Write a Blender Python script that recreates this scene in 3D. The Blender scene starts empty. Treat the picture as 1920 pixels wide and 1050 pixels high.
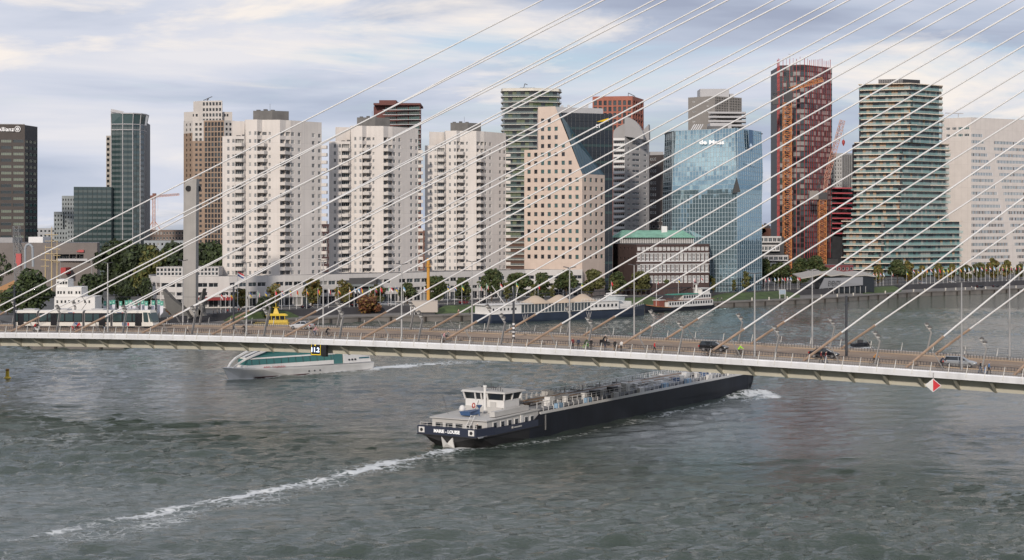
import bpy, bmesh, math, random
import numpy as np
from mathutils import Vector, Matrix
R = math.radians
rng = random.Random(7)
nrng = np.random.default_rng(7)

# ------------------------------------------------------------------ camera
# photo 1920x1050, focal length 3000 px, horizon at row 425, eye 32.5 m above the river
F, YH, H = 3000.0, 425.0, 32.5
scene = bpy.context.scene
cam_d = bpy.data.cameras.new('camera')
cam_d.sensor_width = 36.0
cam_d.lens = F / 1920 * 36.0
cam_d.shift_y = -(525.0 - YH) / 1920
cam_d.clip_start = 1.0
cam_d.clip_end = 20000
cam = bpy.data.objects.new('camera', cam_d)
scene.collection.objects.link(cam)
cam.location = (0, 0, H)
cam.rotation_euler = (R(90), 0, 0)
scene.camera = cam

# ------------------------------------------------------------------ world, sun, exposure
SUN_AZ = R(-167)      # direction towards the sun, measured clockwise from +Y (view direction)
SUN_EL = R(21)
world = bpy.data.worlds.new('World')
scene.world = world
world.use_nodes = True
nt = world.node_tree
nt.nodes.clear()
def wn(t, **k):
    n = nt.nodes.new(t)
    for a, b in k.items(): setattr(n, a, b)
    return n
def wl(a, b): nt.links.new(a, b)
def w_math(op, a, b=None, clamp=False):
    n = wn('ShaderNodeMath', operation=op, use_clamp=clamp)
    for i, v in enumerate((a, b)):
        if v is None: continue
        if isinstance(v, (int, float)): n.inputs[i].default_value = v
        else: wl(v, n.inputs[i])
    return n.outputs[0]
def w_ramp(fac, stops):
    n = wn('ShaderNodeValToRGB')
    el = n.color_ramp.elements
    while len(el) < len(stops): el.new(0.5)
    for e, (p, c) in zip(el, stops):
        e.position = p; e.color = (c[0], c[1], c[2], 1) if not isinstance(c, (int, float)) else (c, c, c, 1)
    wl(fac, n.inputs[0])
    return n.outputs[0]
sky = wn('ShaderNodeTexSky', sky_type='NISHITA', sun_disc=False)
sky.sun_elevation = SUN_EL
sky.sun_rotation = SUN_AZ
sky.air_density = 1.0; sky.dust_density = 1.5; sky.ozone_density = 1.5
tc = wn('ShaderNodeTexCoord')
def w_noise(scale, loc, sc, detail=6, rough=0.55, dist=0.0):
    m = wn('ShaderNodeMapping')
    m.inputs['Location'].default_value = loc
    m.inputs['Scale'].default_value = sc
    wl(tc.outputs['Generated'], m.inputs[0])
    n = wn('ShaderNodeTexNoise')
    n.inputs['Scale'].default_value = scale
    n.inputs['Detail'].default_value = detail
    n.inputs['Roughness'].default_value = rough
    n.inputs['Distortion'].default_value = dist
    wl(m.outputs[0], n.inputs['Vector'])
    return n.outputs['Fac']
bigN = w_noise(3.0, (3.1, 0.7, 2.6), (1, 1, 7.5), 6, 0.52, 0.4)       # broad banks of grey cloud
midN = w_noise(5.0, (7.3, 2.2, 4.4), (1, 1, 5.0), 8, 0.6, 0.35)      # brighter tops
finN = w_noise(5.0, (1.2, 5.5, 0.3), (1, 1, 7.0), 6, 0.6, 0.2)       # blue gaps
mixs = wn('ShaderNodeMix', data_type='RGBA')
grey = w_ramp(bigN, [(0.32, (0.33, 0.37, 0.48)), (0.44, (0.44, 0.49, 0.60)), (0.55, (0.58, 0.61, 0.70)), (0.68, (0.72, 0.71, 0.74))])
scl = wn('ShaderNodeMix', data_type='RGBA', blend_type='MULTIPLY')
scl.inputs[0].default_value = 1.0
wl(sky.outputs[0], scl.inputs[6]); scl.inputs[7].default_value = (0.10, 0.10, 0.11, 1)
gap = w_ramp(finN, [(0.52, 0.0), (0.70, 0.6)])
wl(gap, mixs.inputs[0]); wl(grey, mixs.inputs[6]); wl(scl.outputs[2], mixs.inputs[7])
mix2 = wn('ShaderNodeMix', data_type='RGBA')
top = w_ramp(midN, [(0.53, 0.0), (0.66, 0.9)])
wl(top, mix2.inputs[0]); wl(mixs.outputs[2], mix2.inputs[6]); mix2.inputs[7].default_value = (0.86, 0.79, 0.73, 1)
bg = wn('ShaderNodeBackground')
wl(mix2.outputs[2], bg.inputs[0]); bg.inputs[1].default_value = 1.0
wo = wn('ShaderNodeOutputWorld'); wl(bg.outputs[0], wo.inputs[0])

sun_d = bpy.data.lights.new('sun', 'SUN')
sun_d.energy = 2.5; sun_d.angle = R(3.0); sun_d.color = (1.0, 0.89, 0.78)
sun = bpy.data.objects.new('sun', sun_d); scene.collection.objects.link(sun)
sd = Vector((math.sin(SUN_AZ) * math.cos(SUN_EL), math.cos(SUN_AZ) * math.cos(SUN_EL), math.sin(SUN_EL)))
sun.rotation_euler = sd.to_track_quat('Z', 'Y').to_euler()
scene.cycles.sample_clamp_indirect = 2.5
vs = scene.view_settings
scene.display_settings.display_device = 'sRGB'
vs.view_transform = 'Standard'; vs.look = 'None'; vs.exposure = 0.18; vs.gamma = 1.0; vs.use_curve_mapping = False

# ------------------------------------------------------------------ helpers
C = scene.collection
def PX(px, Y): return (px - 960.0) / F * Y
def PZ(py, Y): return H - (py - YH) / F * Y
def P3(px, py, Y): return Vector((PX(px, Y), Y, PZ(py, Y)))
def GY(py, z=0.0): return (H - z) * F / (py - YH)          # distance of a point on a level at height z
def S(Y): return F / Y

MATS = {}
def mat(name, col, rough=0.7, metal=0.0, var=0.0, vscale=0.3, spec=0.5, emit=None, bump=0.0, bscale=3.0, streak=0.0, alpha=1.0, joint=None, trans=0.0):
    """procedural material: base colour broken by two noises, optional vertical streaks, panel joints from UV metres"""
    if name in MATS: return MATS[name]
    m = bpy.data.materials.new(name); m.use_nodes = True
    t = m.node_tree; b = t.nodes['Principled BSDF']
    b.inputs['Base Color'].default_value = (*col, 1)
    b.inputs['Roughness'].default_value = rough
    b.inputs['Metallic'].default_value = metal
    b.inputs['Specular IOR Level'].default_value = spec
    if alpha < 1: b.inputs['Alpha'].default_value = alpha
    if trans: b.inputs['Transmission Weight'].default_value = trans
    if emit: b.inputs['Emission Color'].default_value = (*emit[0], 1); b.inputs['Emission Strength'].default_value = emit[1]
    tcn = t.nodes.new('ShaderNodeTexCoord')
    src = None
    def mixc(kind, fac, a, bcol):
        n = t.nodes.new('ShaderNodeMix'); n.data_type = 'RGBA'; n.blend_type = kind
        if isinstance(fac, float): n.inputs[0].default_value = fac
        else: t.links.new(fac, n.inputs[0])
        if isinstance(a, tuple): n.inputs[6].default_value = (*a, 1)
        else: t.links.new(a, n.inputs[6])
        if isinstance(bcol, tuple): n.inputs[7].default_value = (*bcol, 1)
        else: t.links.new(bcol, n.inputs[7])
        return n.outputs[2]
    def noise(scale, detail=4, stretch=None):
        n = t.nodes.new('ShaderNodeTexNoise'); n.inputs['Scale'].default_value = scale; n.inputs['Detail'].default_value = detail
        if stretch:
            mp = t.nodes.new('ShaderNodeMapping'); mp.inputs['Scale'].default_value = stretch
            t.links.new(tcn.outputs['Object'], mp.inputs[0]); t.links.new(mp.outputs[0], n.inputs['Vector'])
        else: t.links.new(tcn.outputs['Object'], n.inputs['Vector'])
        return n.outputs['Fac']
    def ramp(f, p0, v0, p1, v1):
        n = t.nodes.new('ShaderNodeMapRange'); n.inputs[1].default_value = p0; n.inputs[2].default_value = p1
        n.inputs[3].default_value = v0; n.inputs[4].default_value = v1; n.clamp = True
        t.links.new(f, n.inputs[0]); return n.outputs[0]
    c = col
    if var > 0:
        dark = tuple(x * (1 - var) for x in col); light = tuple(min(1, x * (1 + var * .6)) for x in col)
        c = mixc('MIX', ramp(noise(vscale), 0.3, 0.0, 0.7, 1.0), dark, light)
    if streak > 0:
        c = mixc('MIX', ramp(noise(1.0, 5, (0.8, 0.8, 0.03)), 0.45, 0.0, 0.75, streak), c, tuple(x * 0.45 for x in col))
    if joint:
        bw, bh, size, dk = joint
        bt = t.nodes.new('ShaderNodeTexBrick'); bt.offset = 0.0; bt.squash = 1.0
        bt.inputs['Scale'].default_value = 1.0; bt.inputs['Brick Width'].default_value = bw; bt.inputs['Row Height'].default_value = bh
        bt.inputs['Mortar Size'].default_value = size; bt.inputs['Mortar Smooth'].default_value = 0.1; bt.inputs['Bias'].default_value = 0
        bt.inputs['Color1'].default_value = (1, 1, 1, 1); bt.inputs['Color2'].default_value = (0.95, 0.95, 0.95, 1); bt.inputs['Mortar'].default_value = (dk, dk, dk, 1)
        t.links.new(tcn.outputs['UV'], bt.inputs['Vector'])
        c = mixc('MULTIPLY', 1.0, c, bt.outputs['Color'])
    if not isinstance(c, tuple): t.links.new(c, b.inputs['Base Color'])
    if bump > 0:
        bn = t.nodes.new('ShaderNodeBump'); bn.inputs['Strength'].default_value = bump; bn.inputs['Distance'].default_value = 0.05
        t.links.new(noise(bscale, 6), bn.inputs['Height']); t.links.new(bn.outputs[0], b.inputs['Normal'])
    MATS[name] = m
    return m

class MB:
    """collects faces; build() links them as ONE mesh object"""
    def __init__(s): s.v = []; s.f = []; s.m = []; s.uv = []
    def quad(s, a, b, c, d, m=0, uv=None):
        i = len(s.v); s.v += [tuple(a), tuple(b), tuple(c), tuple(d)]; s.f.append((i, i+1, i+2, i+3)); s.m.append(m); s.uv.append(uv)
    def poly(s, pts, m=0):
        i = len(s.v); s.v += [tuple(p) for p in pts]; s.f.append(tuple(range(i, i+len(pts)))); s.m.append(m); s.uv.append(None)
    def add(s, vs_, fs, m=0):
        i = len(s.v); s.v += [tuple(p) for p in vs_]
        for f in fs: s.f.append(tuple(i+k for k in f)); s.m.append(m); s.uv.append(None)
    def box(s, x0, x1, y0, y1, z0, z1, m=0):
        s.add([(x0,y0,z0),(x1,y0,z0),(x1,y1,z0),(x0,y1,z0),(x0,y0,z1),(x1,y0,z1),(x1,y1,z1),(x0,y1,z1)],
              [(0,3,2,1),(4,5,6,7),(0,1,5,4),(1,2,6,5),(2,3,7,6),(3,0,4,7)], m)
    def obox(s, o, a, b, c, m=0):
        o, a, b, c = Vector(o), Vector(a), Vector(b), Vector(c)
        if a.cross(b).dot(c) < 0: a, b = b, a
        s.add([o, o+a, o+a+b, o+b, o+c, o+a+c, o+a+b+c, o+b+c],
              [(0,3,2,1),(4,5,6,7),(0,1,5,4),(1,2,6,5),(2,3,7,6),(3,0,4,7)], m)
    def bar(s, p, q, w, h=None, m=0, up=(0,0,1)):
        """square bar from p to q"""
        p, q = Vector(p), Vector(q); d = (q-p); h = h or w
        u_ = Vector(up)
        if abs(d.normalized().dot(u_)) > 0.95: u_ = Vector((0, 1, 0))
        sx = d.cross(u_).normalized() * w; sy = sx.cross(d).normalized() * h
        s.obox(p - sx/2 - sy/2, sx, sy, d, m)
    def tube(s, p, q, r0, r1=None, n=8, m=0, caps=True):
        p, q = Vector(p), Vector(q); r1 = r0 if r1 is None else r1
        d = (q-p).normalized(); a = Vector((0,0,1)) if abs(d.z) < .9 else Vector((1,0,0))
        x = d.cross(a).normalized(); y = d.cross(x)
        i = len(s.v)
        for k in range(n):
            t_ = 2*math.pi*k/n; o = x*math.cos(t_) + y*math.sin(t_)
            s.v.append(tuple(p+o*r0)); s.v.append(tuple(q+o*r1))
        for k in range(n):
            a0 = i+2*k; b0 = i+2*((k+1) % n)
            s.f.append((a0, b0, b0+1, a0+1)); s.m.append(m); s.uv.append(None)
        if caps:
            s.f.append(tuple(i+2*k for k in range(n))[::-1]); s.m.append(m); s.uv.append(None)
            s.f.append(tuple(i+2*k+1 for k in range(n))); s.m.append(m); s.uv.append(None)
    def path(s, pts, r, n=6, m=0):
        for a, b in zip(pts[:-1], pts[1:]): s.tube(a, b, r, r, n, m)
    def prism(s, pts, z0, z1, m=0, mt=None):
        n = len(pts); i = len(s.v)
        s.v += [(p[0], p[1], z0) for p in pts] + [(p[0], p[1], z1) for p in pts]
        s.f.append(tuple(i+k for k in range(n))[::-1]); s.m.append(m); s.uv.append(None)
        s.f.append(tuple(i+n+k for k in range(n))); s.m.append(m if mt is None else mt); s.uv.append(None)
        for k in range(n):
            j = (k+1) % n
            L = math.dist(pts[k], pts[j])
            s.f.append((i+k, i+j, i+n+j, i+n+k)); s.m.append(m); s.uv.append([(0,z0),(L,z0),(L,z1),(0,z1)])
    def lathe(s, prof, c=(0,0,0), n=12, m=0):
        i = len(s.v)
        for r, z in prof:
            for k in range(n):
                t_ = 2*math.pi*k/n; s.v.append((c[0]+r*math.cos(t_), c[1]+r*math.sin(t_), c[2]+z))
        for j in range(len(prof)-1):
            for k in range(n):
                a0 = i+j*n+k; b0 = i+j*n+(k+1) % n
                s.f.append((a0, b0, b0+n, a0+n)); s.m.append(m); s.uv.append(None)
        s.f.append(tuple(i+k for k in range(n))[::-1]); s.m.append(m); s.uv.append(None)
        s.f.append(tuple(i+(len(prof)-1)*n+k for k in range(n))); s.m.append(m); s.uv.append(None)
    def loft(s, rings, m=0, closed=True, caps=True):
        """rings: lists of equal length of 3D points"""
        n = len(rings[0]); i = len(s.v)
        for r_ in rings: s.v += [tuple(p) for p in r_]
        for j in range(len(rings)-1):
            for k in range(n if closed else n-1):
                a0 = i+j*n+k; b0 = i+j*n+(k+1) % n
                s.f.append((a0, b0, b0+n, a0+n)); s.m.append(m); s.uv.append(None)
        if caps:
            s.f.append(tuple(i+k for k in range(n))[::-1]); s.m.append(m); s.uv.append(None)
            s.f.append(tuple(i+(len(rings)-1)*n+k for k in range(n))); s.m.append(m); s.uv.append(None)
    def mesh(s, name, mats, org=(0,0,0), smooth=False):
        me = bpy.data.meshes.new(name)
        o = org
        me.from_pydata([(a-o[0], b-o[1], c-o[2]) for a, b, c in s.v], [], s.f)
        if not isinstance(mats, (list, tuple)): mats = [mats]
        for x in mats: me.materials.append(x)
        if len(mats) > 1: me.polygons.foreach_set('material_index', s.m)
        if any(u_ is not None for u_ in s.uv):
            uvl = me.uv_layers.new(name='UVMap'); flat = []
            for f, u_ in zip(s.f, s.uv):
                if u_ is None: flat += [0.5, 0.5] * len(f)
                else:
                    for q in u_: flat += [q[0], q[1]]
            uvl.data.foreach_set('uv', flat)
        if smooth: me.polygons.foreach_set('use_smooth', [True]*len(me.polygons))
        me.update()
        return me
    def build(s, name, mats, parent=None, smooth=False, world=True, **tags):
        """world=True: vertices are world positions, made local to the (unrotated) parent"""
        org = tuple(parent.get('org', (0,0,0))) if (parent is not None and world) else (0,0,0)
        o = bpy.data.objects.new(name, s.mesh(name, mats, org, smooth))
        C.objects.link(o)
        if parent is not None: o.parent = parent
        for k, v in tags.items(): o[k] = v
        return o
def put(name, me, parent=None, loc=(0,0,0), rot=(0,0,0), scale=None, **tags):
    o = bpy.data.objects.new(name, me); C.objects.link(o)
    if parent is not None: o.parent = parent
    o.location = loc; o.rotation_euler = rot
    if scale: o.scale = scale
    for k, v in tags.items(): o[k] = v
    return o
def thing(name, label, cat, loc=(0,0,0), rz=0.0, group=None):
    o = bpy.data.objects.new(name, None); C.objects.link(o)
    o.empty_display_size = 0.5
    o.location = loc; o.rotation_euler = (0, 0, rz); o['label'] = label; o['category'] = cat
    if group: o['group'] = group
    return o
def MBb(mb, name, mats, root, smooth=False, **tags):
    """build mb (world coordinates) as a part of an unrotated root"""
    o = bpy.data.objects.new(name, mb.mesh(name, mats, tuple(root.location), smooth))
    C.objects.link(o); o.parent = root
    for k, v in tags.items(): o[k] = v
    return o
def part(mb, name, mats, root, smooth=False, **tags):
    """build mb (already local coordinates) as a part"""
    o = bpy.data.objects.new(name, mb.mesh(name, mats, (0,0,0), smooth))
    C.objects.link(o); o.parent = root
    for k, v in tags.items(): o[k] = v
    return o
def copy_tree(o, parent=None):
    c = o.copy(); C.objects.link(c); c.parent = parent
    for ch in list(o.children): copy_tree(ch, c)
    return c
def text_mesh(txt, size, depth=0.03, bold=0.0, shear=0.0, name='lettering'):
    cu = bpy.data.curves.new(name, 'FONT'); cu.body = txt; cu.size = size; cu.extrude = depth
    cu.offset = bold; cu.shear = shear; cu.align_x = 'CENTER'; cu.align_y = 'CENTER'; cu.resolution_u = 3
    o = bpy.data.objects.new('tmp', cu); C.objects.link(o)
    dg = bpy.context.evaluated_depsgraph_get(); dg.update()
    me = bpy.data.meshes.new_from_object(o.evaluated_get(dg))
    bpy.data.objects.remove(o); bpy.data.curves.remove(cu)
    return me
def letters(txt, width, height, m, root, loc, rz, bold=0.0, shear=0.0, label=None, world=True):
    """flat raised lettering, facing local -Y after rotation rz; loc is its centre (world, unrotated root)"""
    me = text_mesh(txt, 1.0, 0.02, bold, shear)
    co = np.empty(len(me.vertices)*3); me.vertices.foreach_get('co', co); co = co.reshape(-1, 3)
    mn, mx = co.min(0), co.max(0); sz = mx-mn; c_ = (mn+mx)/2
    co = (co-c_)*np.array([width/sz[0], height/sz[1], 1]); me.vertices.foreach_set('co', co.ravel()); me.update()
    me.materials.clear(); me.materials.append(m)
    o = bpy.data.objects.new('lettering', me); C.objects.link(o); o.parent = root
    l = Vector(loc) - (root.location if world else Vector((0,0,0)))
    o.location = l; o.rotation_euler = (R(90), 0, rz)
    if label: o['label'] = label
    return o

# ------------------------------------------------------------------ bridge axes (Erasmus-type cable-stayed bridge)
TH = math.atan(1.494e-4 * F)
BU = Vector((math.cos(TH), -math.sin(TH), 0)); BN = Vector((math.sin(TH), math.cos(TH), 0))
BY = F * math.cos(TH) / 10.95
def deckz(t): return 13.74 - .01147*t - 1.70e-4*t*t
def BW(t, d, z=None):
    """t metres along the near edge (rightwards), d metres inward, z metres above the deck"""
    p = Vector((0, BY, 0)) + BU*t + BN*d
    p.z = deckz(t) + (z or 0.0)
    return p
def BT(px, d):
    a = (px-960)/F; b = Vector((0, BY, 0)) + BN*d
    return (a*b.y - b.x)/(BU.x - a*BU.y)
BRZ = -TH
# ------------------------------------------------------------------ river
def vnoise(X, Y, seed, scale):
    """smooth value noise on arrays"""
    g = np.random.default_rng(seed).random((64, 64))
    x = X/scale % 64; y = Y/scale % 64
    xi = np.floor(x).astype(int); yi = np.floor(y).astype(int); fx = x-xi; fy = y-yi
    fx = fx*fx*(3-2*fx); fy = fy*fy*(3-2*fy)
    a = g[xi % 64, yi % 64]; b = g[(xi+1) % 64, yi % 64]; c = g[xi % 64, (yi+1) % 64]; d = g[(xi+1) % 64, (yi+1) % 64]
    return (a*(1-fx)+b*fx)*(1-fy)+(c*(1-fx)+d*fx)*fy
def poly_dist(X, Y, pts):
    """distance to a polyline and position along it (0..1)"""
    best = np.full(X.shape, 1e9); tt = np.zeros(X.shape); n = len(pts)-1
    for k in range(n):
        (x0, y0), (x1, y1) = pts[k], pts[k+1]
        dx, dy = x1-x0, y1-y0; L = dx*dx+dy*dy
        s_ = np.clip(((X-x0)*dx+(Y-y0)*dy)/L, 0, 1)
        d = np.hypot(X-x0-s_*dx, Y-y0-s_*dy); m_ = d < best
        best = np.where(m_, d, best); tt = np.where(m_, (k+s_)/n, tt)
    return best, tt
def wpt(px, py): Y = GY(py); return (PX(px, Y), Y)
ys = [100.0]
while ys[-1] < 640: ys.append(ys[-1] + 0.42 + (ys[-1]-100)*0.0028)
ys = np.array(ys); xs = np.arange(-240, 300, 0.85)
GX, GYY = np.meshgrid(xs, ys)
amp = 0.55 + 1.15*np.clip((vnoise(GX*0.45+200, GYY+90, 3, 34)-0.30)*1.9, 0, 1)
for cx, cy, rx, ry, q in ((62, 262, 70, 52, .55), (-62, 345, 62, 48, .5), (150, 430, 90, 60, .3)):
    amp = amp*(1-q*np.exp(-((GX-cx)/rx)**2-((GYY-cy)/ry)**2))      # sheltered, smoother water
Z = np.zeros_like(GX)
wr = np.random.default_rng(5)
for k in range(60):
    lam = 1.5*(1.034**k); ang = wr.normal(-1.30, 0.62); kk = 2*math.pi/lam
    Z += 0.0090*lam**0.75*np.sin(kk*(GX*math.cos(ang)+GYY*math.sin(ang)) + wr.random()*6.283 + 1.3*vnoise(GX+k*37, GYY+k*11, 40+k, lam*4))
Z *= amp
# bow and stern waves of the passing ships: a few long crests
def crest(a, b, w, h, n=3, lam=9.0):
    global Z
    d, tpos = poly_dist(GX, GYY, [a, b])
    (x0, y0), (x1, y1) = a, b
    nx, ny = -(y1-y0), (x1-x0); L = math.hypot(nx, ny)
    sd_ = ((GX-x0)*nx+(GYY-y0)*ny)/L
    env = np.exp(-(d/(lam*n*0.45))**2)*np.sin(np.pi*np.clip(tpos*0.9+0.05, 0, 1))
    Z = Z + h*env*np.cos(2*math.pi*sd_/lam)*(0.5+vnoise(GX, GYY, 77, 9))
crest(wpt(-60, 815), wpt(560, 782), 3, 0.34, 2, 10.0)
crest(wpt(60, 860), wpt(640, 815), 3, 0.16, 3, 7.5)
crest(wpt(1150, 905), wpt(1500, 915), 3, 0.12, 4, 6.5)
crest(wpt(1500, 900), wpt(2000, 940), 3, 0.12, 4, 6.0)
crest(wpt(860, 860), wpt(1500, 770), 3, 0.10, 3, 6.0)
# foam weights
foam = np.zeros_like(GX)
def foam_line(pix, w0, w1, s0, s1):
    global foam
    pts = [wpt(*p) for p in pix]
    wob = (vnoise(GX, GYY, 11, 3.2)-0.5)*3.6 + (vnoise(GX, GYY, 12, 10)-0.5)*4.5
    d, tp_ = poly_dist(GX+wob, GYY+wob*0.8, pts)
    w = w0+(w1-w0)*tp_; st = (s0+(s1-s0)*tp_)*(0.5+0.95*vnoise(GX, GYY, 13, 6.5))
    foam = np.maximum(foam, np.exp(-(d/w)**2)*st)
foam_line([(865,838),(800,852),(700,877),(620,897),(540,911),(420,937),(330,953),(240,970),(150,985),(60,1003),(-40,1022)], 1.5, 1.4, 0.90, 0.64)
foam_line([(830,845),(560,920),(300,975),(0,1045)], 4.5, 6.0, 0.38, 0.30)
foam_line([(690,692),(780,684),(900,678)], 2.4, 5.5, 1.2, 0.45)
foam_line([(418,712),(520,706),(690,693)], 1.1, 0.9, 1.0, 0.5)
foam_line([(1400,742),(1425,735),(1432,746),(1400,752)], 2.6, 1.4, 1.0, 0.7)
foam_line([(860,846),(1050,823),(1250,775),(1405,742)], 1.2, 1.5, 0.35, 0.6)
foam_line([(1450,640),(1560,651),(1640,650)], 3.0, 2.0, 0.5, 1.1)
foam_line([(-100,830),(100,822),(260,812)], 3.0, 2.0, 0.30, 0.2)
churn, _t = poly_dist(GX, GYY, [wpt(860,838), wpt(600,900), wpt(300,960), wpt(0,1020)])
Z += 0.10*np.exp(-(churn/6)**2)*(vnoise(GX, GYY, 21, 1.3)-0.5)*2
bow, _t = poly_dist(GX, GYY, [wpt(1385,738), wpt(1420,733)])
Z += 0.55*np.exp(-(bow/2.2)**2)*(0.6+0.8*vnoise(GX, GYY, 22, 1.5))
edge = np.minimum(np.minimum(GX-xs[0], xs[-1]-GX), np.minimum(GYY-ys[0], ys[-1]-GYY))
fade = np.clip(edge/10, 0, 1)
Z *= fade
ny_, nx_ = GX.shape
vv = np.stack([GX.ravel(), GYY.ravel(), Z.ravel()], 1)
idx = np.arange(ny_*nx_).reshape(ny_, nx_)
ff = np.stack([idx[:-1,:-1].ravel(), idx[:-1,1:].ravel(), idx[1:,1:].ravel(), idx[1:,:-1].ravel()], 1)
x0, x1, y0, y1 = xs[0], xs[-1], ys[0], ys[-1]
B = 9000
ring = [(-B,-B,0),(B,-B,0),(B,y0,0),(-B,y0,0), (-B,y0,0),(x0,y0,0),(x0,y1,0),(-B,y1,0), (x1,y0,0),(B,y0,0),(B,y1,0),(x1,y1,0), (-B,y1,0),(B,y1,0),(B,B,0),(-B,B,0)]
n0 = len(vv)
me = bpy.data.meshes.new('river_water')
me.from_pydata(np.concatenate([vv, np.array(ring, float)]).tolist(), [], ff.tolist() + [tuple(n0+4*k+j for j in range(4)) for k in range(4)])
at = me.attributes.new('foam', 'FLOAT', 'POINT'); at.data.foreach_set('value', np.concatenate([(foam*fade).ravel(), np.zeros(16)]))
at = me.attributes.new('chop', 'FLOAT', 'POINT'); at.data.foreach_set('value', np.concatenate([amp.ravel(), np.full(16, 0.8)]))
me.polygons.foreach_set('use_smooth', [True]*len(me.polygons)); me.update()
wm = bpy.data.materials.new('river_water'); wm.use_nodes = True
t = wm.node_tree; b = t.nodes['Principled BSDF']
def tn(ty, **k):
    n = t.nodes.new(ty)
    for a_, b_ in k.items(): setattr(n, a_, b_)
    return n
co = tn('ShaderNodeTexCoord')
def wnoise(sc, stretch, det=5):
    mp = tn('ShaderNodeMapping'); mp.inputs['Scale'].default_value = stretch; mp.inputs['Rotation'].default_value = (0, 0, 0.25)
    t.links.new(co.outputs['Object'], mp.inputs[0])
    n = tn('ShaderNodeTexNoise'); n.inputs['Scale'].default_value = sc; n.inputs['Detail'].default_value = det; n.inputs['Roughness'].default_value = 0.6
    t.links.new(mp.outputs[0], n.inputs['Vector']); return n.outputs['Fac']
b.inputs['Roughness'].default_value = 0.16
b.inputs['IOR'].default_value = 1.333
at_f = tn('ShaderNodeAttribute', attribute_name='foam'); at_c = tn('ShaderNodeAttribute', attribute_name='chop')
n1 = wnoise(0.62, (0.55, 1.0, 1), 6); n2 = wnoise(2.0, (0.6, 1.0, 1), 4)
addn = tn('ShaderNodeMath', operation='MULTIPLY_ADD'); t.links.new(n2, addn.inputs[0]); addn.inputs[1].default_value = 0.35; t.links.new(n1, addn.inputs[2])
mulc = tn('ShaderNodeMath', operation='MULTIPLY'); t.links.new(addn.outputs[0], mulc.inputs[0]); t.links.new(at_c.outputs['Fac'], mulc.inputs[1])
bp = tn('ShaderNodeBump'); bp.inputs['Strength'].default_value = 0.75; bp.inputs['Distance'].default_value = 0.55
t.links.new(mulc.outputs[0], bp.inputs['Height'])
# foam = weight broken up by a vein pattern
vo = tn('ShaderNodeTexVoronoi', feature='DISTANCE_TO_EDGE'); vo.inputs['Scale'].default_value = 0.7
mpv = tn('ShaderNodeMapping'); t.links.new(co.outputs['Object'], mpv.inputs[0]); 
nd = tn('ShaderNodeTexNoise'); nd.inputs['Scale'].default_value = 0.8; nd.inputs['Detail'].default_value = 4; t.links.new(co.outputs['Object'], nd.inputs['Vector'])
vm = tn('ShaderNodeVectorMath', operation='MULTIPLY_ADD'); t.links.new(nd.outputs['Color'], vm.inputs[0]); vm.inputs[1].default_value = (2.2, 2.2, 0); t.links.new(co.outputs['Object'], vm.inputs[2])
t.links.new(vm.outputs[0], vo.inputs['Vector'])
ve = tn('ShaderNodeMapRange'); t.links.new(vo.outputs['Distance'], ve.inputs[0]); ve.inputs[1].default_value = 0.0; ve.inputs[2].default_value = 0.30; ve.inputs[3].default_value = 0.42; ve.inputs[4].default_value = -0.30
nf = wnoise(1.1, (0.5, 1.0, 1), 6)
s1 = tn('ShaderNodeMath', operation='MULTIPLY_ADD'); t.links.new(nf, s1.inputs[0]); s1.inputs[1].default_value = 0.9; t.links.new(ve.outputs[0], s1.inputs[2])
s2 = tn('ShaderNodeMath', operation='SUBTRACT'); t.links.new(s1.outputs[0], s2.inputs[0]); s2.inputs[1].default_value = 0.95
s3 = tn('ShaderNodeMath', operation='ADD'); t.links.new(s2.outputs[0], s3.inputs[0]); t.links.new(at_f.outputs['Fac'], s3.inputs[1])
fm = tn('ShaderNodeMapRange'); t.links.new(s3.outputs[0], fm.inputs[0]); fm.inputs[1].default_value = 0.02; fm.inputs[2].default_value = 0.5
fg = tn('ShaderNodeMath', operation='MULTIPLY'); t.links.new(fm.outputs[0], fg.inputs[0])
gt = tn('ShaderNodeMapRange'); t.links.new(at_f.outputs['Fac'], gt.inputs[0]); gt.inputs[1].default_value = 0.06; gt.inputs[2].default_value = 0.3; t.links.new(gt.outputs[0], fg.inputs[1])
deep = wnoise(0.02, (0.4, 1.0, 1), 3)
cr = tn('ShaderNodeValToRGB'); t.links.new(deep, cr.inputs[0])
cr.color_ramp.elements[0].position = 0.35; cr.color_ramp.elements[0].color = (0.042, 0.059, 0.046, 1)
cr.color_ramp.elements[1].position = 0.65; cr.color_ramp.elements[1].color = (0.066, 0.084, 0.072, 1)
mc = tn('ShaderNodeMix', data_type='RGBA'); t.links.new(fg.outputs[0], mc.inputs[0]); t.links.new(cr.outputs[0], mc.inputs[6]); mc.inputs[7].default_value = (0.62, 0.64, 0.64, 1)
t.links.new(mc.outputs[2], b.inputs['Base Color'])
rr = tn('ShaderNodeMapRange'); t.links.new(fg.outputs[0], rr.inputs[0]); rr.inputs[3].default_value = 0.04; rr.inputs[4].default_value = 0.9; t.links.new(rr.outputs[0], b.inputs['Roughness'])
t.links.new(bp.outputs[0], b.inputs['Normal'])
me.materials.append(wm)
river = bpy.data.objects.new('river_water', me); C.objects.link(river); river['kind'] = 'structure'

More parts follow.
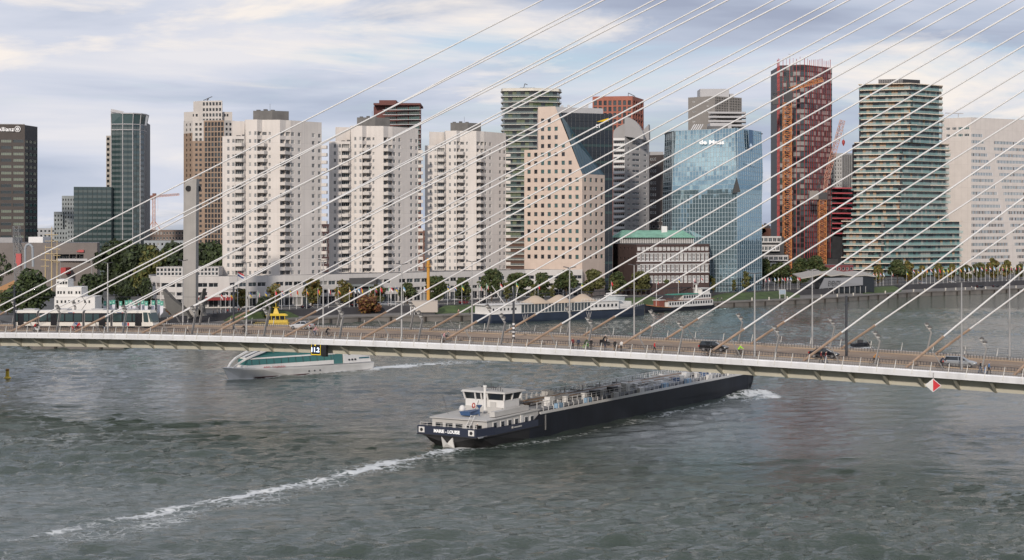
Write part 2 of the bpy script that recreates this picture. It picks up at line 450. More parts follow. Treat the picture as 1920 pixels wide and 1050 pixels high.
# ------------------------------------------------------------------ north bank
SHORE = [(-1500, 470), (-300, 470), (20, 455), (62, 424), (232, 426), (285, 474), (480, 520), (700, 545), (830, 548), (900, 556), (1205, 608), (1331, 640), (1477, 668), (1560, 688), (1709, 744), (1920, 793), (2400, 880), (4500, 1100)]
UPPER = [(-1500, 500), (-300, 492), (0, 480), (70, 446), (232, 446), (300, 492), (480, 533), (700, 562), (830, 572), (900, 583), (1205, 642), (1331, 676), (1477, 706), (1560, 724), (1709, 776), (1920, 834), (2400, 925), (4500, 1150)]
def L2(l): return [(PX(a, y), y) for a, y in l]
shore, upper = L2(SHORE), L2(UPPER)
ZP, ZG = 2.1, 4.0
m_quay = mat('quay_stone', (0.16, 0.15, 0.14), 0.9, var=0.3, vscale=0.2, bump=0.3)
m_wall = mat('retaining_wall', (0.055, 0.055, 0.062), 0.85, var=0.3, vscale=0.15, streak=0.3)
m_pave = mat('promenade_paving', (0.17, 0.16, 0.15), 0.9, var=0.25, vscale=0.12)
m_city = mat('city_ground', (0.10, 0.10, 0.10), 0.9, var=0.3, vscale=0.05)
m_grass = mat('grass_bank', (0.060, 0.095, 0.028), 0.95, var=0.45, vscale=0.25, bump=0.6, bscale=6)
m_asph = mat('boulevard_asphalt', (0.065, 0.065, 0.068), 0.9, var=0.2, vscale=0.1)
mb = MB()
for (a, b2), (c_, d_) in zip(zip(shore[:-1], shore[1:]), zip(upper[:-1], upper[1:])):
    mb.quad((*a, ZP), (*b2, ZP), (*d_, ZP), (*c_, ZP))
mb.build('promenade', m_pave, kind='structure')
mb = MB()
for a, b2 in zip(shore[:-1], shore[1:]):
    mb.quad((*a, -2), (*b2, -2), (*b2, ZP-.35), (*a, ZP-.35))
    d = Vector((b2[0]-a[0], b2[1]-a[1])).normalized(); n_ = Vector((d.y, -d.x))*0.35
    mb.quad((a[0]+n_.x, a[1]+n_.y, ZP-.4), (b2[0]+n_.x, b2[1]+n_.y, ZP-.4), (b2[0]+n_.x, b2[1]+n_.y, ZP+.12), (a[0]+n_.x, a[1]+n_.y, ZP+.12))
    mb.quad((a[0]+n_.x, a[1]+n_.y, ZP+.12), (b2[0]+n_.x, b2[1]+n_.y, ZP+.12), (b2[0]-n_.x, b2[1]-n_.y, ZP+.12), (a[0]-n_.x, a[1]-n_.y, ZP+.12))
    mb.quad((a[0]+n_.x, a[1]+n_.y, ZP-.4), (a[0], a[1], ZP-.4), (b2[0], b2[1], ZP-.4), (b2[0]+n_.x, b2[1]+n_.y, ZP-.4))
qw = mb.build('quay_wall', m_quay, kind='structure')
# timber fender piles under the promenade edge, right half
fm_ = mat('fender_timber', (0.035, 0.030, 0.026), 0.9, var=0.3)
pile = MB(); pile.box(-.28, .28, -.35, .2, -1.5, ZP-.3)
pile_me = pile.mesh('fender_pile', fm_)
for (a, b2) in zip(shore[1:16], shore[2:17]):
    L = math.dist(a, b2); k = int(L/9)
    for j in range(k):
        s_ = (j+.5)/k
        put('fender_pile', pile_me, qw, (a[0]+(b2[0]-a[0])*s_, a[1]+(b2[1]-a[1])*s_-.45, 0))
mb = MB()
for a, b2 in zip(upper[:-1], upper[1:]):
    L = math.dist(a, b2)
    mb.quad((*a, ZP-.5), (*b2, ZP-.5), (*b2, ZG+.5), (*a, ZG+.5))
    mb.quad((*a, ZG+.5), (*b2, ZG+.5), (b2[0], b2[1]+.5, ZG+.5), (a[0], a[1]+.5, ZG+.5))
    mb.quad((b2[0], b2[1]+.5, ZG-.2), (a[0], a[1]+.5, ZG-.2), (a[0], a[1]+.5, ZG+.5), (b2[0], b2[1]+.5, ZG+.5))
rw = mb.build('retaining_wall', m_wall, kind='structure')
mb = MB()
mb.poly([(p[0], p[1]+.2, ZG) for p in upper] + [(9000, 9000, ZG), (-9000, 9000, ZG)])
mb.build('city_ground', m_city, kind='structure')
# boulevard behind the wall, kerbs
def offs(l, d): return [(x, y+d) for x, y in l]
mb = MB()
r0, r1 = offs(upper[5:], 9), offs(upper[5:], 21)
for i in range(len(r0)-1): mb.quad((*r0[i], ZG+.006), (*r0[i+1], ZG+.006), (*r1[i+1], ZG+.006), (*r1[i], ZG+.006))
mb.build('boulevard_road', m_asph, kind='structure')
mb = MB()
for i in range(len(r0)-1):
    for off0, off1 in ((-.3, 0), (12, 12.3)):
        a, c_ = (r0[i][0], r0[i][1]+off0), (r0[i+1][0], r0[i+1][1]+off0)
        w = off1-off0
        mb.quad((*a, ZG), (*c_, ZG), (*c_, ZG+.13), (*a, ZG+.13)); mb.quad((*a, ZG+.13), (*c_, ZG+.13), (c_[0], c_[1]+w, ZG+.13), (a[0], a[1]+w, ZG+.13))
mb.build('kerb', mat('kerb_stone', (0.3, 0.29, 0.28), 0.9, var=0.2), kind='structure')
m_line = mat('road_paint', (0.6, 0.6, 0.58), 0.8, var=0.2)
mb = MB()
for i in range(len(r0)-1):
    L = math.dist(r0[i], r0[i+1]); k = int(L/9)
    for j in range(k):
        s0, s1_ = j/k, j/k+3/L
        a = (r0[i][0]+(r0[i+1][0]-r0[i][0])*s0, r0[i][1]+(r0[i+1][1]-r0[i][1])*s0+6); c_ = (r0[i][0]+(r0[i+1][0]-r0[i][0])*s1_, r0[i][1]+(r0[i+1][1]-r0[i][1])*s1_+6)
        mb.quad((*a, ZG+.010), (*c_, ZG+.010), (c_[0], c_[1]+.2, ZG+.010), (a[0], a[1]+.2, ZG+.010))
mb.build('lane_marking', m_line, kind='structure')
# grass slopes between promenade and boulevard
def bank(px0, px1, f0=0.25, f1=1.0, nseg=10, name='grass_bank'):
    mb = MB()
    def at(l, p):
        for (a, ya), (c2, yc) in zip(l[:-1], l[1:]):
            if a <= p <= c2: s_ = (p-a)/(c2-a); y = ya+(yc-ya)*s_; return PX(p, y), y
    rows = []
    for k in range(nseg+1):
        p = px0+(px1-px0)*k/nseg; s_, u_ = at(SHORE, p), at(UPPER, p); row = []
        tap = min(1, min(k, nseg-k)/1.5)
        for j in range(6):
            q = j/5; fr = f0+(f1-f0)*q
            zz = ZP+.02+(ZG+.25-ZP)*(q*q*(3-2*q))*tap+rng.uniform(-.05, .05)*(0 < j < 5)
            row.append((s_[0]+(u_[0]-s_[0])*fr, s_[1]+(u_[1]-s_[1])*fr-.1, zz))
        rows.append(row)
    for k in range(nseg):
        for j in range(5): mb.quad(rows[k][j], rows[k+1][j], rows[k+1][j+1], rows[k][j+1])
    mb.build(name, m_grass, smooth=True, kind='structure')
bank(815, 905, 0.45); bank(1160, 1240, 0.35); bank(1325, 1500, 0.30); bank(1618, 1690, 0.35); bank(420, 560, 0.5)
# ------------------------------------------------------------------ cable-stayed bridge
WD = 31.6
m_white = mat('bridge_white_paint', (0.74, 0.75, 0.77), 0.45, var=0.08, vscale=0.2, streak=0.28, joint=None)
m_olive = mat('bridge_underside_paint', (0.50, 0.48, 0.40), 0.6, var=0.10, vscale=0.3, streak=0.15)
m_cable = mat('stay_white', (0.70, 0.70, 0.70), 0.5)
m_sleeve = mat('stay_sleeve_copper', (0.33, 0.235, 0.17), 0.5, var=0.25, vscale=0.8)
m_deck = mat('deck_paving', (0.32, 0.25, 0.185), 0.9, var=0.22, vscale=0.10, bump=0.2)
m_path = mat('footway_paving', (0.33, 0.29, 0.25), 0.9, var=0.15, vscale=0.2)
m_road = mat('bridge_asphalt', (0.29, 0.21, 0.148), 0.9, var=0.28, vscale=0.12)
m_steel = mat('galvanised_steel', (0.36, 0.36, 0.36), 0.5, metal=0.3, var=0.12)
m_dark = mat('dark_steel', (0.05, 0.05, 0.055), 0.6, var=0.2)
m_strut = mat('strut_grey', (0.17, 0.165, 0.16), 0.5)
m_postw = mat('post_light_grey', (0.62, 0.61, 0.58), 0.5)
bridge = thing('cable_stayed_bridge', 'long white cable-stayed road bridge crossing the river, fanned stays and olive ribs under its deck', 'bridge', (0, BY, 0))
T0, T1, DT = -190.0, 150.0, 2.5
ts_ = np.arange(T0, T1+.01, DT)
def strip(mb, prof, t0=T0, t1=T1, m=0, close=False, step=DT):
    """extrude a cross-section [(d, z)] along the deck"""
    tl = np.arange(t0, t1+.01, step); L = list(zip(prof[:-1], prof[1:])) + ([(prof[-1], prof[0])] if close else [])
    for a, b in zip(tl[:-1], tl[1:]):
        for (d0, z0), (d1, z1) in L:
            mb.quad(BW(a, d0, z0), BW(b, d0, z0), BW(b, d1, z1), BW(a, d1, z1), m)
mb = MB()   # edge fascia, near and far, slightly tilted outwards at the top
strip(mb, [(0.0, 0.06), (-0.12, -0.10), (0.05, -0.92), (0.45, -0.95), (0.45, 0.0), (0.30, 0.06)], close=True)
MBb(mb, 'edge_fascia', m_white, bridge)
mb = MB(); strip(mb, [(WD-.3, 0.06), (WD-.45, 0), (WD-.45, -.95), (WD-.05, -.92), (WD+.12, -.1), (WD, .06)], close=True)
MBb(mb, 'edge_fascia', m_steel, bridge)
mb = MB(); strip(mb, [(0.45, -0.05), (4.1, -0.03)]); MBb(mb, 'footway', m_path, bridge)
mb = MB(); strip(mb, [(4.1, -0.03), (4.1, -.01), (6.9, -.01)]); MBb(mb, 'cycle_path', m_path, bridge)
mb = MB(); strip(mb, [(6.9, -0.01), (6.9, 0.14), (7.2, 0.14), (7.2, -.02)]); strip(mb, [(24.4, -.02), (24.4, 0.14), (24.7, .14), (24.7, -.01)])
MBb(mb, 'kerb', m_deck, bridge)
mb = MB(); strip(mb, [(7.2, -.02), (24.4, -.02)]); MBb(mb, 'carriageway', m_road, bridge)
mb = MB(); strip(mb, [(24.7, -.01), (WD-.45, -.05)]); MBb(mb, 'footway', m_deck, bridge)
mb = MB()   # tram tracks
for d in (13.0, 14.43, 16.6, 18.03): strip(mb, [(d-.06, -.014), (d+.06, -.014)])
MBb(mb, 'tram_rail', mat('rail_steel', (0.07, 0.06, 0.055), 0.4, metal=0.5), bridge)
mb = MB()
for d in (12.2, 18.9):
    for a in np.arange(T0, T1-4, 9.0): 
        mb.quad(BW(a, d-.07, -.015), BW(a+3, d-.07, -.015), BW(a+3, d+.07, -.015), BW(a, d+.07, -.015))
MBb(mb, 'lane_marking', m_line, bridge, kind='stuff')
mb = MB()   # low dark kerb fence beside the carriageway, near and far
for d in (6.95, 24.65):
    strip(mb, [(d-.03, 0.62), (d+.03, 0.62), (d+.03, 0.68), (d-.03, 0.68)], close=True)
    for a in np.arange(T0, T1, 0.45):
        p = BW(a, d); mb.bar(p, p+Vector((0, 0, .65)), .07, .05)
MBb(mb, 'barrier_fence', m_dark, bridge, kind='stuff')
# box girders and soffit
WEB = 2.8
mb = MB()
strip(mb, [(WEB, -0.9), (WEB+.25, -2.6), (WEB+3.2, -2.6), (WEB+3.4, -0.9)])
strip(mb, [(WD-WEB-3.4, -0.9), (WD-WEB-3.2, -2.25), (WD-WEB-.25, -2.25), (WD-WEB, -0.9)])
MBb(mb, 'box_girder', m_olive, bridge)
mb = MB(); strip(mb, [(0.45, -.55), (WD-.45, -.55)]); MBb(mb, 'deck_soffit', m_olive, bridge)
# transverse ribs every 4.93 m, cantilevered to the fascia
TIP0 = BT(1867, WEB)
k0 = int((T0-TIP0)/4.93)+1
t_ = TIP0 + 4.93*k0
while t_ < T1-3:
    mb = MB(); sk = .4; w = .045
    def rib_plate(dd, flip=1):
        o = BW(t_-sk, 0.35 if flip > 0 else WD-.35, -.86); i0 = BW(t_, WEB if flip > 0 else WD-WEB, -.56); i1 = BW(t_, (WEB+.3) if flip > 0 else WD-WEB-.3, -2.68); o2 = BW(t_-sk, 0.35 if flip > 0 else WD-.35, -.56)
        e = BU*w
        mb.loft([[o-e, o2-e, i0-e, i1-e], [o+e, o2+e, i0+e, i1+e]])
        f_ = BU*.20
        dn = Vector((0, 0, -.05))
        mb.loft([[o-f_, o+f_, o+f_+dn, o-f_+dn], [i1-f_, i1+f_, i1+f_+dn, i1-f_+dn]])
    rib_plate(0)
    MBb(mb, 'rib', m_olive, bridge)
    if -120 < t_ < 95:
        mb = MB(); p = BW(t_, WEB+3.2, -2.2); q = BW(t_, WD-WEB-3.2, -2.2); mb.obox(p-BU*.12, BU*.24, q-p, (0, 0, 1.6)); MBb(mb, 'cross_girder', m_olive, bridge)
    t_ += 4.93
# railing: raking posts, thin infill
post = MB()
post.loft([[(-.05,-.10,-.55),(.05,-.10,-.55),(.05,.12,-.55),(-.05,.12,-.55)], [(.04,-.10,0),(.14,-.10,0),(.14,.10,0),(.04,.10,0)], [(.26,-.02,1.28),(.32,-.02,1.28),(.32,.05,1.28),(.26,.05,1.28)]])
post_me = post.mesh('railing_post', m_postw)
RP0 = BT(1743, 0.0)
k = int((-112-RP0)/2.465)
while True:
    t_ = RP0 + 2.465*k; k += 1
    if t_ > 92: break
    put('railing_post', post_me, bridge, BW(t_, -.05)-bridge.location, (0, 0, BRZ))
k = int((-125-RP0)/4.93)
while True:
    t_ = RP0 + 4.93*k; k += 1
    if t_ > 92: break
    put('railing_post', post_me, bridge, BW(t_, WD+.05)-bridge.location, (0, 0, BRZ+math.pi), scale=(-1, 1, 1))
mb = MB()
for d in (-.02, WD+.02):
    for z in (.25, .55, .85, 1.16):
        strip(mb, [(d-.012, z), (d+.012, z), (d+.012, z+.03), (d-.012, z+.03)], -125, 95, close=True, step=5)
    for a in np.arange(-125, 95, .34):
        p = BW(a, d); mb.bar(p, p+Vector((0, 0, 1.17))+BU*.2, .016)
MBb(mb, 'railing_infill', m_dark, bridge, kind='stuff')
# stays: copper sleeve at the foot, white cable above; anchor plate and strut
ZN = [132.1,127.8,123.8,120.1,116.7,114.0,110.8,107.9,105.4,102.6,99.4,96.9,94.2,91.5,88.5,85.5]
ZF = [131.9,127.4,123.2,119.5,115.8,112.6,109.1,106.4,103.0,99.7,95.7,91.5,86.5,82.0,77.5,73.0]
for i in range(16):
    ta = -102.3+14.8*(i-2)
    for d, da, zz in ((3.5, 15.5, ZN[i]), (28.0, 16.5, ZF[i])):
        a = BW(ta, d, .3); e = BW(150, da); e.z = zz
        dirv = (e-a).normalized()
        mb = MB(); mb.tube(a+dirv*6.3, e, .125, .125, 8, caps=False); cab = MBb(mb, 'stay_cable', m_cable, bridge, smooth=True)
        mb = MB(); mb.tube(a-dirv*.6, a+dirv*6.3, .20, .185, 8); mb.tube(a+dirv*6.2, a+dirv*6.45, .22, .22, 8)
        MBb(mb, 'stay_sleeve', m_sleeve, bridge)
        mb = MB(); top_ = a+dirv*4.0
        for sgn in (-.22, .22):
            ft = BW(ta+4.9, d+sgn, 0); mb.tube(top_+BN*sgn*.4, ft, .045, .045, 6)
        MBb(mb, 'stay_strut', m_strut, bridge)
# pylon, beyond the right edge of the frame
mb = MB()
for sgn in (-1, 1):
    rings = []
    for zz, dd, tt, w in ((-1, 17.5, 150, 3.2), (30, 15.0, 156, 3.0), (62, 8.5, 160, 2.6), (84, 1.2, 157, 2.2), (136, 1.0, 152, 1.7)):
        c_ = BW(tt, 15.8+sgn*dd); c_.z = zz
        rings.append([c_-BU*w-BN*w*.6, c_+BU*w-BN*w*.6, c_+BU*w+BN*w*.6, c_-BU*w+BN*w*.6])
    mb.loft(rings)
MBb(mb, 'pylon', m_white, bridge)
# clearance display hung under the near edge
ts0 = BT(596, 0.0)
def bl(t, d, z): return BW(t, d, z)
sign = thing('clearance_display', 'black electronic clearance display reading 11.2 hung under the bridge edge', 'display', BW(ts0, .3, -1.0))
mb = MB(); a = BW(ts0-1.45, .1, -2.75); mb.obox(a, BU*2.95, BN*.3, (0, 0, 1.95)); mb.obox(BW(ts0+.45, .45, -2.9), BU*1.1, BN*.25, (0, 0, 2.1)); MBb(mb, 'housing', mat('display_black', (.012,.012,.014), .4), sign)
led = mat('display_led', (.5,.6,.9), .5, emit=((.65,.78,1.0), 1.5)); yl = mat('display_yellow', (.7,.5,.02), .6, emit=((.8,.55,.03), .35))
letters('11.2', 1.5, .78, led, sign, BW(ts0-.5, .06, -1.80), BRZ, bold=.02)
mb = MB()
c_ = BW(ts0-.55, .06, -.98); mb.add([c_-BU*.28+Vector((0,0,.16)), c_+BU*.28+Vector((0,0,.16)), c_-Vector((0,0,.22))], [(0,2,1)])
for dx in (-1.32, .40): mb.obox(BW(ts0+dx, .05, -2.6), BU*.07, BN*.03, (0,0,1.7))
mb.obox(BW(ts0-1.32, .05, -2.66), BU*1.79, BN*.03, (0,0,.12))
MBb(mb, 'sign_marking', yl, sign)
# red and white diamond passage sign
ts0 = BT(1750, 0); cz = -1.95
dm = thing('diamond_sign', 'diamond navigation sign, white left half and red right half, under the bridge edge', 'sign', BW(ts0, -.1, cz))
for nm, sg, mm in (('white_half', -1, mat('sign_white', (.62,.61,.58), .5)), ('red_half', 1, mat('sign_red', (.52,.02,.03), .5))):
    mb = MB(); c_ = BW(ts0, -.22, cz)
    pts = [c_+Vector((0,0,.86)), c_-Vector((0,0,.86)), c_+BU*1.02*sg]
    mb.loft([[p for p in pts], [p+BN*.06 for p in pts]]); MBb(mb, nm, mm, dm)
mb = MB(); c_ = BW(ts0, -.19, cz); q = [c_+Vector((0,0,.95)), c_+BU*1.12, c_-Vector((0,0,.95)), c_-BU*1.12]; mb.loft([q, [p+BN*.05 for p in q]]); MBb(mb, 'backing_board', m_white, dm)
mb = MB(); mb.bar(BW(ts0, -.05, -.2), BW(ts0, -.05, cz), .12); MBb(mb, 'bracket', m_steel, dm)
# ------------------------------------------------------------------ building kit
g_dark = mat('glass_dark', (0.018, 0.022, 0.026), 0.08, spec=0.6)
g_mid = mat('glass_mid', (0.055, 0.070, 0.078), 0.10, spec=0.6)
g_blind = mat('glass_with_blind', (0.26, 0.26, 0.25), 0.25)
g_teal = mat('glass_teal', (0.05, 0.115, 0.115), 0.08, spec=0.7)
g_green = mat('glass_green', (0.05, 0.08, 0.075), 0.10, spec=0.7)
m_fr_w = mat('frame_white', (0.66, 0.66, 0.66), 0.5)
m_fr_d = mat('frame_dark', (0.03, 0.03, 0.033), 0.5)
m_roof = mat('roof_felt', (0.13, 0.13, 0.135), 0.95, var=0.3)
m_plant = mat('plant_room_cladding', (0.15, 0.145, 0.14), 0.7, var=0.2, streak=0.2, joint=(2.2, 9, .05, .75))
WIN = {}
def win_mesh(w, h, pane, frame, fw=0.09, mull=0, trans=0, bars=None):
    key = (round(w, 2), round(h, 2), pane.name, frame.name, fw, mull, trans)
    if key in WIN: return WIN[key]
    mb = MB(); d = .06
    mb.quad((-w/2, 0, 0), (w/2, 0, 0), (w/2, 0, h), (-w/2, 0, h), 0)
    if fw > 0:
        mb.box(-w/2, -w/2+fw, -d, -.004, 0, h, 1); mb.box(w/2-fw, w/2, -d, -.004, 0, h, 1)
        mb.box(-w/2+fw, w/2-fw, -d, -.004, 0, fw, 1); mb.box(-w/2+fw, w/2-fw, -d, -.004, h-fw, h, 1)
        for k in range(mull):
            x = -w/2+w*(k+1)/(mull+1); mb.box(x-fw*.4, x+fw*.4, -d*.8, -.004, fw, h-fw, 1)
        for k in range(trans):
            z = h*(k+1)/(trans+1); mb.box(-w/2+fw, w/2-fw, -d*.7, -.004, z-fw*.4, z+fw*.4, 1)
    WIN[key] = mb.mesh('window', [pane, frame]); return WIN[key]
class Bld:
    """a building: walls with real openings, recessed windows as parts. Points are (pixel column, distance)"""
    def __init__(s, name, label, cat, px, Y, z=ZG, group=None, seed=1):
        s.root = thing(name, label, cat, (PX(px, Y), Y, z), 0, group); s.z = z
        s.wall = MB(); s.roof = MB(); s.rg = random.Random(seed); s.stuff = {}
        s.nw = 0
    def P(s, p): return (PX(p[0], p[1]), p[1])
    def seg(s, a, b, z0, z1, cols=(), rows=(), depth=.25, panes=((g_dark, .5), (g_mid, .35), (g_blind, .15)), frame=None, fw=.09, mull=0, trans=0, skip=None, joined=None, m=0, raw=False, name='window', reveal=True):
        """wall from a (left) to b (right) seen from outside; cols in pixel columns (or metres if raw), rows in metres"""
        frame = frame or m_fr_w
        A = Vector((*s.P(a), 0)) if not raw else Vector((*a, 0)); B_ = Vector((*s.P(b), 0)) if not raw else Vector((*b, 0))
        d = B_-A; L = d.length; d = d/L; n = Vector((d.y, -d.x, 0))
        def uc(px):
            if raw: return px
            k = (px-960)/F; return (k*A.y-A.x)/(d.x-k*d.y)
        us = sorted([(max(.02, uc(c[0])), min(L-.02, uc(c[1]))) for c in cols]); rs = sorted([tuple(r) for r in rows])
        rz = math.atan2(d.y, d.x)
        ue = [0]+[x for u_ in us for x in u_]+[L]; ze = [z0]+[x for r in rs for x in r]+[z1]
        W = s.wall
        def pt(u_, z, off=0): return A+d*u_-n*off+Vector((0, 0, z))
        # solid vertical bands between openings are merged per column
        if not us or not rs:
            W.quad(pt(0, z0), pt(L, z0), pt(L, z1), pt(0, z1), m, [(0, z0), (L, z0), (L, z1), (0, z1)]); return
        for j in range(len(ze)-1):
            if ze[j+1]-ze[j] < 1e-4: continue
            if j % 2 == 0:
                W.quad(pt(0, ze[j]), pt(L, ze[j]), pt(L, ze[j+1]), pt(0, ze[j+1]), m, [(0, ze[j]), (L, ze[j]), (L, ze[j+1]), (0, ze[j+1])]); continue
            jr = j//2
            i = 0; start = 0.0
            for ic, (u0, u1) in enumerate(us):
                if skip and skip(ic, jr): continue
                W.quad(pt(start, ze[j]), pt(u0, ze[j]), pt(u0, ze[j+1]), pt(start, ze[j+1]), m, [(start, ze[j]), (u0, ze[j]), (u0, ze[j+1]), (start, ze[j+1])])
                za, zb = ze[j], ze[j+1]
                if reveal:
                    W.quad(pt(u0, za), pt(u0, za, depth), pt(u0, zb, depth), pt(u0, zb), m); W.quad(pt(u1, za, depth), pt(u1, za), pt(u1, zb), pt(u1, zb, depth), m)
                    W.quad(pt(u0, za), pt(u1, za), pt(u1, za, depth), pt(u0, za, depth), m); W.quad(pt(u0, zb, depth), pt(u1, zb, depth), pt(u1, zb), pt(u0, zb), m)
                start = u1
                r_ = s.rg.random(); acc = 0; pn = panes[-1][0]
                for pm, pr in panes:
                    acc += pr
                    if r_ < acc: pn = pm; break
                c_ = pt((u0+u1)/2, za, depth)
                if joined:
                    st = s.stuff.setdefault(joined, [MB(), []]); 
                    if pn not in st[1]: st[1].append(pn)
                    st[0].quad(pt(u0, za, depth), pt(u1, za, depth), pt(u1, zb, depth), pt(u0, zb, depth), st[1].index(pn))
                    if mull:
                        if frame not in st[1]: st[1].append(frame)
                        fi = st[1].index(frame)
                        for k in range(mull):
                            x = u0+(u1-u0)*(k+1)/(mull+1); st[0].quad(pt(x-fw*.5, za, depth-.05), pt(x+fw*.5, za, depth-.05), pt(x+fw*.5, zb, depth-.05), pt(x-fw*.5, zb, depth-.05), fi)
                else:
                    put(name, win_mesh(round(u1-u0, 1), round(zb-za, 1), pn, frame, fw, mull, trans), s.root, c_-s.root.location, (0, 0, rz)); s.nw += 1
            W.quad(pt(start, ze[j]), pt(L, ze[j]), pt(L, ze[j+1]), pt(start, ze[j+1]), m, [(start, ze[j]), (L, ze[j]), (L, ze[j+1]), (start, ze[j+1])])
    def shell(s, pts, z0, z1, specs=None, m=0, parapet=.0, roof=True):
        specs = specs or {}; n = len(pts)
        for k in range(n):
            a, b = pts[k], pts[(k+1) % n]
            if k in specs:
                for sp in (specs[k] if isinstance(specs[k], list) else [specs[k]]): s.seg(a, b, z0, z1, m=m, **sp)
            else: s.seg(a, b, z0, z1, m=m)
        if roof: s.roof.poly([(*s.P(p), z1-parapet) for p in pts])
    def done(s, wallmats, roofmat=None):
        if s.wall.f: MBb(s.wall, 'wall', wallmats, s.root)
        if s.roof.f: MBb(s.roof, 'roof', roofmat or m_roof, s.root)
        for k, (mb, ms) in s.stuff.items(): MBb(mb, k, ms, s.root, kind='stuff')
        return s.root
def rows_py(Y, first, step, n, h0, h1):
    """rows of openings from pixel rows: centre of first row, step, count, half heights up/down in px"""
    return [(PZ(first+step*k+h1, Y), PZ(first+step*k-h0, Y)) for k in range(n)]
def roof_clutter(root, pts, seed=1, n=4, h=1.6):
    pass
# ------------------------------------------------------------------ three white apartment towers
m_panel = mat('white_concrete_panel', (0.65, 0.61, 0.575), 0.75, var=0.07, vscale=0.12, streak=0.20, joint=(6.6, 8.43, .05, .80))
m_parap = mat('balcony_concrete', (0.60, 0.565, 0.53), 0.8, var=0.06, streak=0.2)
m_balcgl = mat('balcony_glazing', (0.05, 0.055, 0.06), 0.12)
def white_tower(label, px0, Y, rzdeg, seed):
    """local metres: x right, y away, origin below the left front corner; 5.2 px per metre at 577 m"""
    rg = random.Random(seed); k = 1/ (3.62*5.2)      # zoom pixels -> metres
    root = thing('apartment_tower', label, 'apartment building', (PX(px0, Y), Y, ZG), R(rzdeg), 'white apartment towers on the boulevard')
    X = lambda z: (z-344)*k
    FH = 2.8; zt = 71.2 - ZG; z1 = 65.2-ZG          # tops of the main part and the left wing above ground
    row0 = lambda r: zt - 5.0 - FH*r                   # window row centre
    wall = MB()
    # plan: front line left -> right, stepping back to the right
    pl = [(X(344), 1.6), (X(434), 0.0), (X(497), 0.6), (X(497), 1.6), (X(583), .6), (X(612), 2.4), (X(735), 1.9), (X(768), 4.2), (X(800), 5.4), (X(985), 17.0)]
    back = [(X(985)-1, 20.5), (X(344)+2, 9)]
    def wallseg(a, b, z0, z1_, cols, rows, kind='w', depth=.22):
        A = Vector((*a, 0)); d = Vector((b[0]-a[0], b[1]-a[1], 0)); L = d.length; d /= L; n = Vector((d.y, -d.x, 0)); rz = math.atan2(d.y, d.x)
        def pt(u_, z, off=0): return A+d*u_-n*off+Vector((0, 0, z))
        ux = lambda x: (x-a[0])/(b[0]-a[0])*L
        us = [(ux(c0), ux(c1), kd) for c0, c1, kd in cols]
        zc = z0
        def band(za, zb):
            if zb-za > .01: wall.quad(pt(0, za), pt(L, za), pt(L, zb), pt(0, zb), 0, [(0, za), (L, za), (L, zb), (0, zb)])
        for (za, zb) in sorted(rows):
            band(zc, za); st = 0
            for u0, u1, kd in us:
                wall.quad(pt(st, za), pt(u0, za), pt(u0, zb), pt(st, zb), 0, [(st, za), (u0, za), (u0, zb), (st, zb)])
                for q in (((u0, za, 0), (u0, za, depth), (u0, zb, depth), (u0, zb, 0)), ((u1, za, depth), (u1, za, 0), (u1, zb, 0), (u1, zb, depth)), ((u0, za, 0), (u1, za, 0), (u1, za, depth), (u0, za, depth)), ((u0, zb, depth), (u1, zb, depth), (u1, zb, 0), (u0, zb, 0))):
                    wall.quad(*[pt(*w) for w in q])
                st = u1
                pn = rg.choices([g_dark, g_mid, g_blind], [.42, .40, .18])[0]
                put('window', win_mesh(round(u1-u0, 1), round(zb-za, 1), pn, m_fr_w, .12 if kd == 'w' else .08, 1 if kd == 'w' else 3, 0), root, pt((u0+u1)/2, za, depth), (0, 0, rz))
            wall.quad(pt(st, za), pt(L, za), pt(L, zb), pt(st, zb), 0, [(st, za), (L, za), (L, zb), (st, zb)])
            zc = zb
        band(zc, z1_)
    def rws(first, n, h=.75): return [(row0(r)-h, row0(r)+h) for r in range(first, first+n)]
    W_ = lambda a, b: (X(a), X(b), 'w'); Bc = lambda a, b: (X(a), X(b), 'b')
    zb0 = 0
    wallseg(pl[0], pl[1], zb0, z1, [W_(377, 395), W_(414, 431)], rws(1, 18))
    wallseg(pl[1], pl[2], zb0, z1, [Bc(437, 493)], rws(1, 18, .72), depth=1.0)
    wall.quad((*pl[2], zb0), (*pl[3], zb0), (*pl[3], zt), (*pl[2], z1)); 
    wallseg(pl[3], pl[4], zb0, zt, [W_(525, 541), W_(562, 579)], rws(0, 19))
    wallseg(pl[4], pl[5], zb0, zt, [Bc(585, 610)], rws(0, 19, .72), depth=.8)
    wallseg(pl[5], pl[6], zb0, zt, [Bc(614, 642), W_(657, 671)], rws(0, 19, .60), depth=.5)
    wallseg(pl[6], pl[7], zb0, zt, [Bc(737, 766)], rws(0, 19, .72), depth=.8)
    wallseg(pl[7], pl[8], zb0, zt, [Bc(770, 797)], rws(0, 19, .72), depth=.8)
    wallseg(pl[8], pl[9], zb0, zt, [W_(803, 820), W_(842, 859), W_(926, 944), W_(964, 981)], rws(0, 19))
    for a, b in ((pl[9], back[0]), (back[0], back[1]), (back[1], pl[0])):
        zz = zt if a != back[1] else z1
        wall.quad((*a, zb0), (*b, zb0), (*b, zz), (*a, zz), 0, [(0, 0), (20, 0), (20, zz), (0, zz)])
    sx, sy = X(497), 10.2
    wall.quad((sx, sy, z1-1), (sx, pl[3][1], z1-1), (sx, pl[3][1], zt), (sx, sy, zt))
    part(wall, 'wall', m_panel, root)
    rf = MB(); rf.poly([(*p, zt-.15) for p in pl[3:]]+[(*back[0], zt-.15), (sx, sy, zt-.15)]); rf.poly([(*p, z1-.15) for p in pl[:3]]+[(sx, sy, z1-.15), (*back[1], z1-.15)])
    part(rf, 'roof', m_roof, root)
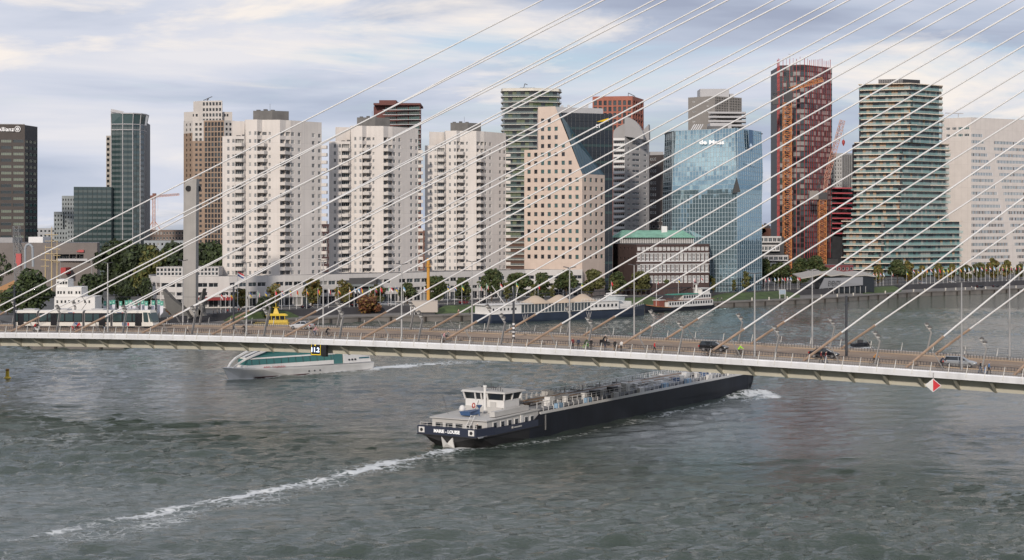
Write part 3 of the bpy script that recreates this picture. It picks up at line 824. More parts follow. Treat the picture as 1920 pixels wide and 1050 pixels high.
    # balconies: faceted parapet trays, one per floor and stack
    def tray(front, inner, name='balcony'):
        mb = MB(); n_ = len(front)
        lo = [(*p, 0) for p in inner]
        z0_, z1_ = -.18, 1.0
        f0 = [(*p, z0_) for p in front]; f1 = [(*p, z1_) for p in front]
        for j in range(n_-1):
            mb.quad(f0[j], f0[j+1], f1[j+1], f1[j])
            mb.quad((front[j+1][0], front[j+1][1]+.12, z1_), (front[j][0], front[j][1]+.12, z1_), f1[j], f1[j+1])
            mb.quad((front[j+1][0], front[j+1][1]+.12, 0), (front[j][0], front[j][1]+.12, 0), (front[j][0], front[j][1]+.12, z1_), (front[j+1][0], front[j+1][1]+.12, z1_))
        allp = list(front)+list(inner)
        mb.poly([(*p, z0_) for p in allp][::-1]); mb.poly([(*p, .02) for p in allp])
        return mb.mesh(name, m_parap)
    stacks = [  # (front polyline, inner return, first row, count)
        ([(X(434), -.05), (X(440), -1.3), (X(484), -1.2), (X(499), .5)], [(X(499), .9), (X(434), .3)], 1, 18),
        ([(X(583), .55), (X(588), -.6), (X(632), -.1), (X(648), 1.9)], [(X(648), 2.3), (X(612), 2.6)], 1, 18),
        ([(X(735), 1.85), (X(737), 1.1), (X(770), 1.2), (X(800), 4.6)], [(X(800), 5.1), (X(768), 4.3)], 1, 18),
        ([(X(985)-.2, 16.9), (X(1020), 16.6), (X(1020), 20)], [(X(985)-.2, 20)], 1, 18)]
    for fr, inn, r0_, cnt in stacks:
        tm = tray(fr, inn)
        for r in range(r0_, r0_+cnt): put('balcony', tm, root, (0, 0, row0(r)-1.75))
    # cast top rails on the balconies
    pr = MB(); pr.prism([(X(532)+.5, 5.5), (X(672), 5.0), (X(775)+.2, 8.2), (X(775)-1, 13.2), (X(532)+1, 10)], zt-.2, zt+3.5)
    part(pr, 'plant_room', m_plant, root)
    pr = MB(); 
    for j in range(3): pr.box(X(560)+j*2.6, X(560)+j*2.6+1.3, 6.5, 8.5, zt+3.5, zt+3.5+.45+.2*(j % 2))
    pr.tube((X(650), 8, zt+3.5), (X(650), 8, zt+6.2), .05); part(pr, 'roof_vents', m_roof, root, kind='stuff')
    pr = MB(); pr.box(X(470), X(490), 4, 8, z1-.2, z1+.8); pr.box(X(430), X(455), 4, 6, z1-.2, z1+.5); part(pr, 'roof_equipment', m_roof, root)
    return root
white_tower('white apartment tower farthest left of three, directly right of the concrete ship-bow monument', 415.5, 577, 0, 1)
white_tower('middle of the three white apartment towers, red-brown topped block rising behind it', 616.5, 612, 3, 2)
white_tower('right-hand of three white apartment towers, beside the green balcony tower', 797, 643, 5, 3)
# ------------------------------------------------------------------ office tower with cut corner and sloping glass
m_pink = mat('beige_stone', (0.58, 0.475, 0.405), 0.75, var=0.06, vscale=0.3, streak=0.08, joint=(2.82, 3.5, .04, .88))
m_blackgl = mat('black_curtain_glass', (0.010, 0.014, 0.020), 0.05, spec=0.7)
m_blackgl2 = mat('green_spandrel_glass', (0.022, 0.045, 0.045), 0.07, spec=0.7)
m_skygl = mat('sloping_glass', (0.05, 0.10, 0.13), 0.04, metal=0.35)
m_alu = mat('aluminium_mullion', (0.16, 0.17, 0.18), 0.5, metal=0.2)
m_ltgrey = mat('light_grey_cladding', (0.42, 0.42, 0.43), 0.6, var=0.05)
b = Bld('office_tower', 'beige stone office tower with a black glass corner sliced diagonally and a yellow-beam logo', 'office building', 1040, 656)
zr = lambda py: PZ(py, 657)
Yl, Yc, Yr = 665, 654, 669
def Yleft(px): return 1/(1/Yl + (1/Yc-1/Yl)*(px-983)/(1091.5-983))
rowsL = [(zr(228.6+16.05*k), zr(220.9+16.05*k)) for k in range(17)]
colc = [930+c/3.62 for c in (224, 270, 316, 361, 408, 456, 503, 550)]
first = [4, 4, 0, 0, 1, 3, 5, 7]          # first row at which each column exists (stepped and sloped outline)
pn = ((g_dark, .45), (g_teal, .40), (g_mid, .15))
# left face as vertical strips so that its outline can step and slope
def ptL(px, z): return Vector((PX(px, Yleft(px)), Yleft(px), z))
edge = [983]+[(colc[i]+colc[i+1])/2 for i in range(7)]+[1091.5]
def topz(px):
    if px < 1009: return zr(279.5)
    if px <= 1041: return zr(198.6)
    return zr(198.6+(px-1041)*(326-198.6)/(1091.5-1041))
W = b.wall
dl = (ptL(1091.5, 0)-ptL(983, 0)).normalized(); nl = Vector((dl.y, -dl.x, 0)); rzl = math.atan2(dl.y, dl.x)
edge[2] = 1009; 
for i in range(8):
    e0, e1 = edge[i], edge[i+1]; c = colc[i]; zs = ZG
    w0, w1 = c-3.0, c+3.0
    zt0, zt1 = topz(e0+.01), topz(e1-.01)
    if i == 4: zt0 = topz(e0)
    rr_ = [r for k, r in enumerate(rowsL) if k >= first[i]][::-1]
    rr_ = [r for r in rr_ if r[0] > ZG+4]
    for (za, zb) in rr_:
        def q(p0, p1, a0, a1): 
            u0, u1 = (ptL(p0, 0)-ptL(983, 0)).length, (ptL(p1, 0)-ptL(983, 0)).length
            W.quad(ptL(p0, a0), ptL(p1, a0), ptL(p1, a1), ptL(p0, a1), 0, [(u0, a0), (u1, a0), (u1, a1), (u0, a1)])
        q(e0, e1, zs, za); q(e0, w0, za, zb); q(w1, e1, za, zb)
        dpt = nl*-.30
        A0, A1, A2, A3 = ptL(w0, za), ptL(w1, za), ptL(w1, zb), ptL(w0, zb)
        for a_, b_ in ((A0, A1), (A1, A2), (A2, A3), (A3, A0)): W.quad(a_, b_, b_+dpt, a_+dpt)
        pmat = b.rg.choices([g_dark, g_teal, g_mid], [.45, .4, .15])[0]
        put('window', win_mesh(round((A1-A0).length, 1), round(zb-za, 1), pmat, m_fr_d, .07, 1), b.root, ptL(c, za)+dpt-b.root.location, (0, 0, rzl))
        zs = zb
    if e0 < 1041 < e1: 
        zk = topz(1041); W.quad(ptL(e0, zs), ptL(1041, zs), ptL(1041, zk), ptL(e0, zk)); W.quad(ptL(1041, zs), ptL(e1, zs), ptL(e1, zt1), ptL(1041, zk))
    else: W.quad(ptL(e0, zs), ptL(e1, zs), ptL(e1, zt1), ptL(e0, zt0))
# step return at the left shoulder and left flank
back = 26
W.quad(ptL(1009, zr(279.5))+Vector((0, back, 0)), ptL(1009, zr(279.5)), ptL(1009, zr(198.6)), ptL(1009, zr(198.6))+Vector((0, back, 0)))
W.quad(ptL(983, ZG)+Vector((2, back, 0)), ptL(983, ZG), ptL(983, zr(279.5)), ptL(983, zr(279.5))+Vector((2, back, 0)))
b.roof.quad(ptL(983, zr(279.5)), ptL(1009, zr(279.5)), ptL(1009, zr(279.5))+Vector((0, back, 0)), ptL(983, zr(279.5))+Vector((2, back, 0)))
# right face, below the slope
colr = [(930+c/3.62-2.4, 930+c/3.62+2.4) for c in (607, 645, 682, 719)]
b.seg((1091.5, Yc), (1134, Yr), ZG, zr(326.5), cols=colr, rows=[r for r in rowsL[7:] if r[0] > ZG+3], depth=.3, panes=pn, frame=m_fr_d, fw=.07, mull=1)
# sloping triangle A-B-C
A = ptL(1048, zr(209)); Bv = ptL(1091.5, zr(326)); Cv = Vector((PX(1134, Yr), Yr, zr(326.5)))
mb = MB(); n_ = 12
for k in range(n_):
    a0, a1 = k/n_, (k+1)/n_
    l0, l1 = A.lerp(Bv, a0), A.lerp(Bv, a1); r0_, r1_ = A.lerp(Cv, a0), A.lerp(Cv, a1)
    nn = max(1, int((k+1)*.7))
    for j in range(nn):
        s0, s1 = j/nn+.01, (j+1)/nn-.01
        jit = Vector((0, b.rg.uniform(-.05, .05), 0))
        mb.quad(l1.lerp(r1_, s0), l1.lerp(r1_, s1)+jit, l0.lerp(r0_, s1), l0.lerp(r0_, s0))
MBb(mb, 'sloping_glazing', m_skygl, b.root, kind='stuff')
mb = MB(); bk = Vector((0, .25, 0)); mb.poly([A+bk, Bv+bk, Cv+bk]); MBb(mb, 'glazing_frame', m_fr_d, b.root)
# vertical black curtain wall
Gl, Gr = Vector((PX(1048, 662), 662, 0)), Vector((PX(1148.5, 671), 671, 0))
gd = (Gr-Gl).normalized(); gn = Vector((gd.y, -gd.x, 0)); GLn = (Gr-Gl).length
ztop, zbot = zr(209), ZG
mb = MB(); mg = MB(); nc = 13
for r in range(22):
    z0 = ztop-3.5*(r+1)+.0; 
    for c in range(nc):
        u0, u1 = GLn*c/nc+.06, GLn*(c+1)/nc-.06
        j = b.rg.uniform(-.03, .03)
        for (za, zb, mi) in ((z0+.04, z0+1.15, 1), (z0+1.19, z0+3.46, 0)):
            if za < ZG: continue
            mb.quad(Gl+gd*u0+Vector((0, 0, za)), Gl+gd*u1+gn*j+Vector((0, 0, za)), Gl+gd*u1+gn*j+Vector((0, 0, zb)), Gl+gd*u0+Vector((0, 0, zb)), mi if r % 2 else 0)
MBb(mb, 'curtain_wall_glazing', [m_blackgl, m_blackgl2], b.root, kind='stuff')
for c in range(nc+1):
    mg = MB(); p = Gl+gd*(GLn*c/nc)+gn*.03; mg.obox(p-gd*.04+Vector((0, 0, ZG)), gd*.08, gn*.10, (0, 0, ztop-ZG)); MBb(mg, 'mullion', m_alu, b.root)
mb = MB(); bk = [(Gl.x, Gl.y+.3), (Gr.x, Gr.y+.3), (Gr.x+1, Gr.y+22), (Gl.x-8, Gl.y+24)]
mb.prism(bk, ZG, ztop-.1); MBb(mb, 'glass_core', m_fr_d, b.root)
mb = MB(); mb.prism([(PX(1041, 660), 661.5), (PX(1131, 669), 670), (PX(1131, 690), 690), (PX(1041, 688), 688)], zr(209.2), zr(199)); MBb(mb, 'roof_parapet', m_ltgrey, b.root)
mb = MB()
for px_, h_ in ((1054, 2.0), (1066, 2.2), (1070, 1.8), (1101, 2.5), (1096, 1.5)): mb.box(PX(px_, 680)-.5, PX(px_, 680)+.5, 679, 681, zr(199)-.1, zr(199)+h_)
MBb(mb, 'roof_vents', m_ltgrey, b.root, kind='stuff')
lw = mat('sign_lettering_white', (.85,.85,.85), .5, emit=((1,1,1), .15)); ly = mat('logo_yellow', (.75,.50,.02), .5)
letters('EY', 34/3.62/4.52, 22/3.62/4.52, lw, b.root, Vector((PX(1121.5, 667.5), 667.6, zr(233.5)))+gn*.3, math.atan2(gd.y, gd.x), bold=.02)
mb = MB(); q = [P3(1117.5, 228.5, 668.2), P3(1140.5, 227.5, 669.8), P3(1140.5, 221.3, 669.8)]; mb.loft([[p+gn*.35 for p in q], [p+gn*.2 for p in q]]); MBb(mb, 'logo_beam', ly, b.root)
b.done([m_pink], m_roof)

# ------------------------------------------------------------------ long white podium along the boulevard
m_pod = mat('podium_white', (0.56, 0.54, 0.52), 0.75, var=0.06, vscale=0.1, streak=0.15, joint=(7.2, 9, .05, .85))
m_podd = mat('podium_dark_base', (0.035, 0.037, 0.042), 0.6, var=0.3)
pod = Bld('podium_building', 'long low white office block with ribbon windows below the apartment towers', 'office building', 600, 585)
front = [(279, 580), (284, 566), (300, 560), (330, 558), (430, 561), (600, 580), (762, 606), (985, 646), (1092, 650)]
for a, c_ in zip(front[:-1], front[1:]):
    A, B2 = pod.P(a), pod.P(c_); L = math.dist(A, B2); n = max(1, int(L/3.4))
    cols = [(L*(k+.06)/n, L*(k+.94)/n) for k in range(n)]
    def sk(i, j, n=n): return (i % 4) == 3 and j == 1 and n > 4
    pod.seg(A, B2, ZG, 15.1, cols=cols, rows=[(4.3, 7.2), (8.3, 9.6), (11.3, 12.8)], raw=True, depth=.4, frame=m_fr_w, fw=.10, mull=1, panes=((g_dark, .6), (g_mid, .3), (g_blind, .1)), skip=lambda i, j: (i % 5 == 4 and j == 2) or (i % 4 == 3 and j == 1))
pts = [pod.P(p) for p in front]+[(PX(1092, 675), 675), (PX(762, 640), 640), (PX(430, 600), 600), (PX(279, 600), 600)]
pod.roof.poly([(*p, 14.9) for p in pts]); 
pod.seg(pts[-1], pts[0], ZG, 15.1, raw=True)
top = MB()
pu = [(293, 566), (410, 570)]
A, B2 = pod.P(pu[0]), pod.P(pu[1]); L = math.dist(A, B2); n = 17
pod.seg(A, B2, 14.9, 18.2, cols=[(L*(k+.12)/n, L*(k+.88)/n) for k in range(n)], rows=[(15.2, 16.3), (16.6, 17.8)], raw=True, depth=.25, panes=((g_dark, .6), (g_mid, .4)), frame=m_fr_w, fw=.12)
bk = [(B2[0], B2[1]+12), (A[0], A[1]+12)]
pod.seg(B2, bk[0], 14.9, 18.2, raw=True); pod.seg(bk[1], A, 14.9, 18.2, raw=True); pod.seg(bk[0], bk[1], 14.9, 18.2, raw=True)
pod.roof.poly([(*A, 18.1), (*B2, 18.1), (*bk[0], 18.1), (*bk[1], 18.1)])
# dark entrance between the podium wings
mb = MB(); mb.box(PX(634, 592), PX(705, 592)+.3, 588.5, 596, ZG, 13.6); MBb(mb, 'entrance_block', m_podd, pod.root)
mb = MB(); mb.box(PX(640, 588), PX(702, 588), 586, 588.6, 10.6, 11.4); MBb(mb, 'entrance_canopy', mat('canopy_grey', (.12,.14,.15), .4), pod.root)
mb = MB(); mb.box(PX(372, 556), PX(435, 556), 555.5, 559.5, 6.9, 7.9); MBb(mb, 'awning', mat('awning_red', (.22,.03,.03), .8), pod.root)
pod.done([m_pod], m_roof)

# ------------------------------------------------------------------ blue-glass office building
m_blue = mat('blue_mirror_glass', (0.27, 0.40, 0.46), 0.03, metal=0.75)
m_blue2 = mat('blue_mirror_glass_deep', (0.16, 0.29, 0.38), 0.03, metal=0.75)
m_blue3 = mat('blue_mirror_glass_dark', (0.06, 0.11, 0.15), 0.03, metal=0.7)
m_mulb = mat('mullion_blue_grey', (0.30, 0.37, 0.41), 0.5)
gb = Bld('glass_office_building', 'blue mirrored glass office block lettered de Maas, with a dark spire-shaped notch', 'office building', 1335, 705)
Ya = 706
zq = lambda py: PZ(py, Ya)
zt, zb_, zk = zq(244), ZG, zq(352)
def gface(p0, p1, zt0, zt1, ncol, lean_top, lean_bot, mats, name, kink=True, inx=0.0):
    """curtain wall: upper part leans back, lower part hangs in; panes get tiny random tilts so reflections break up"""
    A = Vector((*gb.P(p0), 0)); B_ = Vector((*gb.P(p1), 0)); d = (B_-A); L = d.length; d /= L; n = Vector((d.y, -d.x, 0)); nr = 35
    mb = MB(); mm = MB()
    def pt(c, r):
        f = r/nr; z = zb_+((zt0+(zt1-zt0)*c/ncol)-zb_)*f
        off = 0.0
        if z > zk: off = -lean_top*((z-zk)/(zt-zk))**1.0
        else: off = -lean_bot*((zk-z)/(zk-zb_))
        shrink = inx*(1-min(1, max(0, (z-zk)/(zq(320)-zk))))
        return A+d*((L-shrink)*c/ncol)+n*off+Vector((0, 0, z))
    for r in range(nr):
        for c in range(ncol):
            a, b_, c2, d2 = pt(c, r), pt(c+1, r), pt(c+1, r+1), pt(c, r+1)
            cen = (a+b_+c2+d2)/4; tx, ty = gb.rg.gauss(0, .0016), gb.rg.gauss(0, .0018)
            q = []
            for p in (a, b_, c2, d2):
                e = p-cen; q.append(cen+e*.955+n*(e.dot(d)*tx+e.z*ty))
            mi = 0
            mb.quad(*q, mi)
    for c in range(ncol+1):
        for r in range(0, nr, 5):
            mm.bar(pt(c, r)-n*.03, pt(c, min(nr, r+5))-n*.02, .20, .16)
    for r in range(nr+1): mm.bar(pt(0, r)-n*.03, pt(ncol, r)-n*.02, .20, .16)
    MBb(mb, name, mats, gb.root, kind='stuff'); MBb(mm, 'mullion_grid', m_mulb, gb.root, kind='stuff')
    mb = MB(); k2 = -n*.15
    for r in range(nr): mb.quad(pt(0, r)+k2, pt(ncol, r)+k2, pt(ncol, r+1)+k2, pt(0, r+1)+k2)
    MBb(mb, 'backing_wall', m_fr_d, gb.root)
    return A, d, n, pt
gface((1243, 722), (1260, 704), zq(246.5), zq(245.5), 5, 1, 0, [m_blue3, g_dark], 'left_glazing')
Af, df, nf_, ptf = gface((1260, 704), (1382, 698), zq(245.5), zq(241.5), 22, 2.6, 0.0, [m_blue, m_blue2], 'front_glazing')
Ar, dr, nr_, ptr = gface((1382, 698), (1432, 722), zq(241.5), zq(243), 12, 1.2, 0.0, [m_blue2, m_blue], 'right_glazing', inx=2.2)
mb = MB(); mb.poly([(*gb.P(p), zq(243.5)-.6) for p in ((1243, 722), (1260, 706), (1382, 704), (1431, 723), (1425, 745), (1250, 745))]); MBb(mb, 'roof', m_roof, gb.root)
mb = MB(); mb.prism([gb.P(p) for p in ((1245, 723), (1261, 707), (1381, 706.5), (1424, 725), (1424, 745), (1250, 745))], ZG, zq(300)); MBb(mb, 'core', m_fr_d, gb.root)
# dark notch at the corner
mb = MB(); c0 = 696.6
q = [P3(1381.5, 333, c0), P3(1373.5, 362, c0), P3(1388.5, 360, c0)]; mb.loft([q, [p+Vector((0, 3, 0)) for p in q]])
q = [P3(1373.5, 362, c0), P3(1388.5, 360, c0), P3(1388.5, 505, c0+1), P3(1373.5, 505, c0+1)]
MBb(mb, 'corner_notch', m_fr_d, gb.root)
# roof structures, lettering, banner
mb = MB(); mb.box(PX(1331, 712), PX(1371, 712), 711, 722, zq(246), zq(229)); MBb(mb, 'plant_room', m_ltgrey, gb.root)
mb = MB(); mb.box(PX(1327, 709), PX(1364, 709), 707.5, 710.4, zq(243), zq(236)); MBb(mb, 'cooling_louvre', m_roof, gb.root)
mb = MB()
for k in range(5): 
    x = PX(1295+k*4, 712); mb.bar((x, 712, zq(244)), (x+2.0, 714, zq(231)), .3)
MBb(mb, 'roof_strut', m_fr_w, gb.root, kind='stuff')
s_ = S(700)
letters('de Maas', 47/s_, 8.2/s_, lw, gb.root, P3(1334.5, 266.5, 700.8), 0.03, bold=.035)
letters('Rijkswaterstaat', 37/s_, 6/s_, mat('faint_white_film', (.45,.55,.65), .4), gb.root, P3(1407.5, 308.5, 709.2), math.atan2(dr.y, dr.x))
bn = MB(); pa, pb = P3(1404, 242, 708.2), P3(1411.5, 242, 711.8); bn.quad(Vector((pa.x, pa.y, zq(279))), Vector((pb.x, pb.y, zq(279))), Vector((pb.x, pb.y, zq(242.5))), Vector((pa.x, pa.y, zq(242.5)))); MBb(bn, 'banner', mat('banner_blue', (.05,.13,.25), .4), gb.root)
em = MB(); cx = P3(1407.7, 273, 709.6); em.lathe([(.5,-.9),(.8,-.3),(.55,.3),(.25,.9)], (cx.x, cx.y, cx.z), 8); MBb(em, 'emblem', mat('emblem_pale', (.35,.45,.55), .5), gb.root)
gb.done([m_fr_d])

# ------------------------------------------------------------------ brick block with green copper roof
m_brick = mat('dark_brick', (0.070, 0.045, 0.042), 0.9, var=0.2, vscale=0.4, joint=(.9, .3, .03, .8))
m_copper = mat('copper_roof_green', (0.20, 0.40, 0.31), 0.6, var=0.2, vscale=0.3, streak=0.4)
bb = Bld('brick_office', 'dark brick office block with white window bands and a green copper roof', 'office building', 1240, 672)
zv = lambda py: PZ(py, 668)
A, Bm, Ce = (1149, 690), (1193, 668), (1330, 676)
fl = [(1195+k*7.95, 1195+k*7.95+6.3) for k in range(17)]
bb.seg(A, Bm, ZG, zv(458), cols=[(1155+k*7, 1157.5+k*7) for k in range(5)], rows=[(zv(468), zv(464)), (zv(487), zv(483))], depth=.3, panes=((g_dark, 1),), joined='small_window_grid')
bb.seg(Bm, Ce, ZG, zv(458), cols=fl, rows=[(zv(489.5), zv(475.5)), (zv(510.5), zv(496.5)), (zv(531), zv(517)), (zv(470), zv(463))], depth=.3, panes=((g_mid, .5), (g_blind, .2), (g_dark, .3)), frame=m_fr_w, fw=.30, mull=1, trans=1)
bb.seg(Ce, (1330, 700), ZG, zv(458))
mb = MB(); 
for py in (474.8, 490.2, 495.8, 511.2): 
    p, q = P3(1193.5, py, 668), P3(1330, py, 676); q.z = p.z; mb.bar(p+Vector((0, -.06, 0)), q+Vector((0, -.06, 0)), .3, .25)
MBb(mb, 'window_band_trim', m_fr_w, bb.root, kind='stuff')
bb.roof.poly([(*bb.P(p), zv(458)) for p in (A, Bm, Ce, (1330, 700), (1149, 705))])
mb = MB(); lo = [(1150, 688), (1300, 672)]; z0, z1 = zv(457), zv(446)
a, c_ = bb.P((1151, 690)), bb.P((1300, 683))
for k in range(46):
    s_ = k/45; x, y = a[0]+(c_[0]-a[0])*s_, a[1]+(c_[1]-a[1])*s_; mb.box(x-.12, x+.12, y-.15, y+.15, z0, z1)
MBb(mb, 'loggia_column', m_fr_w, bb.root, kind='stuff')
mb = MB(); mb.prism([(a[0], a[1]+1), (c_[0], c_[1]+1), (c_[0], c_[1]+12), (a[0], a[1]+12)], z0, z1); MBb(mb, 'attic_wall', mat('attic_grey', (.25,.25,.25), .7), bb.root)
mb = MB(); e = 1.0; zr1 = zv(432)
rfp = [Vector((a[0]-e, a[1]-1.5, z1)), Vector((c_[0]+e, c_[1]-1.5, z1)), Vector((c_[0]+e, c_[1]+13, z1)), Vector((a[0]-e, a[1]+13, z1))]
tp = [Vector((a[0]+4, a[1]+5, zr1)), Vector((c_[0]-4, c_[1]+5, zr1)), Vector((c_[0]-4, c_[1]+7, zr1)), Vector((a[0]+4, a[1]+7, zr1))]
mb.loft([rfp, tp]); MBb(mb, 'copper_roof', m_copper, bb.root)
n = 24; 
for k in range(n):
    sm = MB(); s_ = (k+.5)/n; sm.bar(rfp[0].lerp(rfp[1], s_)+Vector((0, -.03, .06)), tp[0].lerp(tp[1], s_)+Vector((0, -.03, .06)), .12, .12); MBb(sm, 'roof_seam', m_copper, bb.root)
mb = MB(); c0 = P3(1245, 430, 690); mb.box(c0.x-1.2, c0.x+1.2, 688, 691, zv(437), zv(424)); MBb(mb, 'chimney', m_fr_w, bb.root)
bb.done([m_brick], m_roof)

# ------------------------------------------------------------------ grey residential tower with curved gables
m_greyc = mat('grey_concrete_panel', (0.40, 0.395, 0.40), 0.8, var=0.06, joint=(3.3, 2.9, .05, .8))
Yg = 745
gt_ = Bld('gabled_tower', 'grey apartment tower with curved shell gables and white stacked balconies', 'apartment building', 1182, Yg)
zg_ = lambda py: PZ(py, Yg)
X7 = lambda c: 930+c/3.62
Y7 = lambda r: 140+r/3.62
rws_ = [(zg_(Y7(436+37.6*k)), zg_(Y7(418+37.6*k))) for k in range(25)]
rws_ = [r for r in rws_ if r[0] > ZG+2]
gt_.seg((X7(876), Yg-2), (X7(1040), Yg+14), ZG, zg_(Y7(395)), cols=[(X7(893), X7(910)), (X7(926), X7(975)), (X7(1003), X7(1022))], rows=rws_, depth=.25, panes=((g_dark, .6), (g_mid, .4)), frame=m_fr_w, fw=.12, mull=1)
gt_.seg((X7(795), Yg+4), (X7(873), Yg+2), ZG, zg_(Y7(400)), cols=[(X7(799), X7(869))], rows=[(a_-.3, b_+.4) for a_, b_ in rws_], depth=.6, panes=((g_dark, .5), (g_mid, .5)), frame=m_fr_w, fw=.15, mull=4)
bal = MB(); bal.box(0, 78/3.62/4.03, -1.5, 0, -.12, .12); 
bal.box(0, 78/3.62/4.03, -1.5, -1.42, .12, 1.0)
bal_me = bal.mesh('balcony', [m_fr_w])
for a_, b_ in rws_: put('balcony', bal_me, gt_.root, Vector((PX(X7(795), Yg+2.6), Yg+2.6, a_-.5))-gt_.root.location)
def shell_poly(pts, th, nm, y0):
    mb = MB(); q = [Vector((PX(X7(c), y0), y0, zg_(Y7(r)))) for c, r in pts]; mb.loft([q, [p+Vector((th*.2, th, 0)) for p in q]]); MBb(mb, nm, m_greyc, gt_.root)
shell_poly([(873, 420), (873, 288), (905, 293), (940, 312), (965, 340), (982, 365), (1000, 400), (1000, 440)], 6, 'gable_shell', Yg-2.3)
shell_poly([(795, 430), (797, 384), (812, 364), (835, 348), (873, 330), (873, 430)], 6, 'gable_shell', Yg+1.5)
shell_poly([(985, 440), (990, 380), (1008, 358), (1036, 328), (1040, 440)], 5, 'gable_shell', Yg+9)
gt_.seg((X7(873), Yg+2), (X7(876), Yg-2), ZG, zg_(Y7(395)))
gt_.seg((X7(1040), Yg+14), (X7(1035), Yg+30), ZG, zg_(Y7(395)))
gt_.roof.poly([(*gt_.P(p), zg_(Y7(400))-.2) for p in ((X7(795), Yg+4), (X7(873), Yg+2), (X7(876), Yg-2), (X7(1040), Yg+14), (X7(1035), Yg+30), (X7(795), Yg+30))])
gt_.done([m_greyc], m_roof)

# ------------------------------------------------------------------ dark brown slab beside the glass block
m_dkbrn = mat('dark_brown_cladding', (0.055, 0.045, 0.043), 0.7, var=0.2, joint=(3, 3, .05, .7))
Yd = 800; d_ = Bld('dark_tower', 'slim dark brown tower wedged between grey gabled tower and blue glass block', 'apartment building', 1230, Yd)
zd = lambda py: PZ(py, Yd)
d_.shell([(1217, Yd+6), (1246, Yd), (1262, Yd+12), (1262, Yd+40), (1217, Yd+40)], ZG, zd(290), {0: dict(cols=[(1219.5, 1222), (1223.5, 1226), (1227.5, 1230)], rows=[(zd(300+11.2*k), zd(295+11.2*k)) for k in range(18)], depth=.2, panes=((g_blind, .35), (g_mid, .4), (g_dark, .25)), frame=m_fr_w, fw=.12)})
mb = MB(); mb.box(PX(1219, Yd+8), PX(1244, Yd+8), Yd+8, Yd+24, zd(290), zd(283)); MBb(mb, 'plant_room', m_greyc, d_.root)
d_.done([m_dkbrn], m_roof)

# ------------------------------------------------------------------ grey block behind the glass building
Yb = 860; zz_ = lambda py: PZ(py, Yb)
m_taupe = mat('taupe_panel', (0.24, 0.225, 0.21), 0.8, var=0.08, joint=(4, 3.4, .04, .85))
X1 = lambda c: 1220+c/4.04
Y1 = lambda r: 90+r/4.04
gbk = Bld('grey_block_tower', 'taupe panelled tower with dark gridded windows rising behind the blue glass block', 'apartment building', 1345, Yb)
gbk.shell([(X1(284), Yb+8), (X1(487), Yb-2), (X1(690), Yb+10), (X1(690), Yb+30), (X1(284), Yb+30)], ZG, zz_(Y1(366)),
  {0: dict(cols=[(X1(316), X1(336)), (X1(425), X1(440))], rows=[(zz_(Y1(404+38*k)), zz_(Y1(394+38*k))) for k in range(6)], depth=.2, panes=((g_mid, .5), (g_blind, .5)), frame=m_fr_w, fw=.15, skip=lambda i, j: (i == 1 and j < 3)),
   1: dict(cols=[(X1(492+k*12.4+(8 if k > 7 else 0)), X1(500+k*12.4+(8 if k > 7 else 0))) for k in range(15)], rows=[(zz_(Y1(388+19*k)), zz_(Y1(374+19*k))) for k in range(6)], depth=.3, panes=((g_dark, .8), (g_mid, .2)), frame=m_fr_d, fw=.1)})
mb = MB(); mb.box(PX(X1(375), Yb+10), PX(X1(595), Yb+10), Yb+10, Yb+24, zz_(Y1(366)), zz_(Y1(297))); MBb(mb, 'plant_room', m_ltgrey, gbk.root)
mb = MB(); mb.box(PX(X1(600), Yb+12), PX(X1(628), Yb+12), Yb+12, Yb+16, zz_(Y1(366)), zz_(Y1(332))); MBb(mb, 'roof_mast_base', m_ltgrey, gbk.root)
for k in range(4):
    mb = MB(); z = zz_(Y1(497+32*k)); mb.prism([(PX(X1(440), Yb-6), Yb-4), (PX(X1(722), Yb-4), Yb-3), (PX(X1(722), Yb+8), Yb+8), (PX(X1(487), Yb), Yb)], z-.2, z+.8); MBb(mb, 'balcony', m_ltgrey, gbk.root)
gbk.done([m_taupe], m_roof)

# ------------------------------------------------------------------ red brick tower behind the black glass
Yr_ = 930; zb2 = lambda py: PZ(py, Yr_)
m_rbrick = mat('red_brick', (0.36, 0.135, 0.095), 0.85, var=0.12, joint=(1.2, .4, .03, .85))
rb = Bld('brick_tower', 'red brick apartment tower with tall windows peeking over the black glass office', 'apartment building', 1160, Yr_)
rb.shell([(1111, Yr_+4), (1186, Yr_), (1207, Yr_+26), (1200, Yr_+40), (1111, Yr_+40)], ZG, zb2(180),
  {0: dict(cols=[(1113.5+k*9.1, 1119.3+k*9.1) for k in range(8)], rows=[(zb2(197+11.6*k), zb2(188+11.6*k)) for k in range(10)], depth=.5, panes=((g_mid, .6), (g_dark, .4)), frame=m_fr_d, fw=.15, mull=1),
   1: dict(cols=[(1188+k*4.6, 1190.8+k*4.6) for k in range(4)], rows=[(zb2(197+11.6*k), zb2(188+11.6*k)) for k in range(10)], depth=.5, panes=((g_mid, .4), (g_dark, .6)), frame=m_fr_d, fw=.15)})
mb = MB(); p = P3(1178, 180, Yr_+6); mb.bar(p, p+Vector((0, 0, 1.8)), .3); mb.bar(p+Vector((0, 0, 1.8)), p+Vector((4, 0, -.2)), .35); MBb(mb, 'facade_cradle_crane', m_dark, rb.root)
rb.done([m_rbrick], m_roof)

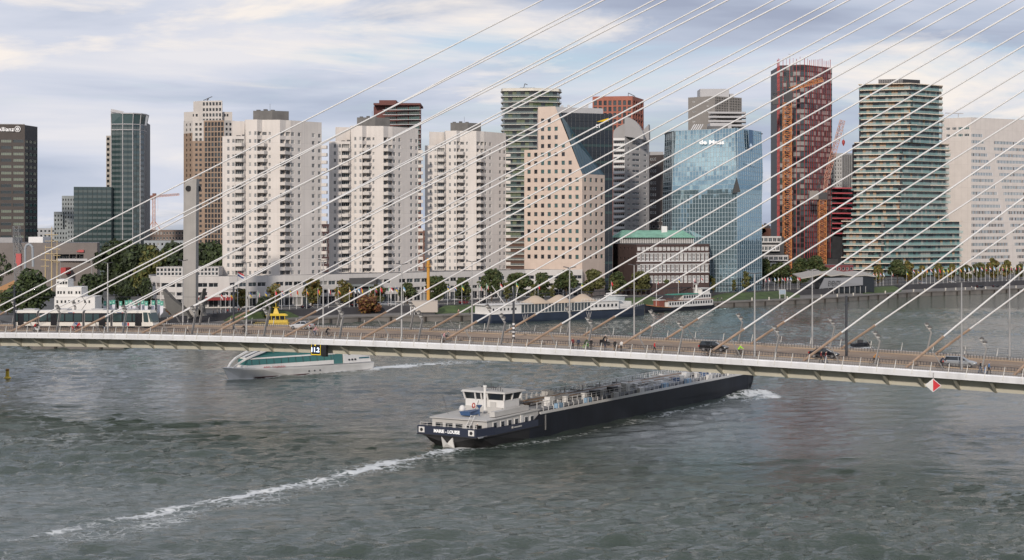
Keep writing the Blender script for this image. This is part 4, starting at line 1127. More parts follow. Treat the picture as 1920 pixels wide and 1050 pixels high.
# ------------------------------------------------------------------ green balcony tower
Yw = 917; zw = lambda py: PZ(py, Yw)
m_slab = mat('balcony_slab_cream', (0.60, 0.58, 0.52), 0.7, var=0.08)
m_grn = mat('green_wall_panel', (0.07, 0.10, 0.045), 0.5, var=0.15)
m_railgl = mat('railing_glass', (0.20, 0.25, 0.25), 0.08, alpha=0.55)
gw = Bld('green_balcony_tower', 'dark green apartment tower ringed by cream balcony slabs, behind third white tower', 'apartment building', 995, Yw)
ring = lambda o: [gw.P(p) for p in ((941-o, Yw+6), (944-o, Yw-o*.3), (1000, Yw-2-o*.4), (1046+o, Yw+2-o*.3), (1051+o, Yw+10), (1046, Yw+30), (944, Yw+30))]
nfl = 33; fh = (zw(170)-ZG)/nfl
for k in range(nfl):
    z1 = zw(170)-fh*k
    if z1 < 8: break
    mb = MB(); mb.prism(ring(2.2 if k % 3 else 2.8), z1-.30, z1); MBb(mb, 'balcony_slab', m_slab, gw.root)
mb = MB(); mg = MB(); inner = ring(-1.5)
for k in range(nfl):
    z1 = zw(170)-fh*k-.3; z0 = z1-fh+.3
    for i in range(4):
        a, c_ = Vector((*inner[i], 0)), Vector((*inner[i+1], 0)); n = max(2, int((c_-a).length/2.2))
        for j in range(n):
            p, q = a.lerp(c_, j/n), a.lerp(c_, (j+.94)/n)
            mi = 0 if rng.random() < .34 else (1 if rng.random() < .6 else 2)
            mb.quad(p+Vector((0, 0, z0)), q+Vector((0, 0, z0)), q+Vector((0, 0, z1)), p+Vector((0, 0, z1)), mi)
    r2 = ring(2.0)
    for i in range(4):
        a, c_ = r2[i], r2[i+1]; mg.quad((*a, z0), (*c_, z0), (*c_, z0+1.05), (*a, z0+1.05))
MBb(mb, 'facade_panel_grid', [m_grn, g_dark, g_green], gw.root, kind='stuff'); MBb(mg, 'railing_glazing', m_railgl, gw.root, kind='stuff')
mb = MB(); mb.prism(ring(-2.2), ZG, zw(172)); MBb(mb, 'core', m_fr_d, gw.root)
mb = MB(); mb.prism(ring(1.5), zw(170), zw(165.5)); MBb(mb, 'roof_slab', m_slab, gw.root)
mb = MB(); mb.box(PX(975, Yw+12), PX(1003, Yw+12), Yw+10, Yw+20, zw(166), zw(161.5)); mb.bar(P3(982, 165, Yw+8), P3(984, 157, Yw+8), .4); mb.bar(P3(984, 157, Yw+8), P3(989, 159, Yw+8), .4); MBb(mb, 'roof_equipment', m_dark, gw.root)
mb = MB(); mb.prism(ring(-.6), ZG, 26); MBb(mb, 'brick_base', mat('brown_brick_base', (.11,.065,.05), .9), gw.root)

# ------------------------------------------------------------------ red-brown topped block behind the middle white tower
Yk = 820; zk_ = lambda py: PZ(py, Yk)
m_rust = mat('rust_cladding', (0.13, 0.045, 0.038), 0.7, var=0.15)
rk = Bld('rust_topped_tower', 'dark tower with rust-red cap and glazed upper floors behind middle white tower', 'apartment building', 745, Yk)
X5 = lambda c: 600+c/3.5
Y5 = lambda r: 170+r/3.5
rk.shell([(X5(352), Yk+6), (X5(420), Yk+4), (X5(658), Yk), (X5(664), Yk+24), (X5(352), Yk+24)], ZG, zk_(Y5(96)),
   {1: dict(cols=[(X5(424), X5(500)), (X5(503), X5(577)), (X5(580), X5(654))], rows=[(zk_(Y5(125+32*k)), zk_(Y5(102+32*k))) for k in range(24)], depth=.4, panes=((g_teal, .5), (g_green, .3), (g_dark, .2)), frame=m_fr_d, fw=.2, mull=5)})
mb = MB(); mb.box(PX(X5(352), Yk), PX(X5(660), Yk), Yk-1, Yk+25, zk_(Y5(95)), zk_(Y5(82))); MBb(mb, 'roof_rim', m_rust, rk.root)
mb = MB(); mb.box(PX(X5(388), Yk+6), PX(X5(500), Yk+6), Yk+6, Yk+18, zk_(Y5(84)), zk_(Y5(56))); mb.box(PX(X5(500), Yk+8), PX(X5(520), Yk+8), Yk+8, Yk+14, zk_(Y5(84)), zk_(Y5(68))); MBb(mb, 'plant_room', m_rust, rk.root)
for k in range(12):
    mb = MB(); z = zk_(Y5(128+32*k)); mb.box(PX(X5(420), Yk)-.5, PX(X5(660), Yk)+.4, Yk-1.2, Yk+1, z, z+.3); MBb(mb, 'floor_band', m_ltgrey, rk.root)
rk.done([m_rust], m_roof)
# ------------------------------------------------------------------ red-finned tower
Ye = 940; ze_ = lambda py: PZ(py, Ye)
m_fin = mat('red_fin', (0.40, 0.060, 0.060), 0.5, var=0.15)
m_darkred = mat('dark_red_spandrel', (0.05, 0.035, 0.038), 0.5)
ra = Bld('red_finned_tower', 'tallest tower, dark with vertical red fins, behind an orange tower crane', 'apartment building', 1508, Ye)
pl = [(1457.5, Ye+10), (1462, Ye+2), (1500, Ye-3), (1508, Ye-2.5), (1514, Ye-.5), (1560, Ye+16)]
ztp = ze_(112)
fh = 10.05/S(Ye)
mb = MB(); ms = MB(); nfl = 36
P_ = [Vector((*ra.P(p), 0)) for p in pl]
fins = []
for a, c_ in zip(P_[:-1], P_[1:]):
    L = (c_-a).length; n = max(1, round(L/2.05)); d = (c_-a)/L; nn = Vector((d.y, -d.x, 0))
    for j in range(n):
        p, q = a.lerp(c_, j/n), a.lerp(c_, (j+1)/n); fins.append((p, d, nn))
        for k in range(nfl):
            z1 = ztp-fh*k-.9; z0 = z1-fh+.9
            if z0 < 16: break
            if k == 0: continue
            mi = rng.choices([0, 1, 2, 3], [.16, .40, .34, .10])[0] if k > 0 else 2
            if k > 27 and mi == 2: mi = 0
            mb.quad(p+Vector((0, 0, z0)), q+Vector((0, 0, z0)), q+Vector((0, 0, z1)), p+Vector((0, 0, z1)), mi)
            ms.quad(p+nn*.05+Vector((0, 0, z1)), q+nn*.05+Vector((0, 0, z1)), q+nn*.05+Vector((0, 0, z1+.9)), p+nn*.05+Vector((0, 0, z1+.9)))
MBb(mb, 'window_grid', [g_dark, g_mid, g_blind, g_green], ra.root, kind='stuff'); MBb(ms, 'spandrel_grid', m_darkred, ra.root, kind='stuff')
for i, (p, d, nn) in enumerate(fins):
    f_ = MB(); w = .26 if i % 2 else .16; f_.obox(p-d*w/2+Vector((0, 0, 14)), d*w, nn*(.28 if i % 2 else .18), (0, 0, ztp-14+rng.uniform(-.4, 1.6))); MBb(f_, 'fin', m_fin, ra.root)
core = [(p.x, p.y+.35) for p in P_]+[(P_[-1].x, P_[-1].y+16), (P_[0].x, P_[0].y+24)]
mb = MB(); mb.prism(core, ZG, ztp-3.4); MBb(mb, 'core', m_fr_d, ra.root)
mb = MB(); mb.box(PX(1458, Ye), PX(1560, Ye+14), Ye-3, Ye+26, ZG, 13.5); MBb(mb, 'podium', m_podd, ra.root)
p = P3(1481, 111, Ye+8); mb = MB(); mb.bar(p, p+Vector((0, 0, 3)), .25); mb.bar(p+Vector((-1, 0, 3)), p+Vector((2.5, 0, 2.6)), .2); MBb(mb, 'roof_crane', m_steel, ra.root)
# red banded wing with dark base
Yx = 960; zx = lambda py: PZ(py, Yx)
rw_ = Bld('red_banded_block', 'glazed block with horizontal red bands over a black base, right of the red-finned tower', 'apartment building', 1578, Yx)
rw_.shell([(1556, Yx-2), (1602, Yx+4), (1602, Yx+25), (1556, Yx+25)], ZG, zx(352), {0: dict(cols=[(1557, 1568), (1568.6, 1579), (1579.6, 1590), (1590.6, 1601)], rows=[(zx(360.5+9.4*k), zx(353+9.4*k)) for k in range(9)], depth=.5, panes=((g_mid, .4), (g_dark, .4), (g_blind, .2)), frame=m_fr_d, fw=.2, mull=3)})
for k in range(10):
    mb = MB(); z = zx(353+9.4*k); mb.box(PX(1555.5, Yx-4), PX(1603, Yx-4), Yx-4, Yx, z-.35, z+.35); MBb(mb, 'red_band', mat('red_band', (.42,.06,.08), .5), rw_.root)
rw_.done([m_podd], m_roof)
Yx2 = 1010; zx2 = lambda py: PZ(py, Yx2)
gs = Bld('grey_slab_tower', 'grey slab tower with tall light piers half hidden behind the terraced tower', 'apartment building', 1582, Yx2)
gs.shell([(1558, Yx2+3), (1579, Yx2), (1606, Yx2+6), (1606, Yx2+30), (1558, Yx2+30)], ZG, zx2(287), {
  0: dict(cols=[(1560+k*5, 1563+k*5) for k in range(4)], rows=[(zx2(297+7.6*k), zx2(292+7.6*k)) for k in range(9)], depth=.3, panes=((g_dark, .7), (g_mid, .3)), frame=m_fr_w, fw=.2),
  1: dict(cols=[(1580+k*3.6, 1582.2+k*3.6) for k in range(7)], rows=[(zx2(352), zx2(290))], depth=.4, panes=((g_dark, 1),), frame=m_fr_d, fw=.1)})
gs.done([mat('pale_grey_pier', (.36,.36,.36), .7)], m_roof)

# ------------------------------------------------------------------ terraced tower with long balcony slabs
Yt = 900; zt_ = lambda py: PZ(py, Yt)
m_tslab = mat('terrace_slab_cream', (0.66, 0.58, 0.48), 0.7, var=0.06)
m_tslab2 = mat('terrace_slab_front', (0.66, 0.58, 0.48), 0.7, var=0.06)
m_wood = mat('timber_panel', (0.36, 0.25, 0.17), 0.7, var=0.2)
m_tgl = mat('balcony_glass_green', (0.26, 0.42, 0.41), 0.06, alpha=0.55, spec=.8)
tt = Bld('terraced_tower', 'stepped tower of cream balcony slabs and green glass railings on a wide base', 'apartment building', 1690, Yt)
def tblock(xl, xc, xr, py0, py1, step, dYl, dYr):
    n = round((py1-py0)/step); rg2 = random.Random(int(xl))
    fac = MB(); gl = MB()
    for k in range(n):
        z1 = zt_(py0+step*k); z0 = zt_(py0+step*(k+1))
        jl, jr = rg2.choice((-3, 0, 2)), rg2.choice((-3, 0, 2.5)); jc = rg2.choice((-2, 0, 1, 3))
        out = [tt.P((xl+jl, Yt+dYl)), tt.P((xc+jc, Yt-2.2)), tt.P((xr+jr, Yt+dYr)), tt.P((xr-2, Yt+dYr+18)), tt.P((xl+4, Yt+dYl+18))]
        sl = MB(); sl.prism(out, z1-.42, z1); MBb(sl, 'balcony_slab', m_tslab, tt.root)
        inn = [Vector((*tt.P((xl+7, Yt+dYl+2.2)), 0)), Vector((*tt.P((xc+jc*.2, Yt+.8)), 0)), Vector((*tt.P((xr-7, Yt+dYr+2.0)), 0))]
        for si, (a, c_) in enumerate(zip(inn[:-1], inn[1:])):
            m_ = max(3, int((c_-a).length/1.7))
            for j in range(m_):
                p, q = a.lerp(c_, j/m_), a.lerp(c_, (j+.93)/m_)
                if si == 0: mi = rg2.choices([0, 1, 2, 3, 4], [.30, .08, .24, .12, .26])[0]
                else: mi = rg2.choices([0, 1, 2, 3, 4], [.04, .18, .30, .28, .20])[0]
                fac.quad(p+Vector((0, 0, z0)), q+Vector((0, 0, z0)), q+Vector((0, 0, z1-.42)), p+Vector((0, 0, z1-.42)), mi)
        g = [Vector((*p, 0)) for p in out[:3]]
        frac = (rg2.uniform(0, .12), rg2.uniform(.5, 1))
        gl.quad(g[0]+Vector((0, .2, z0)), g[0].lerp(g[1], .97)+Vector((0, .2, z0)), g[0].lerp(g[1], .97)+Vector((0, .2, z0+1.1)), g[0]+Vector((0, .2, z0+1.1)))
        gl.quad(g[1].lerp(g[2], .03)+Vector((-.05, -.1, z0-.3)), g[2]+Vector((-.05, -.1, z0-.3)), g[2]+Vector((-.05, -.1, z0+1.25)), g[1].lerp(g[2], .03)+Vector((-.05, -.1, z0+1.25)))
    MBb(fac, 'facade_panel_grid', [m_wood, g_dark, g_mid, g_teal, g_blind], tt.root, kind='stuff'); MBb(gl, 'railing_glazing', m_tgl, tt.root, kind='stuff')
    co_ = [(p.x, p.y+.4) for p in inn]+[(inn[2].x-1, inn[2].y+16), (inn[0].x+1, inn[0].y+16)]
    mb = MB(); mb.prism(co_, zt_(py1), zt_(py0)-.5); MBb(mb, 'core', m_fr_d, tt.root)
tblock(1612, 1707, 1768, 156, 266, 11.05, 5, 14)
tblock(1599, 1687, 1780, 266, 414, 11.35, 4, 20)
tblock(1580, 1652, 1806, 414, 515, 11.3, 3, 22)
mb = MB(); q = [tt.P(p) for p in ((1647, Yt+10), (1693, Yt+7), (1725, Yt+13), (1725, Yt+22), (1647, Yt+22))]; mb.prism(q, zt_(156.5), zt_(146)); MBb(mb, 'plant_room', m_fr_d, tt.root)
for k in range(14):
    f_ = MB(); p = P3(1648+k*3.3, 146, Yt+9.9-k*.22); f_.box(p.x-.1, p.x+.1, p.y-.3, p.y, zt_(156), zt_(145.5)); MBb(f_, 'plant_room_fin', m_greyc, tt.root)
mb = MB(); mb.prism([tt.P(p) for p in ((1584, Yt+4), (1652, Yt), (1800, Yt+22), (1800, Yt+40), (1584, Yt+40))], ZG, zt_(512)); MBb(mb, 'base', m_podd, tt.root)

# ------------------------------------------------------------------ white wedge office on the right edge
Yv = 960; zv_ = lambda py: PZ(py, Yv)
m_wht = mat('white_tile_cladding', (0.60, 0.56, 0.53), 0.7, var=0.05, joint=(3.9, 7.0, .07, .82))
wf = Bld('white_office_block', 'large pale office block with bluish window ribbons at the right edge', 'office building', 1860, Yv)
X3 = lambda c: 1560+c/4.2
Y3 = lambda r: 110+r/4.2
zT = zv_(220)
A, Bm, Ce = (X3(868), Yv+10), (X3(1096), Yv), (2080, Yv+62)
wf.seg(A, Bm, ZG, zT, cols=[(X3(898), X3(930)), (X3(946), X3(980)), (X3(993), X3(1030)), (X3(1041), X3(1080))], rows=[(zv_(Y3(612)), zv_(Y3(588))), (zv_(Y3(558)), zv_(Y3(534)))], depth=.25, panes=((g_mid, .5), (g_teal, .3), (g_blind, .2)), frame=m_fr_w, fw=.2, mull=2)
# right face: ribbons in two fields separated by a diagonal fold
Afv, Bfv = Vector((*wf.P(Bm), 0)), Vector((*wf.P(Ce), 0)); dd = (Bfv-Afv).normalized(); nn = Vector((dd.y, -dd.x, 0))
def uu(px): k = (px-960)/F; return (k*Afv.y-Afv.x)/(dd.x-k*dd.y)
nrow = 23; zc = ZG
def wq(u0, u1, a0, a1): wf.wall.quad(Afv+dd*u0+Vector((0, 0, a0)), Afv+dd*u1+Vector((0, 0, a0)), Afv+dd*u1+Vector((0, 0, a1)), Afv+dd*u0+Vector((0, 0, a1)), 0, [(u0, a0), (u1, a0), (u1, a1), (u0, a1)])
ribbons = MB()
for r in range(nrow-1, -1, -1):
    pyc = 253.5+12.05*r; za, zb2_ = zv_(pyc+2.9), zv_(pyc-2.6)
    if za < ZG+1: continue
    wq(0, uu(2080), zc, za); st = 0
    f1 = X3(1185)+ (r*3.1 if r < 11 else 34+(r-11)*2.2); f2 = (X3(1255)+5+max(0, r-2)*2.6)
    for (q0, q1) in ((X3(1100), f1), (f2, 1930), (1934, 2070)):
        if r == 0 and q0 == f2: continue
        u0, u1 = uu(q0), uu(q1); wq(st, u0, za, zb2_); st = u1
        n = max(2, int((u1-u0)/1.25))
        for k in range(n):
            p, q = Afv+dd*(u0+(u1-u0)*k/n)-nn*.25, Afv+dd*(u0+(u1-u0)*(k+.66)/n)-nn*.25
            mi = rng.choices([0, 1, 2], [.35, .35, .30])[0] if r > 11 else rng.choices([0, 1, 2], [.06, .24, .70])[0]
            ribbons.quad(p+Vector((0, 0, za)), q+Vector((0, 0, za)), q+Vector((0, 0, zb2_)), p+Vector((0, 0, zb2_)), mi)
            p2 = Afv+dd*(u0+(u1-u0)*(k+1)/n)-nn*.2; q2 = Afv+dd*(u0+(u1-u0)*(k+.66)/n)-nn*.2
            wf.wall.quad(q2+Vector((0, 0, za)), p2+Vector((0, 0, za)), p2+Vector((0, 0, zb2_)), q2+Vector((0, 0, zb2_)))
    wq(st, uu(2080), za, zb2_); zc = zb2_
wq(0, uu(2080), zc, zT-.0)
MBb(ribbons, 'window_ribbon', [g_dark, mat('glass_pale_blue', (.10,.16,.19), .06, spec=.8), mat('glass_sky', (.30,.38,.42), .05, metal=.5)], wf.root, kind='stuff')
wf.seg((X3(862), Yv+40), A, ZG, zT)
wf.roof.poly([(*wf.P(p), zT-.1) for p in (A, Bm, Ce, (2080, Yv+90), (X3(862), Yv+60))])
p = P3(1797, 220, Yv+15); mb = MB(); mb.bar(p, p+Vector((0, 0, 2.5)), .4); mb.bar(p+Vector((-8, 0, 2.6)), p+Vector((3, 0, 2.3)), .5); MBb(mb, 'facade_cradle_crane', m_ltgrey, wf.root)
wf.done([m_wht], m_roof)

# ------------------------------------------------------------------ small buildings left of the red-finned tower
Yo = 1020; zo = lambda py: PZ(py, Yo)
cu = Bld('tilted_cube_house', 'yellow and grey tilted cube houses on a roofline beside the blue glass block', 'house', 1436, Yo)
mb = MB(); c0 = P3(1429, 421, Yo); mb.obox(c0-Vector((2.6, 0, 2)), (2.4, 0, -4.4), (0, 5, 0), (3.0, 0, 2.0)); MBb(mb, 'yellow_roof', mat('cube_yellow', (.55,.32,.05), .7), cu.root)
mb = MB(); c0 = P3(1437, 424, Yo+2); mb.obox(c0-Vector((3, 0, 3.5)), (3.4, 0, -2.2), (0, 6, 0), (2.6, 0, 5.4)); MBb(mb, 'slate_roof', mat('cube_slate', (.07,.065,.07), .8), cu.root)
mb = MB(); mb.box(PX(1425, Yo), PX(1450, Yo), Yo, Yo+9, ZG, zo(428)); MBb(mb, 'base', mat('cube_base', (.15,.07,.05), .9), cu.root)
pc = Bld('hexagon_tower', 'slim pale tower with bulging rounded floors just left of the red-finned tower', 'apartment building', 1453, 990)
mb = MB(); zz = ZG; k = 0
while zz < PZ(394, 990):
    mb.lathe([(1.5, 0), (2.1, .3), (2.1, 2.2), (1.5, 2.5)], (PX(1453, 990), 990, zz), 10); zz += 2.5
mb.lathe([(1.9, 0), (.2, 2.4)], (PX(1453, 990), 990, zz), 10); MBb(mb, 'wall', mat('pale_tile', (.40,.39,.37), .7), pc.root)
Yp = 900; zp = lambda py: PZ(py, Yp)
lw_ = Bld('white_terraced_flats', 'low white terraced flats with dark glazing at the foot of the blue glass block', 'apartment building', 1445, Yp)
for i, (xa, xb, pa, pb, dy) in enumerate(((1424, 1465, 455, 443, 0), (1426, 1462, 471, 459, -2), (1432, 1478, 489, 478, -5), (1424, 1476, 515, 492, -6))):
    n = 5; A_, B_ = (xa, Yp+dy), (xb, Yp+dy)
    lw_.shell([A_, B_, (xb, Yp+20), (xa, Yp+20)], zp(pa), zp(pb), {0: dict(cols=[(xa+(xb-xa)*(k+.08)/n, xa+(xb-xa)*(k+.92)/n) for k in range(n)], rows=[(zp(pa)+.5, zp(pb)-.9)], depth=.4, panes=((g_dark, .6), (g_mid, .4)), frame=m_fr_w, fw=.15, mull=1)})
mb = MB(); mb.prism([lw_.P(p) for p in ((1426, Yp+1), (1470, Yp+1), (1470, Yp+19), (1426, Yp+19))], ZG, zp(445)); MBb(mb, 'core', m_podd, lw_.root)
lw_.done([mat('flat_white', (.5,.49,.48), .7, var=.08)], m_roof)

# ------------------------------------------------------------------ tower cranes
m_orange = mat('crane_orange', (0.52, 0.20, 0.06), 0.6, var=0.15)
m_pinkc = mat('crane_faded_red', (0.50, 0.27, 0.20), 0.6, var=0.15)
def lattice(mb, p, q, w, n, up=Vector((0, 1, 0)), tri=False, th=.16):
    p, q = Vector(p), Vector(q); d = (q-p); L = d.length; dn = d/L
    sx = dn.cross(up).normalized(); sy = sx.cross(dn).normalized()
    cs = [(-.5, -.5), (.5, -.5), (.5, .5), (-.5, .5)] if not tri else [(-.5, -.4), (.5, -.4), (0, .6)]
    cor = [[p+dn*(L*k/n)+sx*a*w+sy*b_*w for a, b_ in cs] for k in range(n+1)]
    m_ = len(cs)
    for j in range(m_): mb.bar(cor[0][j], cor[n][j], th)
    for k in range(n):
        for j in range(m_):
            a, b_ = cor[k], cor[k+1]
            mb.bar(a[j], b_[(j+1) % m_], th*.6) if k % 2 else mb.bar(a[(j+1) % m_], b_[j], th*.6)
            mb.bar(b_[j], b_[(j+1) % m_], th*.5)
Yk1 = 915; zc1 = lambda py: PZ(py, Yk1)
cr1 = thing('tower_crane', 'orange tower crane with level jib in front of the red-finned tower', 'crane', (PX(1476, Yk1), Yk1, ZG))
X = PX(1476, Yk1)
mb = MB(); lattice(mb, (X, Yk1, ZG), (X, Yk1, zc1(193)), 4.3, 44, th=.34); MBb(mb, 'mast', m_orange, cr1)
mb = MB(); lattice(mb, P3(1480, 168, Yk1), P3(1542, 149, Yk1), 2.2, 14, up=Vector((0, 1, 0)), tri=True, th=.3); MBb(mb, 'jib', m_orange, cr1)
mb = MB(); lattice(mb, P3(1448, 178, Yk1), P3(1482, 168, Yk1), 1.8, 8, th=.28); MBb(mb, 'counter_jib', m_dark, cr1)
mb = MB(); p = P3(1453, 183, Yk1); mb.box(p.x-1.6, p.x+1.8, Yk1-1.2, Yk1+1.2, p.z-4.0, p.z+.6); MBb(mb, 'counterweight', mat('counterweight_grey', (.09,.09,.09), .8), cr1)
mb = MB(); p = P3(1478, 180, Yk1); mb.box(X-1.6, X+2.4, Yk1-2, Yk1+1.5, zc1(193), zc1(172)); MBb(mb, 'cab', m_dark, cr1)
mb = MB(); lattice(mb, P3(1479, 172, Yk1), P3(1476, 132, Yk1), 1.3, 7, th=.2); MBb(mb, 'apex', m_dark, cr1)
mb = MB(); mb.bar(P3(1476, 132, Yk1), P3(1520, 156, Yk1), .1); mb.bar(P3(1476, 132, Yk1), P3(1450, 177, Yk1), .1); MBb(mb, 'pendant_bar', m_dark, cr1)
Yk2 = 925
cr2 = thing('tower_crane', 'luffing orange crane with pale raised jib right of the red-finned tower', 'crane', (PX(1541.5, Yk2), Yk2, ZG))
mb = MB(); X = PX(1541.5, Yk2); lattice(mb, (X, Yk2, ZG), (X, Yk2, PZ(375, Yk2)), 4.0, 26, th=.34); MBb(mb, 'mast', m_orange, cr2)
mb = MB(); mb.box(X-2.4, X+2.8, Yk2-2, Yk2+2, PZ(376, Yk2), PZ(361, Yk2)); MBb(mb, 'slewing_platform', m_dark, cr2)
mb = MB(); p = P3(1526, 367, Yk2); mb.box(p.x-2.8, p.x+2.4, Yk2-1.6, Yk2+1.2, p.z-2.2, p.z+2.8); MBb(mb, 'counterweight', mat('counterweight_pale', (.26,.24,.22), .8), cr2)
mb = MB(); lattice(mb, P3(1549, 334, Yk2), P3(1579, 226, Yk2), 3.0, 18, tri=True, th=.26); lattice(mb, P3(1546, 362, Yk2), P3(1549, 334, Yk2), 2.0, 5, tri=True, th=.24); MBb(mb, 'jib', m_pinkc, cr2)
mb = MB(); mb.bar(P3(1580, 227, Yk2), P3(1581.5, 262, Yk2), .09); MBb(mb, 'hoist_rope', m_dark, cr2)
mb = MB(); p = P3(1581.5, 267, Yk2); mb.lathe([(.2, -2), (.9, -.4), (.9, .8), (.2, 1.6)], p, 8); MBb(mb, 'hook_block', m_fin, cr2)
mb = MB(); lattice(mb, P3(1533, 360, Yk2), P3(1540, 330, Yk2), 1.1, 6, th=.2); mb.bar(P3(1540, 330, Yk2), P3(1575, 240, Yk2), .08); MBb(mb, 'gantry', m_dark, cr2)

# ------------------------------------------------------------------ events pavilion with wavy roof
Yn = 722; zn = lambda py: PZ(py, Yn)
ev = Bld('events_pavilion', 'low pavilion on the quay with a wavy roof and slanted EVENTS sign', 'pavilion', 1570, Yn, z=ZP)
wav = [(1502, 521, -3), (1520, 518, -2), (1545, 511.5, 0), (1558, 516.5, 1), (1580, 513.5, 3), (1600, 517, 5), (1622, 515, 8), (1642, 517.5, 10)]
mb = MB()
for (a, ya, da), (c_, yc, dc) in zip(wav[:-1], wav[1:]):
    p, q = P3(a, ya, Yn+da), P3(c_, yc, Yn+dc); e = Vector((0, 22, 1.2)); t_h = Vector((0, 0, .5))
    mb.loft([[p, p+e, p+e-t_h, p-t_h], [q, q+e, q+e-t_h, q-t_h]])
MBb(mb, 'wavy_roof', mat('pavilion_roof', (.38,.36,.33), .6), ev.root)
mb = MB(); q = [P3(1541, 537, Yn+1), P3(1640, 535, Yn+10)]; 
mb.prism([(q[0].x, q[0].y+1), (q[1].x, q[1].y+1), (q[1].x, q[1].y+18), (q[0].x, q[0].y+18)], ZP, zn(519)); MBb(mb, 'glazed_hall', g_dark, ev.root)
sg = [P3(1536, 541.5, Yn-.5), P3(1618, 534.5, Yn+7), P3(1618, 519.5, Yn+7), P3(1546, 521.5, Yn-.5)]
mb = MB(); mb.loft([[p for p in sg], [p+Vector((-.1, .5, 0)) for p in sg]]); MBb(mb, 'sign_board', mat('sign_grey', (.24,.25,.27), .6), ev.root)
letters('EVENTS', 27/S(Yn), 9.5/S(Yn), mat('sign_black', (.01,.01,.012), .6), ev.root, P3(1564.5, 531.3, Yn+1.0), math.atan2(7.5, PX(1618, Yn+7)-PX(1536, Yn)), bold=-.01, shear=.25)
for k in range(9):
    mb = MB(); p = P3(1543+k*10, 537, Yn+.6+k*.9); mb.bar((p.x, p.y, ZP), (p.x, p.y, zn(538)), .22); MBb(mb, 'column', m_steel, ev.root)
# ------------------------------------------------------------------ dark office tower, left edge
Ya_ = 850; za_ = lambda py: PZ(py, Ya_)
X0 = lambda c: c/3.5
Y0 = lambda r: 180+r/3.5
m_dkclad = mat('brown_black_cladding', (0.050, 0.040, 0.036), 0.6, var=0.12, joint=(4, 3.4, .04, .8))
m_dkclad2 = mat('charcoal_cladding', (0.045, 0.047, 0.052), 0.6, var=0.12)
m_palegl = mat('pale_green_glass', (0.20, 0.23, 0.19), 0.10, spec=.7)
al = Bld('dark_office_tower', 'dark brown office tower with pale window ribbons and round white emblem, left edge', 'office building', 35, Ya_)
rw2 = [(za_(Y0(307+41.8*k)), za_(Y0(287+41.8*k))) for k in range(17)]
al.seg((-95, Ya_-6), (X0(163), Ya_), ZG, za_(Y0(185)), cols=[(X0(163-160+2+j*80.5 - 322+k*0), X0(163-160+2+j*80.5-322+70)) for j in range(6) for k in range(1)], rows=rw2, depth=.3, panes=((m_palegl, .75), (g_mid, .25)), frame=m_fr_d, fw=.12, mull=5)
al.seg((X0(163), Ya_), (X0(246), Ya_+16), ZG, za_(Y0(190)), cols=[(X0(168), X0(190)), (X0(195), X0(217)), (X0(221), X0(243))], rows=rw2, depth=.3, panes=((m_palegl, .5), (g_teal, .5)), frame=m_fr_d, fw=.1, mull=1, m=1)
al.seg((X0(246), Ya_+16), (X0(240), Ya_+40), ZG, za_(Y0(190)))
al.roof.poly([(*al.P(p), za_(Y0(190))) for p in ((-95, Ya_-6), (X0(163), Ya_), (X0(246), Ya_+16), (X0(240), Ya_+40), (-95, Ya_+40))])
mb = MB(); p, q = P3(-95, 233, Ya_-6), P3(X0(163), 233, Ya_); mb.bar((p.x, p.y-.1, za_(233)), (q.x, q.y-.1, za_(233)), .3); MBb(mb, 'roof_rim', m_ltgrey, al.root)
letters('Allianz', 31/S(Ya_), 7.6/S(Ya_), lw, al.root, P3(10.6, 242.2, Ya_-2.4), 0.06, bold=.01)
em = MB(); c0 = P3(33, 241.8, Ya_-1.0); n = 20
for k in range(n):
    a0, a1 = 2*math.pi*k/n, 2*math.pi*(k+1)/n
    em.bar(c0+Vector((math.cos(a0)*1.45, 0, math.sin(a0)*1.45)), c0+Vector((math.cos(a1)*1.45, 0, math.sin(a1)*1.45)), .22)
for dx, h in ((-.55, .75), (0, 1.0), (.55, .75)): em.bar(c0+Vector((dx, 0, -h)), c0+Vector((dx, 0, h*.9)), .28)
MBb(em, 'emblem', lw, al.root)
al.done([m_dkclad, m_dkclad2], m_roof)
# ------------------------------------------------------------------ green glass tower with flared crown
Yh = 900; zh = lambda py: PZ(py, Yh)
gf = Bld('flared_glass_tower', 'green glass tower with white frame lines flaring at the crown and a low wing', 'office building', 235, Yh)
m_gp = mat('green_tower_glass', (0.035, 0.060, 0.062), 0.06, spec=.8); m_gp2 = mat('green_tower_spandrel', (0.095, 0.120, 0.122), 0.25)
m_gp3 = mat('green_tower_lit_glass', (0.07, 0.11, 0.115), 0.06, spec=.8)
crv = [(X0(730), Yh), (X0(806), Yh-1.5), (X0(872), Yh-.5), (X0(920), Yh+3), (X0(948), Yh+9), (X0(962), Yh+18)]
zt0 = zh(Y0(185)); fhh = (zh(Y0(222))-zh(Y0(222)+9.92))
def glassband(pts, ztop_, nfl, nm, rg2=random.Random(4)):
    mb = MB()
    V = [Vector((*gf.P(p), 0)) for p in pts]
    for k in range(nfl):
        z1 = ztop_-fhh*k; z0 = z1-fhh
        if z0 < ZG: break
        for i, (a, c_) in enumerate(zip(V[:-1], V[1:])):
            n = max(2, int((c_-a).length/2.3))
            for j in range(n):
                p, q = a.lerp(c_, j/n+.01), a.lerp(c_, (j+.97)/n)
                mb.quad(p+Vector((0, 0, z0)), q+Vector((0, 0, z0)), q+Vector((0, 0, z0+fhh*.45)), p+Vector((0, 0, z0+fhh*.45)), 1)
                mi = 0 if (i < 2 or rg2.random() < .25) else 2
                mb.quad(p+Vector((0, .15, z0+fhh*.45)), q+Vector((0, .15, z0+fhh*.45)), q+Vector((0, .15, z1)), p+Vector((0, .15, z1)), mi)
    MBb(mb, nm, [m_gp, m_gp2, m_gp3], gf.root, kind='stuff')
    return V
V = glassband(crv, zt0, 40, 'tower_glazing')
